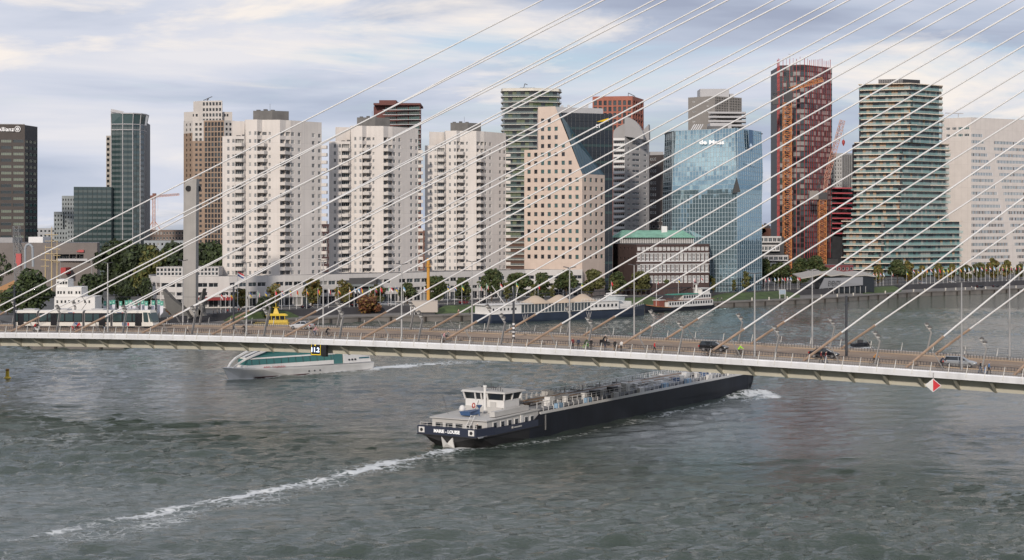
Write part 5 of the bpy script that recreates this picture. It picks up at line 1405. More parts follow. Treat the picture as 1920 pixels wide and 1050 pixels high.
crown = [(X0(728), Yh-.4), (X0(806), Yh-2.2), (X0(876), Yh-1.4), (X0(926), Yh+2.2), (X0(958), Yh+8), (X0(976), Yh+18)]
CV = [Vector((*gf.P(p), 0)) for p in crown]; zcr = zh(Y0(115)); mb = MB()
for i in range(5):
    a, b_, c_, d_2 = V[i], V[i+1], CV[i+1], CV[i]
    mb.quad(a+Vector((0, 0, zt0)), b_+Vector((0, 0, zt0)), c_+Vector((0, 0, zcr)), d_2+Vector((0, 0, zcr)))
MBb(mb, 'crown_glazing', m_gp3, gf.root)
fr = MB()
for i in range(6):
    fr = MB(); fr.bar(V[i]+Vector((0, -.2, ZG)), V[i]+Vector((0, -.2, zt0)), .34); fr.bar(V[i]+Vector((0, -.2, zt0)), CV[i]+Vector((0, -.2, zcr)), .34); MBb(fr, 'frame_rib', m_ltgrey, gf.root)
for zz in (zt0, zh(Y0(222))):
    fr = MB()
    for i in range(5): fr.bar(V[i]+Vector((0, -.25, zz)), V[i+1]+Vector((0, -.25, zz)), .4)
    MBb(fr, 'frame_ring', m_ltgrey, gf.root)
fr = MB()
for i in range(5): fr.bar(CV[i]+Vector((0, -.2, zcr+(1.2 if i == 0 else 0))), CV[i+1]+Vector((0, -.2, zcr)), .6)
MBb(fr, 'frame_ring', m_ltgrey, gf.root)
mb = MB(); mb.add([CV[0]+Vector((0,0,zcr)), CV[0]+Vector((0,0,zcr+2.6)), CV[1]+Vector((0,3,zcr+1.2)), CV[1]+Vector((0,0,zcr))], [(0,3,2,1)]); MBb(mb, 'crown_screen', m_ltgrey, gf.root)
mb = MB(); mb.prism([(v.x, v.y+.5) for v in V]+[(V[-1].x-2, V[-1].y+18), (V[0].x, V[0].y+26)], ZG, zt0+2); MBb(mb, 'core', m_fr_d, gf.root)
wing = [(X0(482), Yh-8), (X0(730), Yh-4)]
VW = glassband(wing, zh(Y0(600)), 16, 'wing_glazing')
mb = MB(); mb.prism([(v.x, v.y+.5) for v in VW]+[(VW[1].x, VW[1].y+22), (VW[0].x+1, VW[0].y+22)], ZG, zh(Y0(600))+.2); MBb(mb, 'wing_core', m_gp2, gf.root)
mb = MB(); mb.prism([gf.P(p) for p in ((X0(697), Yh+4), (X0(729), Yh+2), (X0(729), Yh+14), (X0(697), Yh+14))], ZG, zh(Y0(258))); st_ = MBb(mb, 'stair_tower', mat('stair_stone', (.36,.33,.29), .8), gf.root)
for k in range(10):
    a = P3(X0(702), Y0(290+34.6*k), Yh+3.75); put('window', win_mesh(2.1, 1.5, g_dark, m_fr_d, .1, 1), st_, Vector((PX(X0(713), Yh+2.9), Yh+2.80, a.z))-gf.root.location, (0, 0, -.22))
gf.done([m_gp2])
# ------------------------------------------------------------------ stepped grey housing blocks
Yj = 1000; zj = lambda py: PZ(py, Yj)
m_pgrey = mat('silver_grey_panel', (0.25, 0.28, 0.29), 0.6, var=0.12, joint=(3, 3, .06, .8))
sg_ = Bld('stepped_grey_flats', 'stacked silver-grey cubic apartment block between dark tower and green glass wing', 'apartment building', 122, Yj)
for xa, xb, pt_, dy in ((116, 141, 367, 0), (101, 118, 397, -3), (127, 146, 411, -6), (106, 132, 430, -5)):
    n = max(2, int((xb-xa)/4.5)); 
    sg_.shell([(xa, Yj+dy), (xb, Yj+dy+1), (xb, Yj+20), (xa, Yj+20)], ZG if pt_ > 380 else ZG, zj(pt_), {0: dict(cols=[(xa+(xb-xa)*(k+.25)/n, xa+(xb-xa)*(k+.7)/n) for k in range(n)], rows=[(zj(pt_+9.5+8.2*k), zj(pt_+5.5+8.2*k)) for k in range(int((460-pt_)/8.2))], depth=.25, panes=((g_dark, .6), (g_mid, .4)), frame=m_fr_d, fw=.12)})
sg_.done([m_pgrey], m_roof)
# ------------------------------------------------------------------ brown brick tower with pale top
Ybt = 905; zbt = lambda py: PZ(py, Ybt)
m_tan = mat('tan_brick', (0.30, 0.22, 0.165), 0.85, var=0.1, joint=(3, 2.86, .05, .85)); m_palt = mat('pale_stone_top', (0.52, 0.49, 0.46), 0.8, var=0.06)
Xz = lambda c: 320+c/3.62
Yz = lambda r: 170+r/3.62
bt = Bld('brown_stone_tower', 'tan brick tower with pale stepped crown behind the first white tower', 'apartment building', 390, Ybt)
rwb = [(zbt(Yz(236+34.6*k)), zbt(Yz(218+34.6*k))) for k in range(26)]
rwb = [r for r in rwb if r[0] > 18]
L0, L1, L2_, L3, L4 = (Xz(88), Ybt+10), (Xz(148), Ybt+2), (Xz(224), Ybt+1), (Xz(362), Ybt-2), (Xz(433), Ybt+3)
zcut, ztp1 = zbt(Yz(340)), zbt(Yz(202))
def two(a, b_, cols, m_lo, m_hi, zc_, **k):
    lo = [r for r in rwb if r[1] < zc_]; hi = [r for r in rwb if r[0] > zc_]
    bt.seg(a, b_, ZG, zc_, cols=cols, rows=lo, m=m_lo, **k); bt.seg(a, b_, zc_, ztp1, cols=cols, rows=hi, m=m_hi, **k)
kw = dict(depth=.3, panes=((g_dark, .75), (g_mid, .25)), frame=m_fr_d, fw=.12, mull=1)
two(L0, L1, [(Xz(104), Xz(112)), (Xz(128), Xz(137))], 0, 1, zbt(Yz(285)), **kw)
two(L1, L2_, [(Xz(167), Xz(183)), (Xz(195), Xz(211))], 0, 1, zcut, **kw)
bt.seg(L2_, L3, ZG, ztp1, cols=[(Xz(232+22*k), Xz(248+22*k)) for k in range(6)], rows=[(a-.35, c_+.35) for a, c_ in rwb], m=0, **kw)
two(L3, L4, [(Xz(373), Xz(388)), (Xz(399), Xz(415))], 0, 1, zbt(Yz(310)), **kw)
bt.seg(L4, (Xz(433), Ybt+24), ZG, ztp1); bt.seg((Xz(88), Ybt+26), L0, ZG, ztp1)
bt.roof.poly([(*bt.P(p), ztp1-.2) for p in (L0, L1, L2_, L3, L4, (Xz(433), Ybt+24), (Xz(88), Ybt+26))])
bt.shell([(Xz(90), Ybt+9), (Xz(150), Ybt+5), (Xz(196), Ybt+5), (Xz(196), Ybt+22), (Xz(90), Ybt+24)], ztp1, zbt(Yz(138)), {1: dict(cols=[(Xz(145+24*0), Xz(158)), (Xz(170), Xz(184))], rows=[(zbt(Yz(172)), zbt(Yz(154)))], depth=.3, panes=((g_dark, 1),), frame=m_fr_d, fw=.1)}, m=1)
bt.shell([(Xz(352), Ybt+4), (Xz(418), Ybt+5), (Xz(418), Ybt+20), (Xz(352), Ybt+20)], ztp1, zbt(Yz(140)), {0: dict(cols=[(Xz(362), Xz(374)), (Xz(380), Xz(392))], rows=[(zbt(Yz(172)), zbt(Yz(154)))], depth=.3, panes=((g_dark, 1),), frame=m_fr_d, fw=.1)}, m=1)
bt.shell([(Xz(154), Ybt+8), (Xz(214), Ybt+3), (Xz(350), Ybt+1), (Xz(352), Ybt+20), (Xz(160), Ybt+24)], ztp1, zbt(Yz(66)), {1: dict(cols=[(Xz(217+22*k), Xz(232+22*k)) for k in range(6)], rows=[(zbt(Yz(138)), zbt(Yz(116))), (zbt(Yz(176)), zbt(Yz(152))), (zbt(Yz(100)), zbt(Yz(76))), (zbt(Yz(200)), zbt(Yz(188)))], depth=.4, panes=((g_dark, .7), (g_mid, .3)), frame=m_fr_w, fw=.1)}, m=1)
p = P3(Xz(258), Yz(66), Ybt+6); mb = MB(); mb.bar(p-Vector((3, 0, 0)), p+Vector((2, 0, 2.2)), .35); mb.bar(p-Vector((1, 0, 0)), p+Vector((0, 0, 1)), .5); MBb(mb, 'facade_cradle_crane', m_dark, bt.root)
bt.done([m_tan, m_palt], m_roof)
# ------------------------------------------------------------------ concrete ship-bow monument with metal waves
Ym = 505; zm = lambda py: PZ(py, Ym)
m_conc = mat('monument_concrete', (0.40, 0.385, 0.365), 0.8, var=0.08, streak=0.25, joint=(30, 8.2, .05, .8))
mo = thing('ship_bow_monument', 'tall grey concrete bow-shaped war memorial with two round hawse holes', 'monument', (PX(358, Ym), Ym, ZG))
mb = MB()
sec = lambda zz, xl, xm, xr: [(PX(xl, Ym+5), Ym+5, zz), (PX(xl, Ym+1), Ym+1, zz), (PX(xm, Ym), Ym, zz), (PX(xr, Ym+4), Ym+4, zz), (PX(xr, Ym+6), Ym+6, zz)]
mb.loft([sec(ZG, 343, 367, 371.5), sec(zm(520), 343.5, 367, 372), sec(zm(400), 344, 367.5, 373), sec(zm(346), 345, 368, 374)])
tp_ = sec(zm(346), 345, 368, 374); tp2 = sec(zm(335), 351, 368.5, 374); mb.loft([tp_, tp2]); MBb(mb, 'bow', m_conc, mo)
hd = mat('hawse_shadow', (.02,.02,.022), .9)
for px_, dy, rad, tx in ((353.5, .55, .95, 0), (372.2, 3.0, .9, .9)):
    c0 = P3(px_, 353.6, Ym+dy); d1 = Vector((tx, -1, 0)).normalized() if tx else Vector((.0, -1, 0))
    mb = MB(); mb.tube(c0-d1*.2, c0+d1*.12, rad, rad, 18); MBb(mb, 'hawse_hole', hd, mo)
    mb = MB()
    mb.tube(c0-d1*.2, c0+d1*.08, rad*1.13, rad*1.13, 18); MBb(mb, 'hawse_rim', m_conc, mo)
m_wave = mat('dark_aluminium_wave', (0.085, 0.085, 0.082), 0.5, metal=.3, var=.2)
def wave(tip, pts, nm, th=3.0):
    mb = MB(); q = [P3(*p, Ym-2) for p in pts]; mb.loft([q, [p+Vector((.5, th, 0)) for p in q]]); MBb(mb, nm, m_wave, mo)
wave(0, [(304.5, 542), (323, 561), (346, 579), (357, 597), (330, 598), (312, 580)], 'metal_wave')
wave(0, [(381, 541), (373, 560), (372, 592), (386, 592), (371, 575)][:3]+[(380, 590), (377, 566)], 'metal_wave')
wave(0, [(362, 594), (372, 578), (384, 592)], 'metal_wave', 2)
# ------------------------------------------------------------------ museum block, low blocks, far skyline
Yu = 700; zu = lambda py: PZ(py, Yu)
mu = Bld('museum_building', 'long grey windowless museum block with a dark glazed terrace slot, far left', 'museum', 95, Yu)
m_mus = mat('museum_grey_brick', (0.185, 0.165, 0.155), 0.9, var=0.08, joint=(2.4, .8, .03, .92))
Xm = lambda c: c/4.2
Ym2 = lambda r: 420+r/4.2
mu.shell([(-120, Yu-4), (Xm(765), Yu), (Xm(785), Yu+10), (Xm(785), Yu+40), (-120, Yu+40)], ZG, zu(Ym2(148)), {0: dict(cols=[(Xm(430), Xm(545)), (Xm(548), Xm(600)), (Xm(604), Xm(658))], rows=[(zu(Ym2(283)), zu(Ym2(238)))], depth=2.2, panes=((g_dark, 1),), frame=m_fr_d, fw=.3, mull=3)})
mb = MB(); mb.box(PX(Xm(235), Yu+8), PX(Xm(348), Yu+8), Yu+6, Yu+20, zu(Ym2(150)), zu(Ym2(102))); MBb(mb, 'roof_box', m_fr_w, mu.root)
mb = MB(); mb.box(PX(-30, Yu+8), PX(Xm(110), Yu+8), Yu+6, Yu+20, zu(Ym2(150)), zu(Ym2(108))); MBb(mb, 'roof_box', m_greyc, mu.root)
mb = MB(); mb.box(PX(Xm(400), Yu-2), PX(Xm(690), Yu-2), Yu-2.5, Yu, zu(Ym2(290)), zu(Ym2(284))); mb.box(PX(Xm(445), Yu-2), PX(Xm(690), Yu-2), Yu-2.5, Yu-2.4, zu(Ym2(284)), zu(Ym2(272))); MBb(mb, 'terrace_railing', m_ltgrey, mu.root)
mb = MB(); mb.box(PX(Xm(618), Yu-1), PX(Xm(660), Yu-1), Yu-1.2, Yu-.2, zu(Ym2(222)), zu(Ym2(203))); mb.box(PX(Xm(604), Yu-1), PX(Xm(640), Yu-1), Yu-1.1, Yu-.3, zu(Ym2(219)), zu(Ym2(210))); MBb(mb, 'red_sign', m_fin, mu.root)
mb = MB(); mb.box(PX(Xm(480), Yu-8), PX(Xm(522), Yu-8), Yu-9, Yu-1, zu(Ym2(390)), zu(Ym2(340))); MBb(mb, 'red_kiosk', mat('kiosk_red', (.35,.03,.03), .6), mu.root)
mu.done([m_mus], m_roof)
def slab(name, label, cat, xa, xb, py, Y, col, seed, dep=18, rows=6, colsn=8, win=True, shade=.08):
    b_ = Bld(name, label, cat, (xa+xb)/2, Y, seed=seed); zt1 = PZ(py, Y)
    nr = max(1, int((zt1-ZG-2)/3.2)); nr = min(nr, rows)
    sp = {0: dict(cols=[(xa+(xb-xa)*(k+.2)/colsn, xa+(xb-xa)*(k+.8)/colsn) for k in range(colsn)], rows=[(zt1-1.2-3.2*r-1.6, zt1-1.2-3.2*r) for r in range(nr)], depth=.25, panes=((g_dark, .6), (g_mid, .3), (g_blind, .1)), frame=m_fr_w, fw=.12)} if win else {}
    b_.shell([(xa, Y), (xb, Y+2), (xb, Y+dep), (xa, Y+dep)], ZG, zt1, sp); b_.done([mat('slab_%s' % seed, col, .85, var=shade)], m_roof); return b_
slab('brick_flats', 'low brown brick blocks behind the yellow-green tree left of the monument', 'apartment building', 276, 345, 431, 1000, (.20,.15,.125), 31, rows=5, colsn=12)
slab('office_block', 'low pale office block with blue roof edge behind trees left of the monument', 'office building', 270, 346, 451, 860, (.30,.33,.35), 32, rows=4, colsn=10)
slab('brick_flats', 'dark brick block seen in the gap between first and second white towers', 'apartment building', 592, 622, 420, 760, (.075,.045,.045), 33, rows=10, colsn=4)
slab('brick_flats', 'reddish block seen in the gap between second and third white towers', 'apartment building', 770, 802, 432, 780, (.20,.11,.085), 34, rows=10, colsn=4)
slab('office_block', 'small pale block far left behind the tall ship masts', 'office building', 66, 104, 428, 1100, (.36,.37,.38), 35, rows=3, colsn=5)
slab('brick_flats', 'dark block low behind copper-roofed brick office', 'apartment building', 1150, 1262, 405, 790, (.06,.05,.05), 36, rows=12, colsn=14)
slab('office_block', 'red construction-site block at the foot of the red-banded block', 'office building', 1540, 1600, 497, 860, (.16,.04,.045), 37, rows=2, colsn=8)
slab('brick_flats', 'brown low block behind trees between monument and first white tower', 'apartment building', 372, 418, 462, 780, (.16,.12,.10), 38, rows=6, colsn=6)
Yy = 1100
cr3 = thing('tower_crane', 'distant pale tower crane standing left of the concrete monument', 'crane', (PX(288.5, Yy), Yy, ZG))
mb = MB(); lattice(mb, (PX(288.5, Yy), Yy, ZG), P3(288.5, 368, Yy), 1.6, 34, th=.2); MBb(mb, 'mast', m_pinkc, cr3)
mb = MB(); lattice(mb, P3(279, 369, Yy), P3(336, 364.5, Yy), 1.5, 22, tri=True, th=.18); MBb(mb, 'jib', m_pinkc, cr3)
mb = MB(); p = P3(282, 370, Yy); mb.box(p.x-1.6, p.x+1.6, Yy-1, Yy+1, p.z-1.6, p.z+1.2); p = P3(289, 369, Yy); mb.box(p.x-1, p.x+1.3, Yy-1, Yy+1, p.z-1, p.z+2.4); MBb(mb, 'counterweight', mat('counterweight_rust', (.2,.1,.08), .8), cr3)
mb = MB()
for sx in (-1, 1): mb.bar(P3(288.5+sx*12, 430, Yy), P3(288.5+sx*1.5, 414, Yy), .5)
mb.bar(P3(296, 370, Yy), P3(296, 396, Yy), .1); MBb(mb, 'base_frame', m_pinkc, cr3)

# ------------------------------------------------------------------ towers on the south bank, behind the viewpoint (mirrored in the glass facades)
for i, (x, w, h, c, nm) in enumerate(((-340, 60, 74, (.05,.055,.06), 'westernmost'), (-268, 50, 112, (.06,.06,.065), 'slab-like'), (-205, 52, 66, (.07,.055,.05), 'brown'), (-140, 44, 92, (.05,.055,.065), 'slate'), (-60, 44, 60, (.07,.07,.075), 'low'), (150, 50, 72, (.07,.075,.08), 'eastern'), (235, 60, 98, (.06,.06,.065), 'easternmost'))):
    t_b = thing('south_bank_tower', '%s dark tower on the south bank behind the viewpoint' % nm, 'office building', (x, -260, ZG), 0, 'south bank towers')
    mb = MB(); mb.box(-w/2, w/2, 0, 25, -3, h); part(mb, 'wall', mat('south_tower_%d' % i, c, .4, var=.2), t_b)
    mb = MB()
    for k in range(int(h/4)-1): mb.quad((w/2-1, 25.05, 3+k*4), (-w/2+1, 25.05, 3+k*4), (-w/2+1, 25.05, 5+k*4), (w/2-1, 25.05, 5+k*4))
    part(mb, 'window_ribbon', g_mid, t_b, kind='stuff')
# ------------------------------------------------------------------ bridge lamps and masts
m_lampw = mat('lamp_bowl_white', (0.62, 0.62, 0.60), 0.4); m_lampd = mat('lamp_visor_dark', (0.09, 0.085, 0.08), 0.5)
m_lsteel = mat('lamp_steel', (0.25, 0.245, 0.24), 0.5, metal=.3)
def kinked_lamp(label, t, d):
    r = thing('kinked_lamp', label, 'street lamp', BW(t, d, 0), BRZ, 'kinked twin-head lamps along the bridge')
    for y in (-.19, .19):
        mb = MB(); mb.loft([[(-.10+x, y-.05+yy, 0) for x, yy in ((0,0),(.2,0),(.2,.1),(0,.1))], [(.66+x, y-.04+yy, 3.45) for x, yy in ((0,0),(.15,0),(.15,.08),(0,.08))]])
        part(mb, 'post', m_lsteel, r)
        mb = MB(); mb.loft([[(.66, y-.04, 3.40), (.81, y-.04, 3.48), (.81, y+.04, 3.48), (.66, y+.04, 3.40)], [(-.42, y*.4-.03, 4.78), (-.30, y*.4-.03, 4.84), (-.30, y*.4+.03, 4.84), (-.42, y*.4+.03, 4.78)]]); part(mb, 'arm', m_lsteel, r)
    for (x, z) in ((.06, 4.62), (.48, 4.12)):
        mb = MB(); mb.lathe([(.05, .22), (.24, .12), (.30, -.02), (.22, -.18), (.06, -.26)], (x, 0, z), 12); h = part(mb, 'lamp_head', m_lampw, r, smooth=True)
        mb = MB(); mb.lathe([(.34, -.02), (.30, .16), (.10, .34)], (x+.06, 0, z+.02), 10); part(mb, 'visor', m_lampd, h)
    return r
src = None
order = ['scooter rider', 'cyclist in red', 'tram front', 'pedestrian in cream', 'dark cyclist', 'clearance display', 'middle footway', 'black and white striped mast', 'standing group', 'figure in red', 'dark parked bicycles', 'two walkers', 'silver car', 'right edge']
tn_ = [-102.3+14.8*(i-2) for i in range(16)]
nl_ = ['first', 'second', 'third', 'fourth', 'fifth', 'sixth', 'seventh', 'eighth', 'ninth', 'tenth', 'eleventh', 'twelfth', 'thirteenth', 'fourteenth']
for i in range(1, 15):
    for d, nm in ((3.5, 'near'), (28.0, 'far')):
        t_ = tn_[i]-4.8 + (0 if d < 10 else (i-6)*.45)
        p = BW(t_, d); px_ = 960+F*p.x/p.y
        if not -20 < px_ < 1940: continue
        side = 'near railing' if d < 10 else 'far railing'
        cnt = sum(1 for q in range(1, i) if -20 < 960+F*BW(tn_[q]-4.8+(0 if d < 10 else (q-6)*.45), d).x/BW(tn_[q]-4.8+(0 if d < 10 else (q-6)*.45), d).y < 1940)
        if src is None: src = kinked_lamp('kinked twin-head lamp, first from the left along the near railing', t_, d); o = src
        else: o = copy_tree(src)
        o.location = BW(t_, d, 0); o['label'] = 'kinked twin-head lamp, %s from the left along the %s' % (nl_[cnt], side)
src = None
def tall_lamp(label, t, d):
    r = thing('tall_lamp', label, 'street lamp', BW(t, d, 0), BRZ, 'tall slim lamp posts on the bridge')
    mb = MB(); mb.tube((0, 0, 0), (0, 0, 12.4), .17, .085, 8); part(mb, 'pole', m_steel, r)
    for sg in (-1, 1):
        mb = MB(); mb.loft([[(sg*.1, -.12, 12.35), (sg*.1, .12, 12.35), (sg*.1, .12, 12.45), (sg*.1, -.12, 12.45)], [(sg*1.0, -.22, 12.5), (sg*1.0, .22, 12.5), (sg*1.0, .22, 12.62), (sg*1.0, -.22, 12.62)]]); part(mb, 'lamp_head', m_dark, r)
    return r
k = 0
for d, lst, nm in ((4.6, (202, 462, 753, 1068, 1415, 1803), 'near'), (27.2, (343, 606, 885, 1189, 1523, 1893), 'far')):
    for j, px_ in enumerate(lst):
        t_ = BT(px_, d); lab = 'tall slim lamp post, %s from the left on the %s footway' % (nl_[j], nm)
        if src is None: src = tall_lamp(lab, t_, d); o = src
        else: o = copy_tree(src)
        o.location = BW(t_, d, 0); o['label'] = lab
m_mast = mat('mast_blue_black', (0.03, 0.035, 0.045), 0.5)
for px_, hh, lab in ((27, 8.2, 'thin grey tram-wire mast left of the tram'), (438, 8.6, 'dark tram-wire mast rising behind the leftmost cyclists'), (963, 8.8, 'dark tram-wire mast with black and white striped foot'), (1587, 9.2, 'thick dark tram-wire mast near the right-hand cars')):
    t_ = BT(px_, 15.6); o = BW(t_, 15.6, 0); r = thing('catenary_mast', lab, 'mast', o, BRZ, 'tram wire masts')
    mb = MB(); mb.tube((0, 0, 2.6 if px_ == 963 else 0), (0, 0, hh), .2, .17, 10); part(mb, 'mast', m_mast, r)
    mb = MB(); mb.bar((0, -2.2, hh-1.3), (0, 2.2, hh-1.3), .09); part(mb, 'cross_arm', m_mast, r)
    if px_ == 963:
        for kk in range(8):
            mb = MB(); mb.tube((0, 0, kk*.325), (0, 0, (kk+1)*.325), .22, .22, 10); part(mb, 'stripe', m_fr_w if kk % 2 else m_dark, r)
wi = MB()
for d in (13.7, 17.3): strip(wi, [(d-.012, 5.9), (d+.012, 5.92)], -125, 95, step=10)
MBb(wi, 'tram_wire', m_dark, bridge, kind='stuff')

# ------------------------------------------------------------------ tram
m_cream = mat('tram_cream', (0.62, 0.60, 0.55), 0.4); m_tblack = mat('tram_black', (0.014, 0.014, 0.016), 0.25); m_tgl = mat('tram_glass', (0.03, 0.055, 0.055), 0.06, spec=.8)
tr_t0, tr_t1 = BT(34, 17.3), BT(293, 17.3); TL = tr_t1-tr_t0
tram = thing('tram', 'cream and black articulated tram crossing the bridge at the left', 'tram', BW((tr_t0+tr_t1)/2, 17.3, 0), BRZ)
x0 = -TL/2; secs = [(0, .175), (.195, .335), (.355, .50), (.52, .70), (.715, 1.0)]
secs = [(0, .17), (.187, .505), (.522, .705), (.722, 1.0)]
prof = [(-1.2, .35), (-1.2, 2.75), (-1.05, 3.15), (-.7, 3.35), (.7, 3.35), (1.05, 3.15), (1.2, 2.75), (1.2, .35)]
dz = (deckz(tr_t1)-deckz(tr_t0))/TL
def tz(x): return dz*x
for k, (a, c_) in enumerate(secs):
    xa, xb = x0+TL*a, x0+TL*c_
    mb = MB()
    if k < 3: mb.loft([[(xa, y, z+tz(xa)) for y, z in prof], [(xb, y, z+tz(xb)) for y, z in prof]])
    else:
        st = [(xa, 1, 0), (xb-1.5, 1, 0), (xb-.75, .97, 0), (xb-.2, .9, .2), (xb, .8, .5)]
        mb.loft([[(x+ (0 if z < 1.3 else -min(1.1, (z-1.3)*.42)*(j > 1)), y*w, max(.35+low*.4, z)+tz(x)) for y, z in prof] for j, (x, w, low) in enumerate(st)])
    part(mb, 'car_body', m_cream, tram)
    mb = MB(); xe = xb if k < 3 else xb-2.3
    for y in (-1.212, 1.212): mb.quad((xa+.05, y, 1.08+tz(xa)), (xe, y, 1.08+tz(xe)), (xe, y, 2.82+tz(xe)), (xa+.05, y, 2.82+tz(xa)))
    part(mb, 'window_band', m_tblack, tram)
    n = max(1, round((xe-xa)/2.2))
    for j in range(n):
        u0, u1 = xa+(xe-xa)*(j+.08)/n, xa+(xe-xa)*(j+.92)/n
        mb = MB(); mb.quad((u0, -1.222, 1.28+tz(u0)), (u1, -1.222, 1.28+tz(u1)), (u1, -1.222, 2.62+tz(u1)), (u0, -1.222, 2.62+tz(u0))); part(mb, 'window', m_tgl, tram)
    if k < 3:
        mb = MB(); xg = x0+TL*secs[k+1][0]; mb.loft([[(xb, y*.93, z*.97+tz(xb)) for y, z in prof], [(xg, y*.93, z*.97+tz(xg)) for y, z in prof]]); part(mb, 'gangway_bellows', m_dark, tram)
for f_ in (.03, .275, .625, .88):
    xa = x0+TL*f_; mb = MB(); mb.box(xa, xa+1.5, -1.24, -1.20, .42+tz(xa), 2.7+tz(xa)); part(mb, 'door', m_tblack, tram)
m_tblue = mat('tram_blue', (.06,.10,.20), .4); m_tred = mat('tram_red', (.45,.04,.05), .4)
for f_ in (.44, .79):
    xa = x0+TL*f_
    for nm, u0, w, mm, z0, z1 in (('blue_panel', 0, 1.1, m_tblue, .45, 1.05), ('red_panel', 1.2, .4, m_tred, .45, 1.05), ('blue_panel', -1.3, 1.1, m_tblue, 2.84, 3.0), ('red_panel', -.1, .35, m_tred, 2.84, 3.0)):
        mb = MB(); y = -1.216; mb.quad((xa+u0, y, z0+tz(xa)), (xa+u0+w, y, z0+tz(xa)), (xa+u0+w, y+(.13 if z0 > 2 else 0), z1+tz(xa)), (xa+u0, y+(.13 if z0 > 2 else 0), z1+tz(xa))); part(mb, nm, mm, tram)
mb = MB(); xb = x0+TL
mb.add([(xb-1.95, -1.225, 1.1+tz(xb)), (xb-.85, -1.20, 1.1+tz(xb)), (xb-1.15, -1.20, 2.9+tz(xb)), (xb-2.1, -1.225, 2.9+tz(xb))], [(0,1,2,3)]); part(mb, 'cab_side_window', m_tgl, tram)
mb = MB(); mb.add([(xb+.02, -.93, 1.15+tz(xb)), (xb+.02, .93, 1.15+tz(xb)), (xb-.66, 1.0, 2.85+tz(xb)), (xb-.66, -1.0, 2.85+tz(xb))], [(0,1,2,3)]); mb.add([(xb+.02, -.93, 1.15+tz(xb)), (xb-.66, -1.0, 2.85+tz(xb)), (xb-1.0, -1.215, 2.85+tz(xb)), (xb-.45, -1.19, 1.15+tz(xb))], [(0,1,2,3)]); part(mb, 'windscreen', m_tgl, tram)
for f_ in (.1, .34, .6, .82):
    xa = x0+TL*f_; mb = MB(); mb.box(xa-1.4, xa+1.4, -.7, .7, 3.35+tz(xa), 3.62+tz(xa)); part(mb, 'roof_unit', m_ltgrey, tram)
mb = MB(); xa = x0+TL*.47; mb.bar((xa, 0, 3.35+tz(xa)), (xa+1.2, 0, 4.7+tz(xa)), .06); mb.bar((xa+1.2, 0, 4.7+tz(xa)), (xa+.1, 0, 5.85+tz(xa)), .06); mb.bar((xa+.1, -.8, 5.86+tz(xa)), (xa+.1, .8, 5.86+tz(xa)), .06); part(mb, 'pantograph', m_dark, tram)
for f_ in (.08, .34, .42, .61, .82, .93):
    xa = x0+TL*f_; mb = MB(); mb.tube((xa, -1.0, .33+tz(xa)), (xa, 1.0, .33+tz(xa)), .33, .33, 14); part(mb, 'wheel', m_dark, tram)

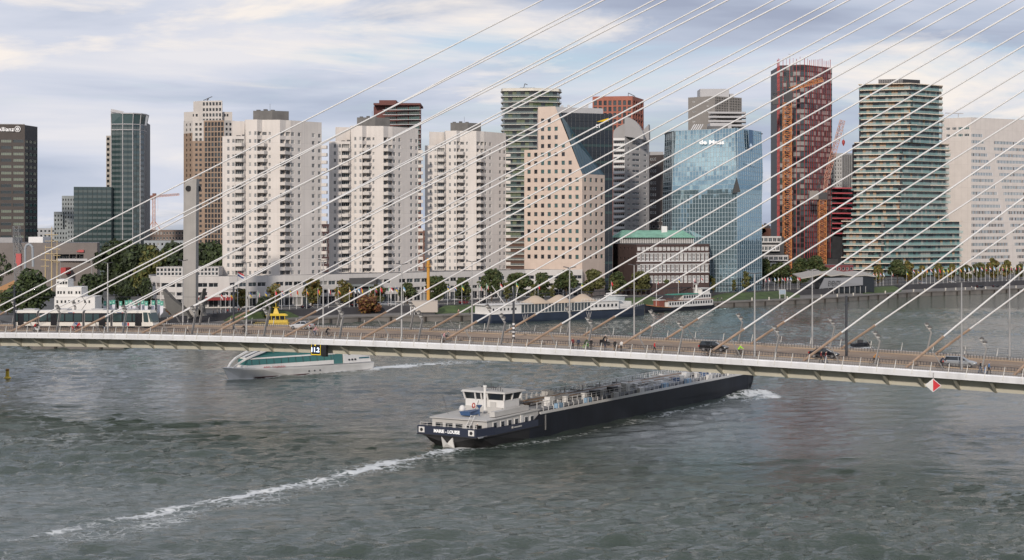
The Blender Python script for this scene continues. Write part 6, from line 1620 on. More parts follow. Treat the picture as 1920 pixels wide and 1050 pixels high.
# ------------------------------------------------------------------ cars
m_tyre = mat('tyre_rubber', (.015,.015,.016), .8); m_rim = mat('wheel_rim', (.35,.35,.36), .35, metal=.6); m_cgl = mat('car_glass', (.02,.025,.03), .05, spec=.8)
m_head = mat('headlight_lens', (.6,.62,.62), .1); m_tail = mat('tail_light', (.4,.01,.01), .2)
def wheel_parts(root, x, y, r=.32, w=.2, nm='wheel'):
    mb = MB(); mb.tube((x, y-w/2, r), (x, y+w/2, r), r, r, 16); o = part(mb, nm, m_tyre, root)
    mb = MB(); s = 1 if y > 0 else -1; mb.tube((x, y+s*w*.48, r), (x, y+s*(w/2+.02), r), r*.62, r*.55, 10); part(mb, 'rim', m_rim, o)
def make_car(label, color, loc, rz, style='hatch', group=None, L=4.3):
    r = thing('car', label, 'car', loc, rz, group); k = L/4.3
    paint = mat('car_paint_%s' % label.split()[0], color, .22, metal=.35, spec=.7)
    if style == 'estate': st = [(-2.1,.55,.92,.72), (-2.0,.32,1.0,.80), (-1.2,.22,1.02,.84), (.7,.22,.98,.85), (1.5,.25,.90,.82), (1.98,.33,.76,.74), (2.14,.42,.62,.62)]
    else: st = [(-2.08,.55,.95,.70), (-1.95,.32,1.0,.80), (-1.2,.22,1.0,.84), (.6,.22,.97,.85), (1.4,.25,.88,.82), (1.95,.33,.74,.74), (2.12,.42,.60,.60)]
    mb = MB(); rings = []
    for x, zb, zt_2, w in st:
        rings.append([(x*k, -w*.92, zb), (x*k, -w, zb+.18), (x*k, -w*.99, zt_2-.12), (x*k, -w*.90, zt_2), (x*k, w*.90, zt_2), (x*k, w*.99, zt_2-.12), (x*k, w, zb+.18), (x*k, w*.92, zb)])
    mb.loft(rings); part(mb, 'body', paint, r, smooth=False)
    rear = -2.0 if style == 'estate' else -1.75; rt = -1.75 if style == 'estate' else -1.15
    h = 1.52 if style == 'estate' else 1.45
    if style == 'saloon': rear, rt = -1.5, -.95
    gh = [(rear, .96, .74), (rt, h-.03, .60), (-.2, h, .61), (.25, h-.03, .60), (1.1, .95, .74)]
    mb = MB(); lo = [(x*k, z, w) for x, z, w in gh]
    mb.loft([[(x, -w, z) for x, z, w in lo], [(x, w, z) for x, z, w in lo]])
    part(mb, 'windows', m_cgl, r)
    mb = MB(); mb.loft([[(rt*k-.08, -.58, h-.01), (rt*k-.08, .58, h-.01), (rt*k-.06, .55, h+.025), (rt*k-.06, -.55, h+.025)], [(.3*k, -.59, h-.01), (.3*k, .59, h-.01), (.3*k, .55, h+.03), (.3*k, -.55, h+.03)]]); part(mb, 'roof', paint, r)
    for y in (-.75, .75):
        for xa, za, xb, zb2_ in ((1.08, .96, .27, h-.03), (-.1, .97, -.15, h-.02), (rear+.03, .97, rt, h-.04)):
            mb = MB(); s = 1 if y > 0 else -1; mb.bar((xa*k, s*.755, za), (xb*k, s*.625, zb2_), .07, .05); part(mb, 'pillar', paint, r)
        mb = MB(); mb.box(.75*k, .95*k, min(y, y*1.22), max(y, y*1.22), .93, 1.05); part(mb, 'mirror', paint, r)
        for x in (-1.3*k, 1.32*k): wheel_parts(r, x, y*1.03)
        mb = MB(); mb.box(1.86*k, 2.06*k, y-.18, y+.10, .58, .72); part(mb, 'headlight', m_head, r)
        mb = MB(); mb.box(-2.12*k, -1.95*k, y-.10, y+.10, .72, .92); part(mb, 'tail_light', m_tail, r)
    for y in (-.86, .86):
        mb = MB(); mb.box(-.25*k, -.05*k, y-.012, y+.012, .78, .82); part(mb, 'door_handle', m_rim, r)
    return r
def on_deck(px_, d): t_ = BT(px_, d); return BW(t_, d, -.02)
make_car('silver estate car driving right on the bridge near the right edge', (.33,.35,.37), on_deck(1800, 9.6), BRZ, 'estate', 'cars on the bridge', 4.7)
make_car('black saloon car on the bridge behind the two walkers', (.012,.013,.018), on_deck(1545, 10.2), BRZ, 'saloon', 'cars on the bridge', 4.5)
make_car('dark sport-utility car with red tail lights passing the parked bicycles', (.014,.014,.015), on_deck(1338, 10.6), BRZ, 'estate', 'cars on the bridge', 4.5)
make_car('white saloon car on the far lane above the clearance display', (.62,.63,.64), on_deck(566, 21.5), BRZ+math.pi, 'saloon', 'cars on the bridge', 4.5)

# ------------------------------------------------------------------ people
m_skin = mat('skin', (.50,.32,.24), .6); m_hair = mat('hair_dark', (.03,.022,.018), .7); m_shoe = mat('shoe_dark', (.03,.03,.03), .7)
def cloth(n, c): return mat('cloth_'+n, c, .9, var=.1, vscale=4)
def person_mesh(pose):
    """skeleton -> Skin + Subdivision -> one continuous mesh; faces coloured by nearest bone"""
    V, E, Rr, Mt = [], [], [], []
    def v(p, r): V.append(Vector(p)); Rr.append(r); return len(V)-1
    def e(a, b, m): E.append((a, b)); Mt.append(m)
    ride = pose == 'ride'
    lean = .34 if ride else (.06 if pose == 'walk' else 0.0)
    hipz = .98 if ride else .93
    pel = v((-.05 if ride else 0, 0, hipz), .125)
    sp = v((lean*.45, 0, hipz+.24), .125); ch = v((lean*.9, 0, hipz+.43), .145); nk = v((lean*1.1, 0, hipz+.575), .058)
    hd = v((lean*1.15+.025, 0, hipz+.70), .092); tp = v((lean*1.15+.01, 0, hipz+.80), .075)
    e(pel, sp, 1); e(sp, ch, 1); e(ch, nk, 1); e(nk, hd, 0); e(hd, tp, 4)
    ns = v((lean*1.15+.13, 0, hipz+.685), .018); e(hd, ns, 0)
    for s in (-1, 1):
        sh = v((lean*.95, s*.185, hipz+.47), .062); e(ch, sh, 1)
        if ride: el = v((lean+.22, s*.23, hipz+.24), .046); wr = v((lean+.40, s*.22, hipz+.13), .034)
        elif pose == 'walk': el = v((-s*.10+.03, s*.25, hipz+.20), .046); wr = v((-s*.02+.14-s*.12, s*.25, hipz-.02), .034)
        else: el = v((0.01, s*.25, hipz+.19), .046); wr = v((.07, s*.235, hipz-.05), .034)
        e(sh, el, 1); e(el, wr, 1)
        dirw = (V[wr]-V[el]).normalized()
        pa = v(V[wr]+dirw*.075, .036); e(wr, pa, 0)
        for f_, ln in zip((-.03, -.01, .01, .03), (.065, .08, .075, .06)):
            side = Vector((1, 0, 0)) if not ride else Vector((0, 1, 0))
            a1 = v(V[pa]+side*f_+dirw*ln*.5, .010); e(pa, a1, 0); a2 = v(V[pa]+side*f_*1.1+dirw*ln+Vector((.015, 0, -.01)), .008); e(a1, a2, 0)
        th_ = v(V[wr]+dirw*.045+Vector((.045, -s*.01, 0)), .011); e(wr, th_, 0)
        hp = v((-.03 if ride else 0, s*.095, hipz-.07), .098); e(pel, hp, 2)
        if ride: kn = v((.33+(.06 if s > 0 else -.04), s*.12, .78 if s > 0 else .60), .062); an = v((.14 if s > 0 else .22, s*.12, .44 if s > 0 else .22), .042)
        elif pose == 'walk': kn = v((s*.14+.05, s*.10, .50), .062); an = v((s*.24-.02, s*.10, .10 if s > 0 else .13), .042)
        else: kn = v((.015, s*.105, .50), .062); an = v((0, s*.11, .09), .042)
        e(hp, kn, 2); e(kn, an, 2)
        toe = v(V[an]+Vector((.17, s*.01, -.05)), .034); e(an, toe, 3); hl = v(V[an]+Vector((-.04, 0, -.055)), .030); e(an, hl, 3)
    bm = bmesh.new(); lay = bm.verts.layers.skin.verify()
    bv = [bm.verts.new(p) for p in V]
    for i, x in enumerate(bv): x[lay].radius = (Rr[i], Rr[i]); x[lay].use_root = (i == 0)
    # torso wider than deep
    for i in (pel, sp): bv[i][lay].radius = (Rr[i]*.85, Rr[i]*1.25)
    bv[ch][lay].radius = (.12, .175)
    for a, b_ in E: bm.edges.new((bv[a], bv[b_]))
    me = bpy.data.meshes.new('person_skel'); bm.to_mesh(me); bm.free()
    o = bpy.data.objects.new('tmp_person', me); C.objects.link(o)
    o.modifiers.new('s', 'SKIN'); sb = o.modifiers.new('d', 'SUBSURF'); sb.levels = 1; sb.render_levels = 1
    dg = bpy.context.evaluated_depsgraph_get(); dg.update()
    out = bpy.data.meshes.new_from_object(o.evaluated_get(dg)); bpy.data.objects.remove(o); out.name = 'person_'+pose
    n = len(out.polygons); ce = np.empty(n*3); out.polygons.foreach_get('center', ce); ce = ce.reshape(-1, 3)
    best = np.full(n, 1e9); mi = np.zeros(n, int)
    for (a, b_), m_ in zip(E, Mt):
        A, B_ = np.array(V[a]), np.array(V[b_]); d = B_-A; L = (d**2).sum()+1e-9
        s = np.clip(((ce-A)@d)/L, 0, 1); ds = np.linalg.norm(ce-A-s[:, None]*d, axis=1)-.4*(Rr[a]*(1-s)+Rr[b_]*s)
        mk = ds < best; best[mk] = ds[mk]; mi[mk] = m_
    hz = V[hd]
    hr = (ce[:, 2] > hz.z+.015) & (ce[:, 0] < hz.x+.055) | ((ce[:, 2] > hz.z-.05) & (ce[:, 0] < hz.x-.03) & (ce[:, 2] > V[nk].z+.04))
    mi[hr] = 4
    out.materials.clear()
    for m_ in (m_skin, cloth('grey', (.2,.2,.2)), cloth('navy', (.03,.04,.07)), m_shoe, m_hair): out.materials.append(m_)
    out.polygons.foreach_set('material_index', mi.astype(np.int32)); out.polygons.foreach_set('use_smooth', [True]*n); out.update()
    return out
PM = {p: person_mesh(p) for p in ('stand', 'walk', 'ride')}
def person(label, loc, rz, pose, top, bottom, hair=None, scale=1.0, group=None):
    o = bpy.data.objects.new('person', PM[pose]); C.objects.link(o)
    o.location = loc; o.rotation_euler = (0, 0, rz); o.scale = (scale,)*3
    for i, m_ in ((1, top), (2, bottom), (4, hair)):
        if m_: o.material_slots[i].link = 'OBJECT'; o.material_slots[i].material = m_
    o['label'] = label; o['category'] = 'person'
    if group: o['group'] = group
    return o
m_bikef = mat('bicycle_frame_black', (.02,.02,.022), .4)
def torus(mb, c, R_, r, n=20, m=6):
    for k in range(n):
        a0, a1 = 2*math.pi*k/n, 2*math.pi*(k+1)/n
        mb.tube((c[0]+R_*math.cos(a0), c[1], c[2]+R_*math.sin(a0)), (c[0]+R_*math.cos(a1), c[1], c[2]+R_*math.sin(a1)), r, r, m, caps=False)
def make_bike(label, loc, rz, fm=None, group='bicycles on the bridge'):
    r = thing('bicycle', label, 'bicycle', loc, rz, group); fm = fm or m_bikef
    for x in (-.5, .55):
        mb = MB(); torus(mb, (x, 0, .34), .32, .022, 18, 5); w = part(mb, 'wheel', m_tyre, r)
        mb = MB()
        for k in range(6): a = math.pi*k/6; mb.bar((x-.31*math.cos(a), 0, .34-.31*math.sin(a)), (x+.31*math.cos(a), 0, .34+.31*math.sin(a)), .006)
        part(mb, 'spokes', m_rim, w)
    mb = MB(); bb_ = (0, 0, .30); se = (-.16, 0, .85); hd = (.40, 0, .88)
    for a, b_ in ((bb_, se), (bb_, (.43, 0, .72)), (se, hd), (bb_, (-.5, 0, .34)), (se, (-.5, 0, .34)), ((.36, 0, .98), (.55, 0, .34))): mb.tube(a, b_, .022, .022, 6)
    part(mb, 'frame', fm, r)
    mb = MB(); mb.box(-.30, -.04, -.07, .07, .90, .96); mb.tube((-.16, 0, .85), (-.17, 0, .92), .02); part(mb, 'saddle', m_tyre, r)
    mb = MB(); mb.tube((.34, -.27, 1.06), (.34, .27, 1.06), .018); mb.tube((.36, 0, .96), (.34, 0, 1.06), .018); part(mb, 'handlebar', m_rim, r)
    mb = MB(); mb.tube((-.0, -.12, .30), (.12, -.12, .22), .018); mb.tube((0, .12, .30), (-.12, .12, .38), .018); mb.tube((0, -.13, .3), (0, .13, .3), .07, .07, 10); part(mb, 'crank', m_rim, r)
    return r
c_dark = cloth('black', (.018,.018,.02)); c_navy = cloth('navy', (.03,.04,.07)); c_red = cloth('red', (.50,.03,.03)); c_white = cloth('white', (.62,.60,.58)); c_pink = cloth('pink', (.55,.30,.32))
c_neon = cloth('neon', (.35,.70,.05)); c_or = cloth('orange', (.45,.22,.08)); c_blue = cloth('blue', (.08,.18,.36)); c_cream = cloth('cream', (.50,.44,.36)); c_jean = cloth('jeans', (.07,.10,.16)); c_grey = cloth('grey', (.2,.2,.2)); c_maroon = cloth('maroon', (.16,.03,.03))
hel_w = mat('helmet_white', (.6,.6,.58), .4); hel_y = mat('helmet_yellow', (.65,.50,.15), .4)
def ped(label, px_, d, pose, top, bottom, hair=None, rz=None, scale=1.0):
    p = on_deck(px_, d); p.z -= .015
    return person(label, p, BRZ+(rz if rz is not None else 0), pose, top, bottom, hair, scale, 'people on the bridge')
def cyc(label, blabel, px_, d, top, bottom, hair=None, back=False, fm=None):
    p = on_deck(px_, d); rz = BRZ+(math.pi if back else 0)
    make_bike(blabel, p, rz, fm)
    f = -1 if back else 1
    return person(label, p+BU*(-.12*f)+Vector((0, 0, .02)), rz, 'ride', top, bottom, hair, 1.0, 'people on the bridge')
ped('walker in cream top and dark trousers near the left mast', 352, 2.2, 'walk', c_cream, c_dark)
cyc('cyclist in dark coat riding left of the yellow boat', 'black bicycle under the dark-coated cyclist near the yellow boat', 459, 5.0, c_dark, c_dark, back=True)
cyc('cyclist in pink and white above the clearance display', 'grey bicycle under the pink cyclist above the clearance display', 590, 5.2, c_pink, c_jean, fm=m_rim)
cyc('cyclist in black riding just right of the clearance display', 'black bicycle just right of the clearance display', 613, 4.8, c_dark, c_dark)
cyc('cyclist in red jacket in front of the tram', 'red bicycle in front of the tram', 146, 4.8, c_red, c_dark, fm=mat('bicycle_red', (.4,.03,.03), .4))
cyc('cyclist in white and red in front of the tram doors', 'silver bicycle in front of the tram doors', 136, 5.6, c_white, c_red, fm=m_rim)
cyc('dark figure on bicycle before the rear tram doors', 'dark bicycle before the tram, at the lamp post', 196, 5.0, c_dark, c_jean)
ped('walker in grey beside walker in pink at mid-bridge', 828, 2.0, 'walk', c_grey, c_dark)
ped('walker in pink top at mid-bridge', 832.5, 2.6, 'walk', c_pink, c_grey)
cyc('cyclist in grey beside the walker in pink', 'dark bicycle beside the walker in pink', 838, 4.8, c_grey, c_dark)
ped('onlooker in maroon at the left of the standing group', 1074, 1.6, 'stand', c_maroon, c_dark, rz=-1.57)
ped('onlooker in navy second in the standing group', 1084.5, 1.6, 'stand', c_navy, c_dark, rz=-1.3)
cyc('cyclist in dark green jacket on a green bicycle', 'bright green bicycle in the standing group', 1098, 1.9, cloth('forest', (.05,.08,.04)), c_dark, fm=mat('bicycle_green', (.22,.60,.05), .4))
ped('onlooker in white cap right of the green bicycle', 1108.5, 1.7, 'stand', c_dark, c_dark, hel_w, rz=-1.8)
ped('dark figure in white cap left of the pair at the railing', 1135, 1.5, 'stand', c_dark, c_navy, hel_w, rz=-1.57)
ped('figure in black at the railing beside the one in white', 1153, 1.5, 'stand', c_dark, c_dark, rz=-1.6)
ped('figure in white shirt at the railing, foot of a stay', 1165, 1.5, 'stand', c_white, c_dark, rz=-1.9)
ped('walker in bright red jacket alone on the footway', 1227, 2.0, 'walk', c_red, c_dark)
cyc('cyclist in neon yellow-green jacket', 'black bicycle under the neon cyclist', 1386, 4.4, c_neon, c_dark, hel_w)
for i, (px_, nm) in enumerate(((1324, 'left'), (1331, 'middle'), (1338, 'right'))): make_bike('dark parked bicycle, %s of three below the dark sport-utility car' % nm, on_deck(px_, 1.6), BRZ+.25*(i-1))
ped('walker in black and maroon, left of the two by the black saloon', 1539, 1.8, 'walk', c_maroon, c_dark, rz=.1)
ped('walker in maroon and jeans, right of the two by the black saloon', 1548, 1.8, 'walk', c_maroon, c_jean, rz=.1)
cyc('cyclist in orange-brown jacket left of a kinked lamp', 'grey bicycle under the orange-brown cyclist', 1640, 4.3, c_or, c_dark, cloth('auburn', (.25,.10,.05)))
cyc('cyclist in dark blue with yellow helmet behind the silver car', 'dark bicycle behind the silver car', 1765, 5.4, c_navy, c_dark, hel_y)
ped('walker in black jacket and jeans left of the child in blue', 1838, 2.0, 'walk', c_dark, c_jean)
ped('child in bright blue between two adults at the right', 1847, 1.8, 'walk', cloth('sky', (.05,.25,.55)), c_blue, cloth('sand', (.45,.22,.10)), scale=.62)
ped('walker in blue top and black skirt at the far right', 1854, 1.8, 'walk', c_blue, c_dark)
# motorcycle and scooter
def make_moto(label, loc, rz, paint, scooter=False):
    r = thing('scooter' if scooter else 'motorcycle', label, 'scooter' if scooter else 'motorcycle', loc, rz)
    R_ = .24 if scooter else .31; xb = .62
    for x in (-xb, xb):
        mb = MB(); mb.tube((x, -.06, R_), (x, .06, R_), R_, R_, 16); part(mb, 'wheel', m_tyre, r)
    mb = MB(); mb.loft([[(-.85, -.1, .55), (-.85, .1, .55), (-.8, .12, .8), (-.8, -.12, .8)], [(-.3, -.17, .32), (-.3, .17, .32), (-.3, .18, .78), (-.3, -.18, .78)], [(.15, -.16, .25), (.15, .16, .25), (.15, .15, .5 if scooter else .85), (.15, -.15, .5 if scooter else .85)], [(.45, -.14, .3), (.45, .14, .3), (.42, .14, .95), (.42, -.14, .95)]]); part(mb, 'fairing', paint, r)
    mb = MB(); mb.tube((xb, 0, R_), (.42, 0, 1.0), .04); mb.tube((.38, -.34, 1.06), (.38, .34, 1.06), .025); part(mb, 'fork_and_handlebar', m_rim, r)
    mb = MB(); mb.box(-.8, -.05, -.13, .13, .78, .88); part(mb, 'seat', m_tyre, r)
    mb = MB(); mb.lathe([(.03, -.08), (.11, 0), (.03, .08)], (.52, 0, .88), 10); part(mb, 'headlight', m_head, r)
    return r
p = on_deck(1134, 11.0); make_moto('black motorcycle crossing the bridge at mid-span', p, BRZ, mat('moto_black', (.015,.015,.018), .3))
person('motorcyclist in black with white helmet', p+BU*-.28+Vector((0, 0, -.06)), BRZ, 'ride', c_dark, c_dark, hel_w, 1.0, 'people on the bridge')
p = on_deck(70, 4.4); make_moto('white motor scooter at the left edge of the bridge', p, BRZ, mat('scooter_white', (.6,.6,.6), .3), True)
person('scooter rider in black with white helmet, left edge', p+BU*-.35+Vector((0, 0, -.12)), BRZ, 'ride', c_dark, c_dark, hel_w, 1.0, 'people on the bridge')
person('pillion passenger in red on the white scooter', p+BU*-.75+Vector((0, 0, -.06)), BRZ, 'ride', c_red, c_dark, None, .95, 'people on the bridge')
# ------------------------------------------------------------------ tanker barge
def frame2(a, b):
    """local frame from stern point a to bow point b on the water"""
    d = Vector((b[0]-a[0], b[1]-a[1], 0)); return math.atan2(d.y, d.x), d.length
a_, b_ = wpt(850, 836), wpt(1380, 725)
brz, BL = frame2(a_, b_)
m_navy = mat('hull_navy', (0.012, 0.0145, 0.022), 0.5, var=0.35, vscale=0.2, streak=0.5, spec=.22, bump=.15, bscale=.8)
m_navy2 = mat('bulwark_navy', (0.022, 0.028, 0.050), 0.45)
m_hullg = mat('hull_grey_stern', (0.030, 0.030, 0.032), 0.6, var=0.25, spec=.25)
m_shipw = mat('ship_white', (0.66, 0.65, 0.63), 0.5, var=0.04, streak=0.1); m_shipg = mat('ship_cream_grey', (0.46, 0.45, 0.43), 0.6, var=0.05)
m_deckg = mat('ship_deck_grey', (0.30, 0.31, 0.33), 0.8, var=0.15); m_pipe = mat('deck_pipe', (0.34, 0.33, 0.32), 0.4, metal=.4); m_rustp = mat('deck_pipe_brown', (0.22, 0.15, 0.10), 0.6)
m_blueg = mat('equipment_blue', (.04,.09,.20), .5)
barge = thing('tanker_barge', 'long dark tanker barge with white stern cabin passing under the bridge', 'barge', (a_[0], a_[1], 0), brz)
W2 = 5.7
def hull_ring(x, w, zt_, zk_, wk, wb):
    return [(x, -w, zt_), (x, -wk, zk_), (x, -wb, -.6), (x, wb, -.6), (x, wk, zk_), (x, w, zt_)]
def hsec(x, pts): return [(x, -y, z) for y, z in pts] + [(x, y, z) for y, z in pts[::-1]]
mb = MB()
mb.loft([hsec(-1.6, [(4.6, 1.75), (4.5, 1.55), (2.2, 1.0), (1.5, .85)]), hsec(-.2, [(5.2, 1.75), (5.2, 1.5), (4.0, .5), (2.0, -.3)]), hsec(3, [(5.6, 1.75), (5.65, 1.45), (5.2, .1), (4.5, -.8)]), hsec(12.5, [(5.7, 1.85), (5.7, 1.4), (5.6, 0), (5.4, -.8)])])
part(mb, 'stern_hull', m_hullg, barge)
mb = MB()
mb.loft([hsec(12.5, [(5.7, 1.85), (5.7, 1.4), (5.7, 0), (5.6, -.8)]), hsec(16.0, [(5.7, 3.75), (5.7, 1.4), (5.7, 0), (5.7, -.8)]), hsec(60, [(5.7, 3.55), (5.7, 1.4), (5.7, 0), (5.7, -.8)]), hsec(BL-7, [(5.7, 3.45), (5.7, 1.4), (5.6, 0), (5.5, -.8)]), hsec(BL-3, [(5.3, 3.6), (5.0, 1.6), (4.4, 0), (4.2, -.8)]), hsec(BL-.4, [(3.4, 3.75), (3.0, 2.0), (2.2, .2), (1.8, -.8)]), hsec(BL+1.2, [(1.6, 3.85), (1.3, 2.2), (.7, .6), (.4, -.6)])])
part(mb, 'hull', m_navy, barge)
# stern bulwark (navy) with name, anchor pocket marks
def bul(y0, x0_, y1, x1_, z0, z1, nm, mm):
    mb = MB(); mb.loft([[(x0_, y0, z0), (x0_, y0*.96, z0), (x0_, y0*.96, z1), (x0_, y0, z1)], [(x1_, y1, z0), (x1_, y1*.96, z0), (x1_, y1*.96, z1), (x1_, y1, z1)]]); part(mb, nm, mm, barge)
bul(-5.2, -1.7, -5.72, 2.5, 1.7, 2.95, 'bulwark', m_navy2); bul(-5.72, 2.5, -5.74, 15, 1.7, 2.75, 'bulwark', m_navy2)
bul(5.2, -1.7, 5.72, 2.5, 1.7, 2.95, 'bulwark', m_navy2); bul(5.72, 2.5, 5.74, 15, 1.7, 2.75, 'bulwark', m_navy2)
mb = MB(); mb.box(-1.85, -1.6, -5.2, 5.2, 1.72, 2.95); part(mb, 'transom_bulwark', m_navy2, barge)
mb = MB(); mb.box(-1.9, -1.5, -5.3, 5.3, 1.58, 1.74); mb.obox((-1.7, -5.35, 1.58), (4.2, -.45, 0), (0, .15, 0), (0, 0, .18)); mb.obox((2.5, -5.82, 1.58), (13.5, 0, .05), (0, .12, 0), (0, 0, .16)); part(mb, 'rubbing_strake', m_hullg, barge)
for nm, x, y, z, w, h in (('MARIE - LOUISE', -1.9, -.1, 2.32, 4.6, .52),):
    letters(nm, w, h, lw, barge, Vector((x, y, z)), -math.pi/2, bold=.03, world=False)
for y in (-4.4, 4.4):
    mb = MB(); mb.box(-1.93, -1.84, y-.5, y+.5, 1.95, 2.78); o = part(mb, 'fairlead_plate', m_shipw, barge); mb = MB(); mb.tube((-1.98, y, 2.36), (-1.92, y, 2.36), .26, .26, 12); part(mb, 'fairlead_hole', m_hullg, o)
mb = MB(); m1 = [(-1.75, .95, 1.45), (-1.75, .45, .9), (-1.75, -.45, .9), (-1.75, -.95, 1.45), (-1.3, -.95, .05), (-1.3, .95, .05)]
mb.loft([[(p[0]-.15, p[1]-.1, p[2]) for p in ((-1.75, .98, 1.5), (-1.75, 0, .55), (-1.3, 0, -.05), (-1.3, .98, -.1))], [(p[0]+.05, p[1]-.1, p[2]) for p in ((-1.75, .98, 1.5), (-1.75, 0, .55), (-1.3, 0, -.05), (-1.3, .98, -.1))]])
mb.loft([[(p[0]-.15, p[1]-.1, p[2]) for p in ((-1.75, -.98, 1.5), (-1.75, 0, .55), (-1.3, 0, -.05), (-1.3, -.98, -.1))], [(p[0]+.05, p[1]-.1, p[2]) for p in ((-1.75, -.98, 1.5), (-1.75, 0, .55), (-1.3, 0, -.05), (-1.3, -.98, -.1))]])
part(mb, 'stern_anchor', m_shipw, barge)
# aft deck, deckhouse, wheelhouse
mb = MB(); mb.box(-1.5, 16, -5.5, 5.5, 1.6, 1.8); part(mb, 'aft_deck', m_deckg, barge)
mb = MB(); mb.loft([[(1.6, -4.9, 1.8), (1.6, 4.9, 1.8), (1.6, 4.9, 3.75), (1.6, -4.9, 3.75)], [(15.5, -5.45, 1.8), (15.5, 5.45, 1.8), (15.5, 5.45, 4.1), (15.5, -5.45, 4.1)]]); part(mb, 'deckhouse', m_shipg, barge)
mb = MB(); mb.box(1.3, 16, -5.2, 5.2, 3.98, 4.06) if False else mb.loft([[(1.2, -5.1, 3.76), (1.2, 5.1, 3.76), (1.2, 5.1, 3.9), (1.2, -5.1, 3.9)], [(15.8, -5.6, 4.11), (15.8, 5.6, 4.11), (15.8, 5.6, 4.25), (15.8, -5.6, 4.25)]]); part(mb, 'deckhouse_roof', m_shipg, barge)
for x in (3.6, 5.6, 7.5, 9.3, 12.0, 13.6):
    y = -(4.9+.55*(x-1.6)/13.9); mb = MB(); mb.box(x-.55, x+.55, y-.08, y+.02, 2.55, 3.5); o = part(mb, 'window_frame', m_shipw, barge); mb = MB(); mb.box(x-.42, x+.42, y-.10, y-.07, 2.66, 3.4); part(mb, 'pane', g_dark, o)
mb = MB(); mb.box(10.35, 11.05, -5.45, -5.30, 1.85, 3.85); part(mb, 'door', m_shipw, barge)
for y0, y1 in ((-4.0, -2.9), (-2.4, -1.4), (-.6, .6), (1.2, 2.4), (3.0, 4.2)):
    mb = MB(); mb.box(1.5, 1.58, y0, y1, 2.2, 3.1); part(mb, 'aft_window', g_dark, barge)
mb = MB()
for z in (2.3, 2.65, 3.0): mb.bar((-1.4, -5.0, z+.4), (-1.4, 5.0, z+.4), .035)
for y in np.linspace(-5, 5, 9): mb.bar((-1.4, y, 1.8), (-1.4, y, 3.4), .04)
part(mb, 'stern_railing', m_shipw, barge, kind='stuff')
mb = MB(); 
for y in (-2.6, -1.9): mb.bar((-.6, y, 1.8), (1.9, y, 4.5), .06)
for k in range(7): mb.bar((-.6+k*.4, -2.6, 1.9+k*.42), (-.6+k*.4, -1.9, 1.9+k*.42), .05)
part(mb, 'ladder', m_shipw, barge)
mb = MB(); mb.box(8.2, 14.5, -3.4, 3.4, 4.1, 5.0); part(mb, 'wheelhouse_base', m_shipg, barge)
wx0, wx1, wy = 8.6, 13.0, 3.5
mb = MB(); mb.loft([[(wx0, -wy, 4.75), (wx1, -wy, 4.75), (wx1, wy, 4.75), (wx0, wy, 4.75)], [(wx0, -wy, 6.1), (wx1, -wy, 6.1), (wx1, wy, 6.1), (wx0, wy, 6.1)]]); part(mb, 'wheelhouse', m_shipw, barge)
mb = MB(); mb.loft([[(wx0+.06, -wy+.06, 6.1), (wx1-.06, -wy+.06, 6.1), (wx1-.06, wy-.06, 6.1), (wx0+.06, wy-.06, 6.1)], [(wx0-.25, -wy-.2, 7.15), (wx1+.35, -wy-.2, 7.15), (wx1+.35, wy+.2, 7.15), (wx0-.25, wy+.2, 7.15)]]); part(mb, 'wheelhouse_glazing', g_dark, barge)
for (x, y, tx, ty) in ((wx0, -wy, -.27, -.22), (wx0, wy, -.27, .22), (wx1, -wy, .37, -.22), (wx0, -.6, -.27, 0), (wx0, 1.6, -.27, 0), (wx0, .5, -.27, 0), ((wx0+wx1)/2, -wy, .05, -.22)):
    mb = MB(); mb.bar((x, y, 6.05), (x+tx, y+ty, 7.2), .22, .22); part(mb, 'window_post', m_shipw, barge)
mb = MB(); mb.loft([[(wx0-.6, -wy-.5, 7.15), (wx1+1.2, -wy-.5, 7.15), (wx1+1.2, wy+.5, 7.15), (wx0-.6, wy+.5, 7.15)], [(wx0-.5, -wy-.4, 7.38), (wx1+1.1, -wy-.4, 7.38), (wx1+.6, wy+.4, 7.45), (wx0-.3, wy+.4, 7.45)]]); part(mb, 'wheelhouse_roof', m_shipg, barge)
mb = MB(); mb.tube((8.2, -.3, 4.2), (8.2, -.3, 8.0), .22, .22, 10); mb.tube((8.2, -.3, 8.0), (8.2, -.3, 8.3), .3, .3, 10); part(mb, 'exhaust_mast', m_shipw, barge)
mb = MB(); mb.box(8.45, 8.6, -2.1, -1.1, 5.0, 5.8); part(mb, 'access_hatch', m_shipg, barge)
mb = MB()
for k in range(9): mb.tube((9+k*.45, -3+k*.7, 7.4), (9+k*.45, -3+k*.7, 7.75+.3*(k % 3)), .05)
mb.bar((9.5, -1.6, 7.9), (9.5, 1.2, 7.9), .14); part(mb, 'roof_aerials', m_dark, barge, kind='stuff')
mb = MB(); mb.lathe([(.05, 0), (.42, .25), (.5, .7), (.3, 1.15), (.05, 1.25)], (4.5, 1.4, 4.3), 14); part(mb, 'satellite_dome', m_shipw, barge, smooth=True)
mb = MB(); mb.loft([[(3.4, -.7, 4.15), (6.4, -.5, 4.15), (6.4, .9, 4.15), (3.4, .9, 4.15)], [(3.2, -.9, 4.75), (6.9, -.2, 4.75), (6.9, .6, 4.75), (3.2, 1.1, 4.75)]]); part(mb, 'dinghy', m_blueg, barge)
mb = MB(); torus(mb, (5.2, -.2, 5.5), .35, .09, 14, 6); part(mb, 'lifebuoy', mat('lifebuoy_red', (.5,.08,.06), .6), barge)
mb = MB(); mb.bar((4.6, -1.6, 4.1), (4.6, -1.6, 5.5), .12); mb.lathe([(.08, 0), (.5, .5)], (4.6, -1.6, 5.2), 6); part(mb, 'davit', m_blueg, barge)
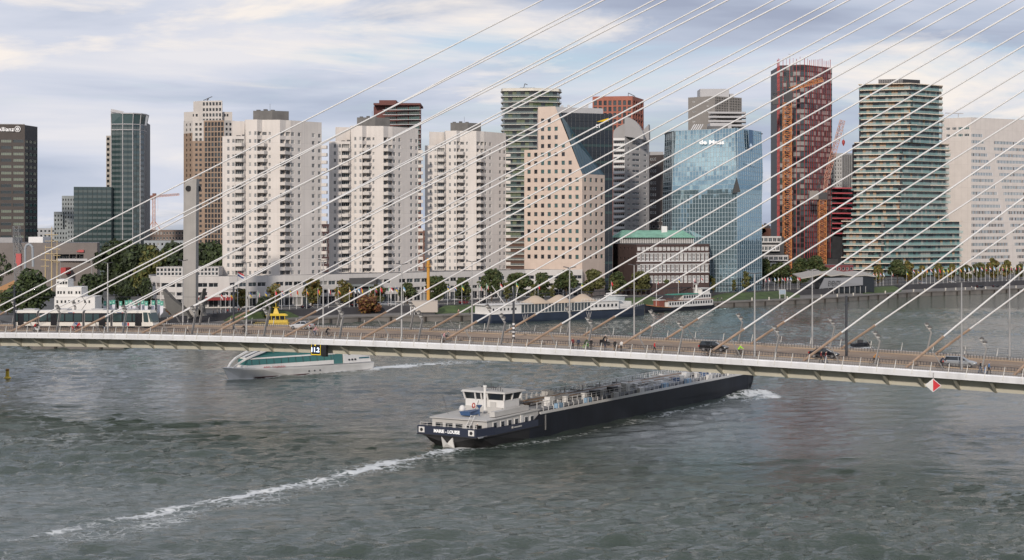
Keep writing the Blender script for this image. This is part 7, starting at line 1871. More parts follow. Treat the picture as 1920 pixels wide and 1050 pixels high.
mb = MB(); mb.bar((3.4, 3.2, 4.2), (2.9, 3.9, 7.0), .04); mb.bar((6.6, .6, 4.2), (9.0, 1.2, 6.2), .05); part(mb, 'flag_staff', m_dark, barge)
for x, y, l in ((8.0, -4.1, 4.2),):
    mb = MB(); mb.obox((4.2, -4.6, 4.1), (9.5, -.2, .15), (0, .9, 0), (0, 0, .75)); part(mb, 'side_locker', m_shipg, barge)
# cargo deck
mb = MB(); mb.loft([[(15.5, -5.6, 3.3), (15.5, 5.6, 3.3), (15.5, 5.6, 3.4), (15.5, -5.6, 3.4)], [(BL-6, -5.6, 3.2), (BL-6, 5.6, 3.2), (BL-6, 5.6, 3.3), (BL-6, -5.6, 3.3)]]); part(mb, 'main_deck', m_deckg, barge)
mb = MB(); mb.box(17, BL-9, -4.2, 4.2, 3.3, 4.1); part(mb, 'trunk_deck', m_deckg, barge)
mb = MB(); mb.box(15.6, BL-5, -5.72, -5.6, 3.45, 3.86); part(mb, 'gunwale', m_shipw, barge)
mb = MB(); mb.box(15.6, BL-5, 5.6, 5.72, 3.45, 3.86); part(mb, 'gunwale', m_shipw, barge)
rg2 = random.Random(9)
for y, z, r_, mm in ((-1.7, 4.45, .16, m_pipe), (-1.2, 4.5, .22, m_rustp), (-.5, 4.6, .2, m_pipe), (.3, 4.6, .26, m_rustp), (1.2, 4.5, .18, m_pipe), (2.2, 4.45, .16, m_pipe)):
    mb = MB(); mb.tube((18+rg2.random()*3, y, z), (BL-10-rg2.random()*4, y, z-.1), r_, r_, 8); part(mb, 'deck_pipe', mm, barge)
for x in np.arange(19, BL-10, 6.2):
    mb = MB(); yy = rg2.choice((-2.8, 2.8)); h = rg2.uniform(.5, 1.2); mb.box(x, x+rg2.uniform(.8, 2.0), yy-.6, yy+.6, 4.1, 4.1+h); part(mb, 'deck_locker', rg2.choice((m_shipw, m_blueg, m_shipg, m_dark)), barge)
    mb = MB(); mb.tube((x+2.5, -3.2, 4.1), (x+2.5, -3.2, 4.9), .35, .35, 10); mb.tube((x+2.5, -3.2, 4.9), (x+2.5, -3.2, 5.05), .5, .5, 10); part(mb, 'tank_hatch', m_shipw, barge)
    mb = MB(); mb.tube((x+3.8, -3.6, 4.55), (x+3.8, 3.6, 4.55), .13, .13, 6); mb.tube((x+4.3, 1.5, 4.2), (x+4.3, 1.5, 5.5), .09); part(mb, 'cross_pipe', m_pipe, barge)
for x in (24, 50, 74): 
    mb = MB(); mb.tube((x, -2.8, 4.9), (x+6, -2.3, 4.9), .38, .38, 12); part(mb, 'pump_cylinder', m_pipe, barge)
    mb = MB(); mb.box(x-2.5, x-1, -4.0, -3.0, 4.1, 5.5); part(mb, 'control_cabinet', m_shipw, barge)
for ys in (-5.45, -4.3, 4.3, 5.45):
    mb = MB(); ph = 1.05
    for x in np.arange(17, BL-6, 1.6): mb.bar((x, ys, 3.4 if abs(ys) > 5 else 4.1), (x, ys, 4.55 if abs(ys) > 5 else 5.1), .08)
    zt1 = 4.5 if abs(ys) > 5 else 5.05
    if abs(ys) < 5: mb.bar((17, ys, zt1), (BL-9, ys, zt1-.1), .06); mb.bar((17, ys, zt1-.4), (BL-9, ys, zt1-.5), .05)
    part(mb, 'deck_railing', m_shipw, barge, kind='stuff')
for x in np.arange(22, BL-8, 9.5):
    mb = MB(); mb.box(x, x+1.8, -5.1, -4.5, 3.4, 4.5); part(mb, 'deck_locker', rg2.choice((m_shipw, m_shipw, mat('locker_pale_blue', (.25,.38,.52), .5))), barge)
    mb = MB(); 
    for q in (0, .7): mb.tube((x+4+q, -5.2, 3.4), (x+4+q, -5.2, 4.0), .16, .16, 8)
    part(mb, 'bollard', m_dark, barge)
mb = MB(); mb.box(BL-8, BL-3, -4.4, 4.4, 3.4, 4.6); part(mb, 'forecastle', m_shipw, barge)
mb = MB()
for k in range(18): mb.bar((17.0+k*.0, -5.775, 1.0+k*.13), (17.3, -5.775, 1.0+k*.13), .06)
part(mb, 'draught_mark', m_shipg, barge, kind='stuff')
mb = MB(); mb.bar((7.2, -5.78, 2.35), (7.55, -5.78, 2.35), .12, .3); mb.bar((7.9, -5.78, 2.3), (10.0, -5.78, 2.32), .05, .2); part(mb, 'port_mark', m_shipg, barge, kind='stuff')
# crew figure aft
p0 = barge.matrix_basis @ Vector((1.2, -3.6, 1.8)) if False else Vector((a_[0], a_[1], 0)) + Matrix.Rotation(brz, 3, 'Z') @ Vector((.6, -3.9, 1.8))
person('dark figure with white hat on the barge stern deck', p0, brz+2.2, 'stand', c_dark, c_dark, hel_w, 1.0)

# ------------------------------------------------------------------ glass tour boat
a_, b_ = wpt(682, 689.5), wpt(424, 711)
frz, FL = frame2(a_, b_)
m_tourgl = mat('tour_boat_glass', (0.02, 0.13, 0.12), 0.05, spec=.8); m_roofgl = mat('tour_boat_roof_glass', (.58,.61,.64), .1)
tb = thing('tour_boat', 'white tour boat with green glass saloon and arched glass bow, half under the bridge', 'tour boat', (a_[0], a_[1], 0), frz)
def fs(x, w, zt_, wb): return hsec(x, [(w, zt_), (w*1.0, zt_-.35), (wb, 0.1), (wb*.9, -.6)])
mb = MB(); mb.loft([fs(0, 3.6, 1.55, 3.4), fs(.3, 3.9, 1.6, 3.6), fs(12, 4.1, 1.75, 3.9), fs(FL*.62, 4.1, 1.9, 3.7), fs(FL*.82, 3.4, 2.15, 2.3), fs(FL*.92, 2.2, 2.3, .9), [(FL+1.0, -.35, 2.55), (FL+.5, -.3, 2.2), (FL-.6, -.08, .1), (FL-.9, -.05, -.6), (FL-.9, .05, -.6), (FL-.6, .08, .1), (FL+.5, .3, 2.2), (FL+1.0, .35, 2.55)]]); part(mb, 'hull', m_shipw, tb, smooth=False)
mb = MB(); mb.loft([hsec(.2, [(3.62, .22), (3.5, -.5)]), hsec(FL*.62, [(3.86, .22), (3.7, -.5)]), hsec(FL*.85, [(2.3, .2), (2.0, -.5)])], caps=False); part(mb, 'boot_stripe', mat('antifouling_maroon', (.05,.015,.015), .6), tb)
mb = MB(); sd_ = [(x, 4.16 if x < FL*.6 else 4.16-(x-FL*.6)*.16, z) for x, z in ((1, 1.75), (14, 1.85), (FL*.62, 2.0), (FL*.8, 2.2))]
for s in (-1, 1):
    for p, q in zip(sd_[:-1], sd_[1:]): mb.bar((p[0], s*p[1], p[2]), (q[0], s*q[1], q[2]), .14, .10)
part(mb, 'rubbing_strake', mat('strake_grey', (.25,.25,.26), .6), tb)
# saloon
def cab(xa, xb, z0, z1, w0, w1, nm, mm, in_=.25):
    mb = MB(); mb.loft([[(xa, -w0, z0), (xb, -w1, z0), (xb, w1, z0), (xa, w0, z0)], [(xa, -w0+in_, z1), (xb, -w1+in_, z1), (xb, w1-in_, z1), (xa, w0-in_, z1)]]); return part(mb, nm, mm, tb)
cab(12, FL*.90, 1.9, 2.75, 3.75, 2.0, 'saloon_sill', m_shipw, .05)
cab(12.0, FL*.885, 2.7, 4.0, 3.68, 1.95, 'saloon_glazing', m_tourgl)
cab(11.5, FL*.87, 4.0, 4.28, 3.55, 1.9, 'saloon_roof', m_shipw, .1)
mb = MB(); mb.loft([[(15, -2.9, 4.28), (FL*.86, -1.7, 4.28), (FL*.86, 1.7, 4.28), (15, 2.9, 4.28)], [(16, -2.6, 6.3), (FL*.66, -2.2, 6.6), (FL*.66, 2.2, 6.6), (16, 2.6, 6.3)]]); part(mb, 'upper_glazing', m_tourgl, tb)
mb = MB(); mb.quad((FL*.865, -1.75, 4.30), (FL*.865, 1.75, 4.30), (FL*.66, 2.25, 6.66), (FL*.66, -2.25, 6.66)); mb.box(15.5, FL*.66, -2.4, 2.4, 6.6, 6.72); part(mb, 'glass_roof', m_roofgl, tb)
for k in range(1, 4):
    mb = MB(); y0_, y1_ = -1.75+3.5*k/4, -2.25+4.5*k/4; mb.bar((FL*.868, y0_, 4.36), (FL*.66, y1_, 6.72), .10 if k != 2 else .22); part(mb, 'roof_glazing_bar', m_fr_w if k != 2 else m_fr_d, tb)
for k in range(1, 6):
    f_ = k/6; mb = MB(); x = FL*(.865-.205*f_); z = 4.34+2.36*f_; w = 1.75+.5*f_; mb.bar((x, -w, z), (x, w, z), .08); part(mb, 'roof_glazing_bar', m_fr_w, tb)
for s in (-1, 1):
    pts = [(FL*.97, s*.9, 2.3), (FL*.945, s*1.35, 3.2), (FL*.90, s*1.85, 4.2), (FL*.83, s*2.2, 5.2), (FL*.74, s*2.4, 6.1), (FL*.66, s*2.5, 6.75)]
    mb = MB()
    for p, q in zip(pts[:-1], pts[1:]): mb.bar(p, q, .42, .36)
    part(mb, 'bow_arch', m_shipw, tb)
for s in (-1, 1):
    for k in range(12):
        f_ = k/11; x = 12.6+(FL*.87-12.9)*f_; w = 3.68-(3.68-1.95)*(x-12)/(FL*.885-12)
        mb = MB(); mb.bar((x, s*(w+.02), 2.72), (x, s*(w-.23), 4.0), .07); part(mb, 'window_mullion', m_fr_d, tb)
cab(9.2, 12.2, 1.8, 4.0, 3.5, 3.6, 'entrance_glazing', m_tourgl, .3)
mb = MB(); mb.loft([[(3.8, -3.6, 1.7), (9.0, -3.7, 1.75), (9.0, 3.7, 1.75), (3.8, 3.6, 1.7)], [(5.2, -3.1, 4.2), (8.6, -3.2, 4.6), (8.6, 3.2, 4.6), (5.2, 3.1, 4.2)]]); part(mb, 'aft_casing', m_shipw, tb)
mb = MB(); mb.loft([[(.6, -3.3, 1.6), (4.2, -3.4, 1.65), (4.2, 3.4, 1.65), (.6, 3.3, 1.6)], [(.9, -3.1, 3.0), (4.6, -3.1, 3.5), (4.6, 3.1, 3.5), (.9, 3.1, 3.0)]]); part(mb, 'aft_cabin', m_shipw, tb)
for s in (-1, 1):
    mb = MB(); mb.box(1.2, 4.2, s*3.24-.06, s*3.24+.06, 2.55, 2.85); part(mb, 'aft_window_strip', mat('strip_teal', (.03,.13,.17), .2), tb)
    for x in (5.6, 6.5, 7.4): mb = MB(); mb.tube((x, s*3.4, 2.5), (x, s*3.7, 2.5), .22, .22, 12); part(mb, 'porthole', g_dark, tb)
    for x in (FL*.42, FL*.46, FL*.50): mb = MB(); mb.tube((x, s*3.8, .75), (x, s*4.12, .75), .17, .17, 12); part(mb, 'porthole', g_dark, tb)
letters('ABEL TASMAN', 5.2, .42, mat('boat_lettering_red', (.5,.06,.06), .5), tb, Vector((FL*.74, 3.68, 2.22)), math.pi-.17, world=False)
# ------------------------------------------------------------------ moored restaurant ship
a_, b_ = wpt(898, 606), wpt(1203, 591.5)
rrz, RL = frame2(a_, b_)
rs = thing('restaurant_ship', 'long moored ship with navy hull, white decks and three beige canopy peaks', 'ship', (a_[0], a_[1], 0), rrz)
m_hb = mat('ship_hull_blue', (0.018, 0.028, 0.050), 0.5, var=.2); m_tent = mat('canopy_beige', (0.50, 0.40, 0.30), 0.9, var=.05)
mb = MB(); mb.loft([hsec(-.5, [(3.5, 3.1), (3.4, 1), (2.4, -.5)]), hsec(2, [(4.6, 3.0), (4.6, 1), (4.2, -.5)]), hsec(RL*.75, [(4.7, 2.7), (4.7, 1), (4.6, -.5)]), hsec(RL*.9, [(3.8, 3.2), (3.5, 1), (3.0, -.5)]), hsec(RL+1, [(.6, 4.1), (.4, 1.5), (.2, -.5)])]); part(mb, 'hull', m_hb, rs)
def rbox(xa, xb, w, z0, z1, nm, mm):
    mb = MB(); mb.box(xa, xb, -w, w, z0, z1); return part(mb, nm, mm, rs)
rbox(0.5, RL*.80, 4.5, 3.0, 3.12, 'main_deck', m_shipw)
rbox(1.5, 15, 4.1, 3.1, 6.0, 'aft_house', m_shipw); rbox(0.5, 20, 4.5, 6.0, 6.25, 'boat_deck', m_shipw)
rbox(15, RL*.62, 4.0, 3.1, 5.9, 'saloon_glazing', g_mid); rbox(RL*.62, RL*.80, 4.1, 3.0, 5.8, 'fore_house', m_shipw); rbox(RL*.52, RL*.82, 4.4, 5.9, 6.1, 'boat_deck', m_shipw)
for x in np.arange(15, RL*.62+.1, 1.5):
    mb = MB(); mb.bar((x, -4.06, 3.1), (x, -4.06, 6.0), .16); part(mb, 'saloon_post', m_shipw, rs)
for x0_ in (0.5, RL*.56):
    mb = MB(); x1_ = x0_+(19 if x0_ < 5 else RL*.24)
    for z in (6.7, 7.1): mb.bar((x0_, -4.4, z), (x1_, -4.4, z), .07)
    for x in np.arange(x0_, x1_, 1.4): mb.bar((x, -4.4, 6.2), (x, -4.4, 7.15), .08)
    part(mb, 'deck_railing', m_shipw, rs, kind='stuff')
for k in range(3):
    xa, xb = 19+k*RL*.145, 19+(k+1)*RL*.145; xm = (xa+xb)/2; mb = MB(); n = 8; rings = []
    for j in range(n+1):
        f_ = j/n; x = xa+(xb-xa)*f_; h = 6.4+2.3*math.sin(math.pi*f_)**1.2; rings.append([(x, -4.3, 6.0), (x, -2.2, 6.0+(h-6.0)*.55), (x, 0, h), (x, 2.2, 6+(h-6)*.55), (x, 4.3, 6.0)])
    mb.loft(rings, closed=False, caps=False); part(mb, 'canopy', m_tent, rs, smooth=True)
    mb = MB(); mb.tube((xm, 0, 7.9), (xm, 0, 8.6), .45, .35, 8); part(mb, 'canopy_cap', m_tent, rs)
mb = MB(); mb.loft([[(RL*.80, -2.6, 5.6), (RL*.86, -2.0, 5.6), (RL*.86, 2.0, 5.6), (RL*.80, 2.6, 5.6)], [(RL*.795, -2.8, 7.6), (RL*.865, -2.2, 7.6), (RL*.865, 2.2, 7.6), (RL*.795, 2.8, 7.6)]]); part(mb, 'wheelhouse', mat('wheelhouse_pale', (.45,.50,.52), .4), rs)
rbox(RL*.78, RL*.90, 2.6, 3.0, 5.6, 'wheelhouse_base', m_shipw); rbox(RL*.79, RL*.87, 3.0, 7.6, 7.8, 'wheelhouse_roof', m_shipw)
mb = MB(); mb.tube((RL*.80, 0, 7.8), (RL*.80, 0, 11), .28, .12, 8); mb.bar((RL*.80, -1, 9.6), (RL*.80, 1, 9.6), .12); mb.bar((RL*.77, 0, 8.4), (RL*.83, 0, 8.8), .5); part(mb, 'mast', m_shipw, rs)
mb = MB(); mb.tube((11, 0, 6.2), (5.5, 0, 12.5), .14, .1, 6); mb.tube((12.5, -3, 6.2), (14.5, 0, 12), .12); mb.tube((18, 3, 6.2), (17, 0, 12), .12); part(mb, 'boom', m_shipw, rs)
mb = MB()
for x in np.arange(RL*.86, RL, 1.3):
    w = 3.8*(1-(x-RL*.86)/(RL*.16)) + .4; mb.bar((x, -w, 3.3), (x, -w, 4.6), .07)
mb.bar((RL*.86, -3.9, 4.6), (RL, -.8, 5.1), .07); part(mb, 'bow_railing', m_shipw, rs, kind='stuff')
for x in (RL*.2, RL*.215, RL*.585, RL*.60):
    mb = MB(); mb.tube((x, -4.8, 2.6), (x+.6, -4.8, .6), .10); mb.tube((x+1.2, -4.8, 2.6), (x+.6, -4.8, .6), .10); part(mb, 'rope_fender', m_greyc, rs)
for x in np.arange(3, 14, 1.6): mb = MB(); mb.box(x-.3, x+.3, -4.14, -4.08, 4.2, 5.0); part(mb, 'window', g_dark, rs)
for x in np.arange(RL*.63, RL*.79, 1.9): mb = MB(); mb.box(x-.45, x+.45, -4.14, -4.08, 4.0, 5.0); part(mb, 'window', g_dark, rs)
# ------------------------------------------------------------------ small passenger steamer
a_, b_ = wpt(1333, 578.5), wpt(1213, 586)
srz, SL = frame2(a_, b_)
sb_ = thing('passenger_boat', 'small old white passenger boat with black hull and green upper deck awning', 'boat', (a_[0], a_[1], 0), srz)
def sp(mb, nm, mm, **k): return part(mb, nm, mm, sb_, **k)
mb = MB(); mb.loft([hsec(0, [(1.8, 1.9), (1.2, 0), (.8, -.4)]), hsec(3, [(2.8, 1.6), (2.7, 0), (2.4, -.4)]), hsec(SL*.7, [(2.9, 1.5), (2.8, 0), (2.5, -.4)]), hsec(SL*.9, [(1.8, 2.1), (1.5, .2), (1.0, -.4)]), hsec(SL+1, [(.3, 2.9), (.2, .8), (.1, -.4)])]); sp(mb, 'hull', m_navy)
mb = MB(); mb.loft([hsec(SL*.72, [(2.95, 1.7), (2.9, 1.5)]), hsec(SL*.9, [(1.9, 2.3), (1.85, 2.05)]), hsec(SL+1, [(.35, 3.1), (.3, 2.8)])], caps=False); sp(mb, 'bow_strake', mat('varnished_wood', (.36,.17,.07), .5))
mb = MB(); mb.box(2, SL*.76, -2.5, 2.5, 1.6, 4.0); sp(mb, 'lower_cabin', m_shipw)
mb = MB(); mb.box(3, SL*.52, -2.2, 2.2, 4.1, 6.2); sp(mb, 'upper_cabin', m_shipw)
mb = MB(); mb.box(1.2, SL*.78, -2.7, 2.7, 4.0, 4.15); sp(mb, 'upper_deck', mat('deck_timber_red', (.26,.12,.08), .8))
mb = MB(); mb.loft([[(SL*.28, -2.5, 6.2), (SL*.66, -2.5, 6.2), (SL*.66, 2.5, 6.2), (SL*.28, 2.5, 6.2)], [(SL*.28, -2.3, 6.5), (SL*.62, -2.3, 6.5), (SL*.62, 2.3, 6.5), (SL*.28, 2.3, 6.5)]]); sp(mb, 'awning', mat('awning_green', (.03,.20,.14), .6))
mb = MB(); mb.box(3.2, 8.5, -1.8, 1.8, 6.2, 8.2); sp(mb, 'wheelhouse', m_shipw)
mb = MB(); mb.box(2.8, 9.2, -2.1, 2.1, 8.2, 8.4); sp(mb, 'wheelhouse_roof', m_shipw)
for y in (-2.53, 2.53):
    for x in np.arange(3.2, SL*.74, 1.65): mb = MB(); mb.box(x-.45, x+.45, y-.03, y+.03, 2.5, 3.5); sp(mb, 'window', g_dark)
for y in (-2.23, 2.23):
    for x in np.arange(4, SL*.5, 1.6): mb = MB(); mb.box(x-.5, x+.5, y-.03, y+.03, 4.8, 5.8); sp(mb, 'window', g_dark)
for y in (-1.83, 1.83): mb = MB(); mb.box(3.6, 8.1, y-.03, y+.03, 7.1, 7.9); sp(mb, 'window', g_dark)
mb = MB(); mb.tube((9.6, 0, 6.2), (9.6, 0, 10.0), .4, .4, 12); mb.box(8.8, 10.6, -.5, .5, 9.9, 10.15); sp(mb, 'funnel', m_shipw)
mb = MB(); mb.tube((SL*.86, 0, 2.2), (SL*.86, 0, 7), .08); mb.bar((SL*.86, 0, 4.6), (SL*.76, 0, 5.8), .14); sp(mb, 'mast', m_shipw)
mb = MB(); mb.box(SL*.78, SL*.86, -1.4, 1.4, 1.8, 4.4); sp(mb, 'fore_cabin', mat('cabin_rust', (.22,.07,.05), .6)); mb = MB(); mb.box(SL*.77, SL*.87, -1.6, 1.6, 4.4, 4.6); sp(mb, 'fore_cabin_roof', m_shipw)
mb = MB()
for x in np.arange(SL*.53, SL*.78, 1.2): mb.bar((x, 2.6, 4.1), (x, 2.6, 5.1), .06); mb.bar((x, -2.6, 4.1), (x, -2.6, 5.1), .06)
mb.bar((SL*.53, 2.6, 5.1), (SL*.78, 2.6, 5.1), .06); sp(mb, 'deck_railing', mat('rail_rust', (.25,.10,.06), .6), kind='stuff')
# ------------------------------------------------------------------ yellow patrol boat
m_yel = mat('boat_yellow', (0.60, 0.42, 0.03), 0.5, var=.06)
c_ = wpt(516, 617); yb = thing('pilot_boat', 'bright yellow pilot boat moored behind the bridge railing', 'boat', (c_[0], c_[1], 0), .06)
def yp(mb, nm, mm, **k): return part(mb, nm, mm, yb, **k)
mb = MB(); mb.loft([hsec(-6.8, [(1.5, 1.7), (.6, .2), (.3, -.3)]), hsec(-4.5, [(2.3, 1.5), (1.9, .2), (1.6, -.3)]), hsec(5.5, [(2.4, 1.3), (2.3, .2), (2.0, -.3)]), hsec(6.0, [(2.2, 1.3), (2.1, .2), (1.9, -.3)])]); yp(mb, 'hull', m_yel)
mb = MB(); mb.loft([[(-2.6, -1.7, 1.4), (4.2, -1.7, 1.4), (4.2, 1.7, 1.4), (-2.6, 1.7, 1.4)], [(-2.2, -1.6, 3.0), (4.0, -1.6, 3.0), (4.0, 1.6, 3.0), (-2.2, 1.6, 3.0)]]); yp(mb, 'cabin', m_yel)
mb = MB(); mb.loft([[(-2.0, -1.5, 3.0), (3.2, -1.5, 3.0), (3.2, 1.5, 3.0), (-2.0, 1.5, 3.0)], [(-2.5, -1.7, 4.3), (3.4, -1.7, 4.3), (3.4, 1.7, 4.3), (-2.5, 1.7, 4.3)]]); yp(mb, 'wheelhouse_glazing', g_dark)
for x in (-2.2, -1, .3, 1.6, 3.2): mb = MB(); mb.bar((x, -1.55, 3.0), (x-.1, -1.72, 4.3), .2); yp(mb, 'window_post', m_yel)
mb = MB(); mb.loft([[(-2.9, -2, 4.3), (4.0, -2, 4.3), (4.0, 2, 4.3), (-2.9, 2, 4.3)], [(-2.3, -1.5, 4.9), (3.2, -1.5, 4.9), (3.2, 1.5, 4.9), (-2.3, 1.5, 4.9)]]); yp(mb, 'wheelhouse_roof', m_yel)
mb = MB(); mb.loft([[(-.6, -.6, 4.9), (1.2, -.6, 4.9), (1.2, .6, 4.9), (-.6, .6, 4.9)], [(-.2, -.3, 6.6), (.6, -.3, 6.6), (.6, .3, 6.6), (-.2, .3, 6.6)]]); mb.tube((.2, 0, 6.6), (.2, 0, 8.2), .1); mb.bar((-.8, 0, 6.9), (1.2, 0, 6.9), .14); yp(mb, 'mast', m_yel)
mb = MB()
for x in np.arange(-6, 6.1, 1.5): mb.bar((x, -2.3, 1.4), (x, -2.3, 2.3), .07)
mb.bar((-6, -2.3, 2.3), (6, -2.3, 2.3), .07); yp(mb, 'deck_railing', m_yel, kind='stuff')
# speedboat beyond the bridge, buoy, harbour boats at the left
c_ = wpt(1613, 650); sp_ = thing('speedboat', 'small grey speedboat throwing white spray beyond the bridge', 'boat', (c_[0], c_[1], 0), .35)
mb = MB(); mb.loft([hsec(-2.6, [(.9, .9), (.8, .2), (.5, -.2)]), hsec(1, [(.95, 1.0), (.8, .2), (.5, -.2)]), hsec(3.0, [(.1, 1.3), (.08, .6), (.05, .2)])]); part(mb, 'hull', m_navy, sp_)
mb = MB(); mb.box(-.6, .6, -.5, .5, 1.0, 1.9); part(mb, 'console', m_dark, sp_)
c_ = wpt(14, 710); bu = thing('channel_buoy', 'small yellow buoy floating at the left below the bridge', 'buoy', (c_[0], c_[1], 0))
mb = MB(); mb.lathe([(.75, -.2), (.8, .15), (.62, .35), (.42, .45)], n=14); part(mb, 'float', m_yel, bu); mb = MB(); mb.lathe([(.42, .4), (.34, 1.7)], n=12); part(mb, 'tower', m_yel, bu); mb = MB(); mb.lathe([(.40, 1.7), (.40, 2.0), (.2, 2.15)], n=12); part(mb, 'lantern', mat('buoy_top', (.25,.13,.02), .6), bu)
# ------------------------------------------------------------------ trees
m_bark = mat('bark', (0.075, 0.055, 0.042), 0.95, var=.2)
def leafmat(n, c):
    m = mat('leaves_'+n, c, .75, var=.45, vscale=.9); return m
LM = {'green': leafmat('green', (.050,.075,.022)), 'dark': leafmat('dark', (.030,.045,.018)), 'olive': leafmat('olive', (.115,.115,.030)), 'gold': leafmat('gold', (.20,.125,.030)), 'rust': leafmat('rust', (.15,.055,.025)), 'mixed': leafmat('mixed', (.085,.090,.028))}
def crown_mesh(seed, n, h, w, cb, size, mt, mt2, cone=0.0):
    """many leaf-clump faces in overlapping lumps; h crown height, w half width, cb base height"""
    r = np.random.default_rng(seed)
    nl = 16; lump = []
    for k in range(nl):
        f = r.random(); a = r.random()*6.28; wr = w*(.25+.75*np.sin(np.pi*np.clip(f*.85+.12, 0, 1)))*(1-cone*f)
        rr = wr*np.sqrt(r.random())*.75
        lump.append((rr*np.cos(a), rr*np.sin(a), cb+h*(.1+.82*f), w*(.30+.22*r.random())*(1-cone*f*.6)))
    V, Fc, Mi = [], [], []
    for k in range(n):
        lx, ly, lz, lr = lump[r.integers(nl)]
        d = r.normal(size=3); d /= np.linalg.norm(d); rad = lr*(.55+.5*r.random()**.6)
        c = np.array([lx, ly, lz])+d*rad*np.array([1, 1, .85])
        nrm = d*.7+r.normal(size=3)*.6; nrm /= np.linalg.norm(nrm)
        t1 = np.cross(nrm, [0, 0, 1.0]); t1 /= (np.linalg.norm(t1)+1e-6); t2 = np.cross(nrm, t1)
        s = size*(.5+r.random()); i = len(V)
        for a_, b_2 in ((-1, -.4), (.2, -.8), (1, .3), (-.1, .9)): V.append(c+t1*a_*s+t2*b_2*s)
        Fc.append((i, i+1, i+2, i+3)); Mi.append(0 if r.random() < .72 else 1)
    me = bpy.data.meshes.new('crown'); me.from_pydata([tuple(v_) for v_ in V], [], Fc); me.materials.append(mt); me.materials.append(mt2)
    me.polygons.foreach_set('material_index', Mi); me.update(); return me
def trunk_mesh(seed, hb, h, w, r0):
    rg = random.Random(seed); mb = MB(); top = (rg.uniform(-.3, .3), rg.uniform(-.3, .3), hb+h*.45)
    mb.tube((0, 0, -.3), (top[0]*.4, top[1]*.4, hb), r0, r0*.75, 7); mb.tube((top[0]*.4, top[1]*.4, hb), top, r0*.75, r0*.35, 6)
    for k in range(6):
        a = k*1.05+rg.random(); z = hb*.9+h*.12*k*.6; mb.tube((top[0]*.5, top[1]*.5, z), (math.cos(a)*w*.7, math.sin(a)*w*.7, z+h*.22), r0*.35, r0*.08, 5)
    return mb.mesh('trunk', m_bark)
KINDS = {}
def kind(nm, seeds, n, h, w, cb, size, a, b_, cone=0.0):
    KINDS[nm] = [(crown_mesh(s, n, h, w, cb, size, LM[a], LM[b_], cone), trunk_mesh(s, cb, h, w, .16+.02*h)) for s in seeds]
kind('street', (1, 2, 3), 2300, 7.0, 3.5, 1.3, .34, 'mixed', 'olive'); kind('streetgreen', (4, 5, 6), 2600, 7.8, 3.9, 1.3, .34, 'green', 'mixed'); kind('autumn', (7, 8), 2000, 7.0, 3.1, 1.3, .32, 'olive', 'gold')
kind('big', (9, 10), 3200, 9.0, 6.0, 2.0, .42, 'green', 'dark'); kind('bigdark', (11, 12), 3200, 9.0, 6.0, 1.5, .45, 'dark', 'green'); kind('bigolive', (13,), 3200, 10.0, 6.2, 1.5, .42, 'olive', 'green')
kind('cone', (14, 15), 1900, 7.2, 3.4, 1.0, .32, 'olive', 'gold', .55); kind('shrub', (16,), 2200, 3.2, 2.8, .2, .20, 'rust', 'gold'); kind('birch', (17, 18), 900, 7.0, 2.0, 1.5, .28, 'olive', 'mixed', .3)
TN = {'n': 0}
def tree(px_, Y, ph, kd, label, group, z=ZG, wsc=1.0):
    """ph: height in photo pixels"""
    TN['n'] += 1; cm, tm = KINDS[kd][TN['n'] % len(KINDS[kd])]
    full = {'street': 8.6, 'streetgreen': 9.4, 'autumn': 8.4, 'big': 11.3, 'bigdark': 10.8, 'bigolive': 11.8, 'cone': 8.5, 'shrub': 3.6, 'birch': 8.7}[kd]
    sc = ph/S(Y)/full
    r = thing('shrub' if kd == 'shrub' else 'tree', label, 'shrub' if kd == 'shrub' else 'tree', (PX(px_, Y), Y, z), rng.random()*6.28, group)
    r.scale = (sc*wsc, sc*wsc, sc)
    put('crown', cm, r); put('trunk', tm, r)
    return r
def UY(px_):
    for (a, ya), (c2, yc) in zip(UPPER[:-1], UPPER[1:]):
        if a <= px_ <= c2: return ya+(yc-ya)*(px_-a)/(c2-a)
def SY(px_):
    for (a, ya), (c2, yc) in zip(SHORE[:-1], SHORE[1:]):
        if a <= px_ <= c2: return ya+(yc-ya)*(px_-a)/(c2-a)
bt_ = 'trees along the boulevard'
# (column, top row, kind, where)
row = [(451, 540, 'autumn', 'below the first white tower, beside the national flag'), (513, 534, 'autumn', 'golden, left of the yellow boat mast'), (585, 522, 'autumn', 'tallest golden one between first and second white towers'), (645, 528, 'autumn', 'golden, left of the dark podium entrance'), (707, 533, 'street', 'in front of the dark podium entrance'), (764, 531, 'streetgreen', 'left of the orange column'), (816, 513, 'streetgreen', 'just right of the orange column'), (868, 522, 'streetgreen', 'below the third white tower'), (922, 506, 'streetgreen', 'dark, left of the restaurant ship canopies'), (972, 507, 'streetgreen', 'dark, above the first canopy peak'), (1016, 512, 'streetgreen', 'above the middle canopy peak'), (1062, 508, 'streetgreen', 'above the last canopy peak'), (1110, 505, 'street', 'at the foot of the beige office tower'), (1156, 510, 'streetgreen', 'between beige tower and brick office'), (1200, 508, 'street', 'at the left corner of the brick office'), (1240, 503, 'streetgreen', 'in front of the brick office, left'), (1280, 500, 'streetgreen', 'in front of the brick office, right'), (1310, 497, 'streetgreen', 'at the right end of the brick office'), (1355, 500, 'streetgreen', 'below the blue glass block, left'), (1390, 497, 'streetgreen', 'below the blue glass block, right'), (1432, 487, 'streetgreen', 'left of the flag cluster'), (1462, 489, 'streetgreen', 'beside the orange crane foot'), (1500, 485, 'streetgreen', 'below the red-finned tower'), (1528, 481, 'streetgreen', 'left of the second crane foot')]
for px_, top_, kd, wh in row:
    Y = UY(px_)+ (24 if px_ < 1420 else 60); base = 425+(H-ZG)*S(Y)
    tree(px_, Y, base-top_, kd, 'boulevard tree %s' % wh, bt_, wsc=1.08+rng.uniform(-.08, .12))
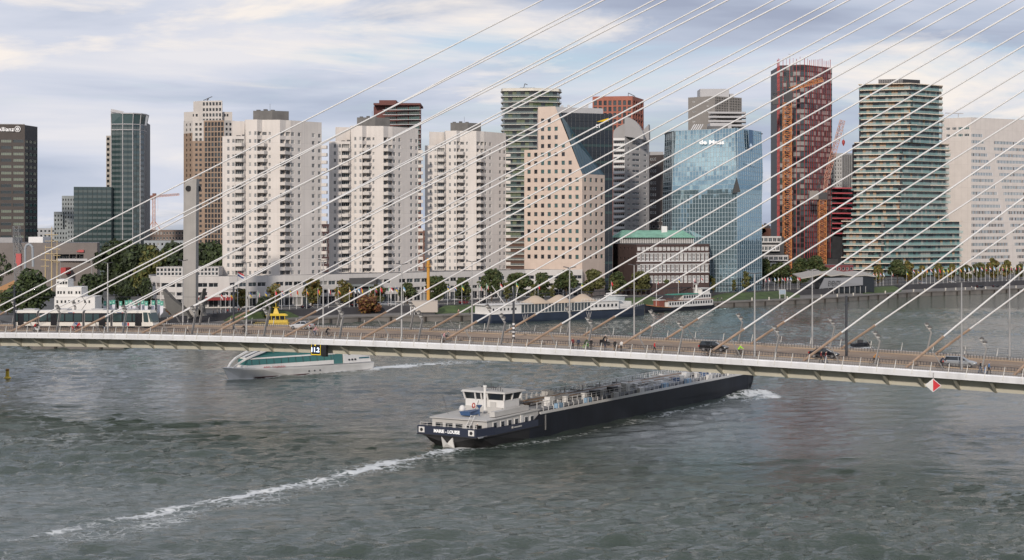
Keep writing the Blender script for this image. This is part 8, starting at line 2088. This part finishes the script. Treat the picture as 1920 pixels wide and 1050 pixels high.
for px_, top_, kd, wh in ((950, 528, 'birch', 'thin yellowing one at the first canopy'), (1000, 530, 'birch', 'small yellow one between two dark trees'), (1036, 533, 'birch', 'rust-tinted one over the middle canopy'), (1155, 522, 'birch', 'thin golden one left of the brick office'), (1338, 520, 'birch', 'tall thin one right of the passenger boat'), (1398, 505, 'birch', 'thin pale one at the glass block corner'), (1376, 523, 'birch', 'small reddish one on the grass bank')):
    Y = UY(px_)+3; tree(px_, Y, 425+(H-ZG)*S(Y)-top_, kd, 'slender quay tree, %s' % wh, 'slender trees on the quay')
for k, (px_, top_, kd) in enumerate(((1647, 495, 'cone'), (1683, 488, 'streetgreen'), (1702, 487, 'cone'), (1727, 494, 'cone'), (1760, 492, 'cone'), (1786, 491, 'cone'), (1811, 494, 'street'), (1835, 492, 'street'), (1862, 482, 'cone'), (1888, 484, 'cone'), (1912, 494, 'street'))):
    Y = UY(px_)+35; tree(px_, Y, 425+(H-ZG)*S(Y)-top_, kd, 'small tree behind the flags, %s from the left of the right-hand row' % nl_[k], 'small trees behind the right-hand flags')
for px_, Y, top_, kd, lab, ws in ((60, 500, 512, 'big', 'large green tree at the left edge behind the tram roof', 1.05), (14, 520, 545, 'big', 'low green tree cut by the left frame edge', 1.0), (168, 520, 516, 'bigdark', 'dark tree left of the banner row', .8), (232, 540, 530, 'bigdark', 'dark low tree behind the banners', .8), (286, 600, 468, 'bigolive', 'big yellow-green tree left of the monument', .75), (225, 660, 458, 'bigdark', 'dark tree group in front of the green glass tower, left', 1.0), (262, 660, 461, 'bigdark', 'dark tree in front of the green glass tower, right', .9), (330, 640, 462, 'bigdark', 'dark tree just left of the monument', .9), (392, 640, 458, 'bigdark', 'dark green tree between monument and first white tower', .8), (410, 628, 463, 'big', 'green tree touching the first white tower', .7), (3, 700, 475, 'bigdark', 'dark tree far left before the museum', .6), (275, 560, 525, 'bigdark', 'dark tree at the left corner of the podium', .5)):
    tree(px_, Y, 425+(H-ZG)*S(Y)-top_, kd, lab, 'trees on the left bank', wsc=ws)
for px_, Y, ph, lab in ((692, 560, 30, 'rust-red shrub behind the retaining wall, left of the orange column'), (330, 520, 20, 'rusty hedge shrub at the foot of the monument')): tree(px_, Y, ph, 'shrub', lab, 'autumn shrubs', z=ZP+.6 if px_ > 600 else ZG, wsc=1.15)
tree(500, 530, 40, 'bigdark', 'dark low bush left of the yellow pilot boat', 'bushes', z=ZP, wsc=1.0)
# ------------------------------------------------------------------ flags and banners
m_pole = mat('flag_pole_white', (.66,.66,.66), .4)
def flag_mesh(cols, seed, horiz=True, w=1.5, h=1.0):
    """limp flag hanging from a pole: gathered folds"""
    rg = random.Random(seed); mb = MB(); nx, nz = 5, len(cols)*2 if horiz else 6
    pts = [[None]*(nz+1) for _ in range(nx+1)]
    for i in range(nx+1):
        for j in range(nz+1):
            f = i/nx; g = j/nz
            pts[i][j] = (f*w*.45+.06, math.sin(f*9+seed)*.12*f+math.sin(g*3+seed)*.05, 6.75-g*h*1.25-f*f*w*.55)
    for i in range(nx):
        for j in range(nz):
            m_ = (j*len(cols)//nz) if horiz else (i*len(cols)//nx)
            mb.quad(pts[i][j+1], pts[i+1][j+1], pts[i+1][j], pts[i][j], m_)
    return mb.mesh('flag', [mat('flag_%s' % c, FC[c], .8) for c in cols])
FC = {'red': (.50,.03,.04), 'white': (.66,.66,.66), 'blue': (.03,.07,.25), 'green': (.03,.22,.08), 'yellow': (.62,.45,.03), 'black': (.02,.02,.02), 'orange': (.60,.22,.03), 'sky': (.15,.35,.55), 'teal': (.05,.30,.26)}
combos = [('red', 'white'), ('red', 'white', 'blue'), ('green', 'white', 'red'), ('black', 'yellow', 'red'), ('blue', 'yellow'), ('red', 'yellow'), ('green', 'yellow'), ('sky', 'white'), ('orange', 'white', 'green'), ('red',), ('yellow', 'blue', 'red'), ('white', 'red')]
FM = [(flag_mesh(c, k, k % 3 != 2), c) for k, c in enumerate(combos)]
pm = MB(); pm.tube((0, 0, 0), (0, 0, 7.0), .075, .05, 6); pm.lathe([(.09, 7.0), (.09, 7.12), (.02, 7.18)], n=6); pole_me = pm.mesh('pole', m_pole)
FCN = {'n': 0}
def flag(px_, Y, group, where, ph=None, k=None, z=ZG):
    k = rng.randrange(len(FM)) if k is None else k; fm, c = FM[k]; FCN['n'] += 1
    r = thing('flagpole', 'white flagpole, limp %s flag, %s' % (' '.join(c), where), 'flag', (PX(px_, Y), Y, z), rng.uniform(-.5, .5), group)
    if ph: s_ = ph/S(Y)/7.1; r.scale = (s_,)*3
    put('pole', pole_me, r); put('flag', fm, r)
    return r
ordn = lambda i: '%d%s' % (i, 'th' if 10 <= i % 100 <= 20 else {1: 'st', 2: 'nd', 3: 'rd'}.get(i % 10, 'th'))
xs_ = [1612, 1619, 1624, 1631, 1637, 1643, 1650, 1656, 1672, 1700, 1712] + [1721+k*7.9 for k in range(26)]
for i, px_ in enumerate(xs_): flag(px_, UY(min(1920, px_))+4, 'flags along the right-hand quay', '%s from left in right-hand row' % ordn(i+1), ph=30 if px_ > 1700 else 27)
xs_ = [1434, 1441, 1452, 1459, 1466, 1471, 1476, 1482, 1495, 1498]
for i, px_ in enumerate(xs_): flag(px_, UY(px_)+5, 'flag cluster by the orange crane', '%s from left in cluster by crane' % ordn(i+1), ph=26, k=[11, 0, 7, 11, 1, 9, 11, 7, 0, 9][i])
xs_ = [414, 423, 432, 468, 483, 497, 516, 528, 543, 556, 575, 596, 616, 634, 655, 664, 671, 677, 692, 703, 713, 728, 733, 742, 756, 795, 839, 852, 866, 899, 912, 938, 968]
for i, px_ in enumerate(xs_): flag(px_, UY(px_)+3, 'flags along the middle quay', '%s from left in middle row' % ordn(i+1), ph=39)
for i, px_ in enumerate((1009, 1090, 1146, 1231, 1272, 1300, 1314)): flag(px_, UY(px_)+4, 'flags near the brick office', '%s from left near brick office' % ordn(i+1), ph=33)
# national flag on a taller pole
r = thing('flagpole', 'taller pole with red white blue flag streaming, before the first white tower', 'flag', (PX(445.5, 540), 540, ZG))
mb = MB(); mb.tube((0, 0, 0), (0, 0, 13.6), .1, .07, 8); part(mb, 'pole', m_pole, r)
mb = MB()
for i in range(6):
    for j, _ in enumerate('rwb'):
        q = []
        for (a, b_2) in ((i, j+1), (i+1, j+1), (i+1, j), (i, j)): x = a*.34; q.append((.08+x, math.sin(a*1.3)*.12, 13.4-b_2*.5-x*.55))
        mb.quad(*q, j)
part(mb, 'flag', [mat('flag_red', FC['red'], .8), mat('flag_white', FC['white'], .8), mat('flag_blue', FC['blue'], .8)], r)
# beach banners, green over white
m_bg = mat('banner_green', (.08,.30,.24), .8); m_bw = mat('banner_white', (.62,.62,.68), .8)
bmh = MB(); bmh.tube((0, 0, 0), (0, 0, 4.7), .04, .03, 6); bpole = bmh.mesh('pole', m_pole)
bm_ = MB()
for j in range(6):
    z0, z1 = 4.6-.58*j, 4.6-.58*(j+1); w0, w1 = 1.0-.03*j, 1.0-.03*(j+1)
    if j == 5: bm_.poly([(.05, .02, z0), (.05, 0, z1-.15), (w1*.5, .05, z1+.25), (w0, .06, z0)], 1)
    else: bm_.quad((.05, .02, z0), (.05, .0, z1), (w1, .05*math.sin(j), z1), (w0, .05*math.sin(j-1), z0), 0 if j < 2 else 1)
bflag = bm_.mesh('banner', [m_bg, m_bw])
ccl = MB(); ccl.tube((.5, -.04, 4.0), (.5, .08, 4.0), .22, .22, 12); emb = ccl.mesh('emblem', mat('emblem_mint', (.35,.6,.5), .8))
for i, px_ in enumerate((102, 118, 135, 147, 163, 180, 194, 205, 210, 223, 234, 241, 248, 255, 264, 271, 284, 295, 300)):
    Y = 492+ (i % 3)*4; r = thing('banner_flag', 'green and white beach banner, %s from the left in the row behind the tram' % ordn(i+1), 'banner', (PX(px_, Y), Y, ZG), rng.uniform(-.5, .3), 'green and white banners behind the tram')
    r.scale = (1.1, 1.1, 1.22); put('pole', bpole, r); f_ = put('banner', bflag, r); put('emblem', emb, f_)
# ------------------------------------------------------------------ quay objects
m_oc = mat('ochre_column', (.52,.26,.04), .6, var=.08)
Yq = 556; r = thing('radar_column', 'tall ochre-yellow radar column rising from a pale plinth block', 'column', (PX(803, Yq), Yq, ZP))
mb = MB(); mb.tube((0, 0, PZ(563, Yq)-ZP), (0, 0, PZ(496, Yq)-ZP), .58, .52, 14); part(mb, 'column', m_oc, r)
mb = MB(); mb.tube((0, 0, PZ(496, Yq)-ZP), (0, 0, PZ(484, Yq)-ZP), .56, .56, 14); part(mb, 'top_drum', m_oc, r)
mb = MB(); mb.tube((0, 0, PZ(500.5, Yq)-ZP), (0, 0, PZ(499.5, Yq)-ZP), 1.0, 1.0, 14); 
for k in range(8): a = k*.785; mb.bar((math.cos(a)*.95, math.sin(a)*.95, PZ(500, Yq)-ZP), (math.cos(a)*.95, math.sin(a)*.95, PZ(494, Yq)-ZP), .06)
part(mb, 'gallery', m_oc, r)
mb = MB(); mb.box(PX(772, Yq)-PX(803, Yq), PX(821, Yq)-PX(803, Yq), -2.2, 3.0, PZ(585, Yq)-ZP, PZ(563.5, Yq)-ZP); part(mb, 'plinth_block', mat('plinth_pale', (.42,.38,.34), .8), r)
mb = MB(); mb.box(PX(776, Yq)-PX(803, Yq), PX(816, Yq)-PX(803, Yq), -1.6, 2.4, 0, PZ(585, Yq)-ZP); part(mb, 'dark_base', m_podd, r)
for px_ in (771, 778):
    mb = MB(); mb.bar((PX(px_, Yq)-PX(803, Yq), -3, 0), (PX(px_, Yq)-PX(803, Yq), -3, 3.2), .25); part(mb, 'stair_post', m_fr_w, r)
# parked cars along the boulevard
for i, (px_, col, nm) in enumerate(((722, (.4,.42,.44), 'silver'), (736, (.5,.5,.5), 'pale grey'), (668, (.05,.05,.06), 'black'), (870, (.3,.02,.02), 'red'), (905, (.28,.03,.03), 'dark red'), (948, (.45,.46,.47), 'light silver'), (575, (.03,.03,.04), 'charcoal'), (1068, (.3,.3,.31), 'grey'), (1786, (.5,.5,.5), 'whitish'), (1730, (.35,.36,.38), 'steel grey'))):
    Y = UY(px_)+12; sl = math.atan2(UY(px_+20)-UY(px_-20), PX(px_+20, UY(px_+20))-PX(px_-20, UY(px_-20)))
    make_car('%s car parked on the boulevard behind the flags' % nm, col, (PX(px_, Y), Y, ZG+.01), sl, 'hatch', 'cars on the boulevard')
for i, (px_, col, nm) in enumerate(((1838, (.012,.012,.014), 'black'), (1868, (.03,.03,.035), 'graphite'))):
    Y = SY(px_)+20; make_car('%s car standing on the right-hand promenade' % nm, col, (PX(px_, Y), Y, ZP+.01), .3, 'estate', 'cars on the promenade')
# promenade bollards and info boards
bl_ = MB(); bl_.tube((0, 0, 0), (0, 0, 1.0), .28, .28, 8); bl_.tube((0, 0, 1.0), (0, 0, 1.25), .36, .30, 8); blm = bl_.mesh('bollard', mat('bollard_cream', (.55,.52,.46), .6))
for i, px_ in enumerate((1442, 1410, 1476, 1540, 1570, 1600, 1660, 1713, 1734, 1773, 1792, 1810, 1829, 1848, 1880, 1905)):
    Y = SY(px_)+1.6; put('bollard', blm, None, (PX(px_, Y), Y, ZP), label='cream mooring bollard on the quay edge, %s from the left' % ordn(sorted((1442, 1410, 1476, 1540, 1570, 1600, 1660, 1713, 1734, 1773, 1792, 1810, 1829, 1848, 1880, 1905)).index(px_)+1), category='bollard', group='mooring bollards on the quay')
Y = SY(1467)+8; r = thing('notice_board', 'white framed notice board on two posts on the promenade', 'sign', (PX(1467, Y), Y, ZP))
mb = MB(); mb.box(-1.2, -1.0, -.1, .1, 0, 3.4); mb.box(1.0, 1.2, -.1, .1, 0, 3.4); part(mb, 'posts', m_fr_w, r); mb = MB(); mb.box(-1.3, 1.3, -.15, -.11, 2.0, 3.8); part(mb, 'panel', mat('notice_blue_grey', (.25,.32,.38), .5), r); mb = MB(); mb.box(-1.4, 1.4, -.1, .1, 1.9, 3.9); part(mb, 'panel_frame', m_fr_w, r)
# people on the quay
rq = random.Random(3)
q_ped = [(400, 'dark'), (408, 'grey'), (415, 'black'), (427, 'red'), (447, 'maroon'), (452, 'white'), (462, 'jeans'), (860, 'pink'), (880, 'black'), (1346, 'navy'), (1353, 'grey'), (1822, 'white')]
for i, (px_, cn) in enumerate(q_ped):
    low = px_ > 800; Y = (SY(px_)+6) if low else UY(px_)+1.6+rq.random()*2
    top_ = {'dark': c_dark, 'grey': c_grey, 'black': c_dark, 'red': c_red, 'maroon': c_maroon, 'white': c_white, 'jeans': c_jean, 'pink': c_pink, 'navy': c_navy}[cn]
    wh = {400: 'first right of the monument', 408: 'second right of the monument', 415: 'below the left flags', 427: 'beside the flags', 447: 'under the national flag', 452: 'beside the national flag', 462: 'right of the national flag', 860: 'right of the radar column', 880: 'left of the restaurant ship', 1346: 'right of the passenger boat, left one', 1353: 'right of the passenger boat, right one', 1822: 'on the right-hand promenade'}[px_]
    person('pedestrian in %s on the quay %s' % (cn, wh), (PX(px_, Y), Y, ZP if low else ZG), rq.random()*6, 'walk' if i % 2 else 'stand', top_, c_dark, None, 1.0, 'people on the quay')
# promenade fence of the boulevard (dark rail)
mb = MB()
for a, c_ in zip(upper[8:14], upper[9:15]):
    L = math.dist(a, c_); n = int(L/3)
    for k in range(n):
        s_ = k/n; p = Vector((a[0]+(c_[0]-a[0])*s_, a[1]+(c_[1]-a[1])*s_+7, ZG)); mb.bar(p, p+Vector((0, 0, 3.0)), .18)
    for z in (3.0,): mb.bar((a[0], a[1]+7, ZG+z), (c_[0], c_[1]+7, ZG+z), .3)
fo = mb.build('pergola_fence', m_podd, label='long dark pergola frame along the boulevard behind the quay trees', category='fence')
# ------------------------------------------------------------------ left harbour: lightship mast, tall ship, white tour ship, crane
Yw_ = 480; ws_ = thing('moored_ferry', 'white moored tour ship with dark windows left of the banner row', 'ship', (PX(140, Yw_), Yw_, ZG-2.6), .0)
k_ = Yw_/F
def wb(xa, xb, pa, pb, nm, mm, y0=0, y1=6): mb = MB(); mb.box((xa-140)*k_, (xb-140)*k_, y0, y1, PZ(pb, Yw_)-(ZG-2.6), PZ(pa, Yw_)-(ZG-2.6)); return part(mb, nm, mm, ws_)
wb(102, 178, 556, 598, 'hull', m_shipw, 0, 8); wb(104, 152, 538, 556, 'middle_deck', m_shipw, .4, 7.6); wb(104, 126, 524, 538, 'bridge_deck', m_shipw, .8, 7)
for i, xx in enumerate((107, 112, 118, 127, 132, 141, 147)): wb(xx, xx+3, 546, 551, 'window', g_dark, .3, .45)
for i, xx in enumerate((106, 111, 116, 121)): wb(xx, xx+3.5, 528, 533, 'window', g_dark, .7, .85)
for i, xx in enumerate((106, 114, 121, 128, 137, 146, 158, 166)): wb(xx, xx+3, 563, 568, 'window', g_dark, -.1, .05)
Yv2 = 640; ts = thing('tall_ship', 'old sailing ship with yellow masts and yards in the left harbour basin', 'ship', (PX(97, Yv2), Yv2, ZG))
m_yard = mat('mast_yellow', (.46,.36,.20), .6)
for px_, tp, hw, nm in ((97, 425, 12, 'main_mast'), (85, 460, 8, 'fore_mast'), (107, 452, 7, 'mizzen_mast')):
    mb = MB(); p = P3(px_, tp, Yv2)-Vector((PX(97, Yv2), Yv2, ZG)); mb.tube((p.x, 0, 0), (p.x, 0, p.z), .32, .14, 8); ms_ = part(mb, nm, m_yard, ts)
    for py in range(tp+15, 500, 12):
        mb = MB(); z = PZ(py, Yv2)-ZG; mb.tube((p.x-hw*Yv2/F, -.4, z), (p.x+hw*Yv2/F, -.4, z), .14, .14, 6); part(mb, 'yard', m_yard, ms_)
mb = MB()
for sx in (-1, 1):
    for dx in (.8, 1.6): mb.bar((sx*dx*2, 0, 2), (0, 0, PZ(440, Yv2)-ZG), .05)
part(mb, 'rigging', m_dark, ts, kind='stuff')
mb = MB(); mb.loft([hsec(-9, [(1.6, 3), (1, 0)]), hsec(0, [(2.6, 2.2), (2, 0)]), hsec(9, [(.5, 3.4), (.3, 0)])]); part(mb, 'hull', m_navy, ts)
Yv3 = 560; hc = thing('harbour_crane', 'grey steel harbour crane with red machinery at the far left', 'crane', (PX(36, Yv3), Yv3, ZG))
o0 = Vector((PX(36, Yv3), Yv3, ZG))
mb = MB(); lattice(mb, (0, 0, 0), P3(31, 424, Yv3)-o0, 1.9, 16, th=.16); lattice(mb, P3(40, 470, Yv3)-o0, P3(28, 440, Yv3)-o0, 1.2, 6, th=.12); part(mb, 'lattice_tower', mat('crane_grey', (.17,.18,.19), .6), hc)
mb = MB(); p = P3(37, 484, Yv3)-o0; mb.box(p.x-.9, p.x+.9, -1.5, -.3, p.z-1.8, p.z+1.6); mb.box(p.x-.5, p.x+.5, -1.5, -.3, p.z-3, p.z-1.8); part(mb, 'red_machinery', m_fin, hc)
mb = MB(); q = [P3(47, 515, Yv3)-o0, P3(47, 466, Yv3)-o0, P3(50, 459, Yv3)-o0, P3(56, 458, Yv3)-o0, P3(61, 464, Yv3)-o0, P3(62, 500, Yv3)-o0]; mb.path(q, .42, 8); part(mb, 'discharge_pipe', mat('pipe_pale', (.30,.33,.36), .5), hc)
Yv4 = 600; pe = thing('passage_lighter', 'orange-red harbour vessel bow at the left edge, below the grey crane', 'ship', (PX(-2, Yv4), Yv4, ZG-1))
mb = MB(); mb.loft([hsec(-6, [(2.2, 6), (2, 0)]), hsec(0, [(2.2, 6.5), (2, 0)]), hsec(6, [(.3, 9.5), (.2, 2)])]); part(mb, 'hull', mat('vessel_ochre', (.40,.22,.10), .6), pe)
for px_, tp, lab in ((172, 487, 'left of the museum terrace'), (113, 490, 'behind the white moored ship')):
    Y = 560; r = thing('quay_lamp', 'slim quay lamp post %s' % lab, 'street lamp', (PX(px_, Y), Y, ZG), 0, 'quay lamps'); mb = MB(); mb.tube((0, 0, 0), (0, 0, PZ(tp, Y)-ZG), .14, .09, 6); part(mb, 'pole', m_steel, r); mb = MB(); mb.box(-1, 1, -.2, .2, PZ(tp, Y)-ZG-.1, PZ(tp, Y)-ZG+.1); part(mb, 'lamp_head', m_dark, r)
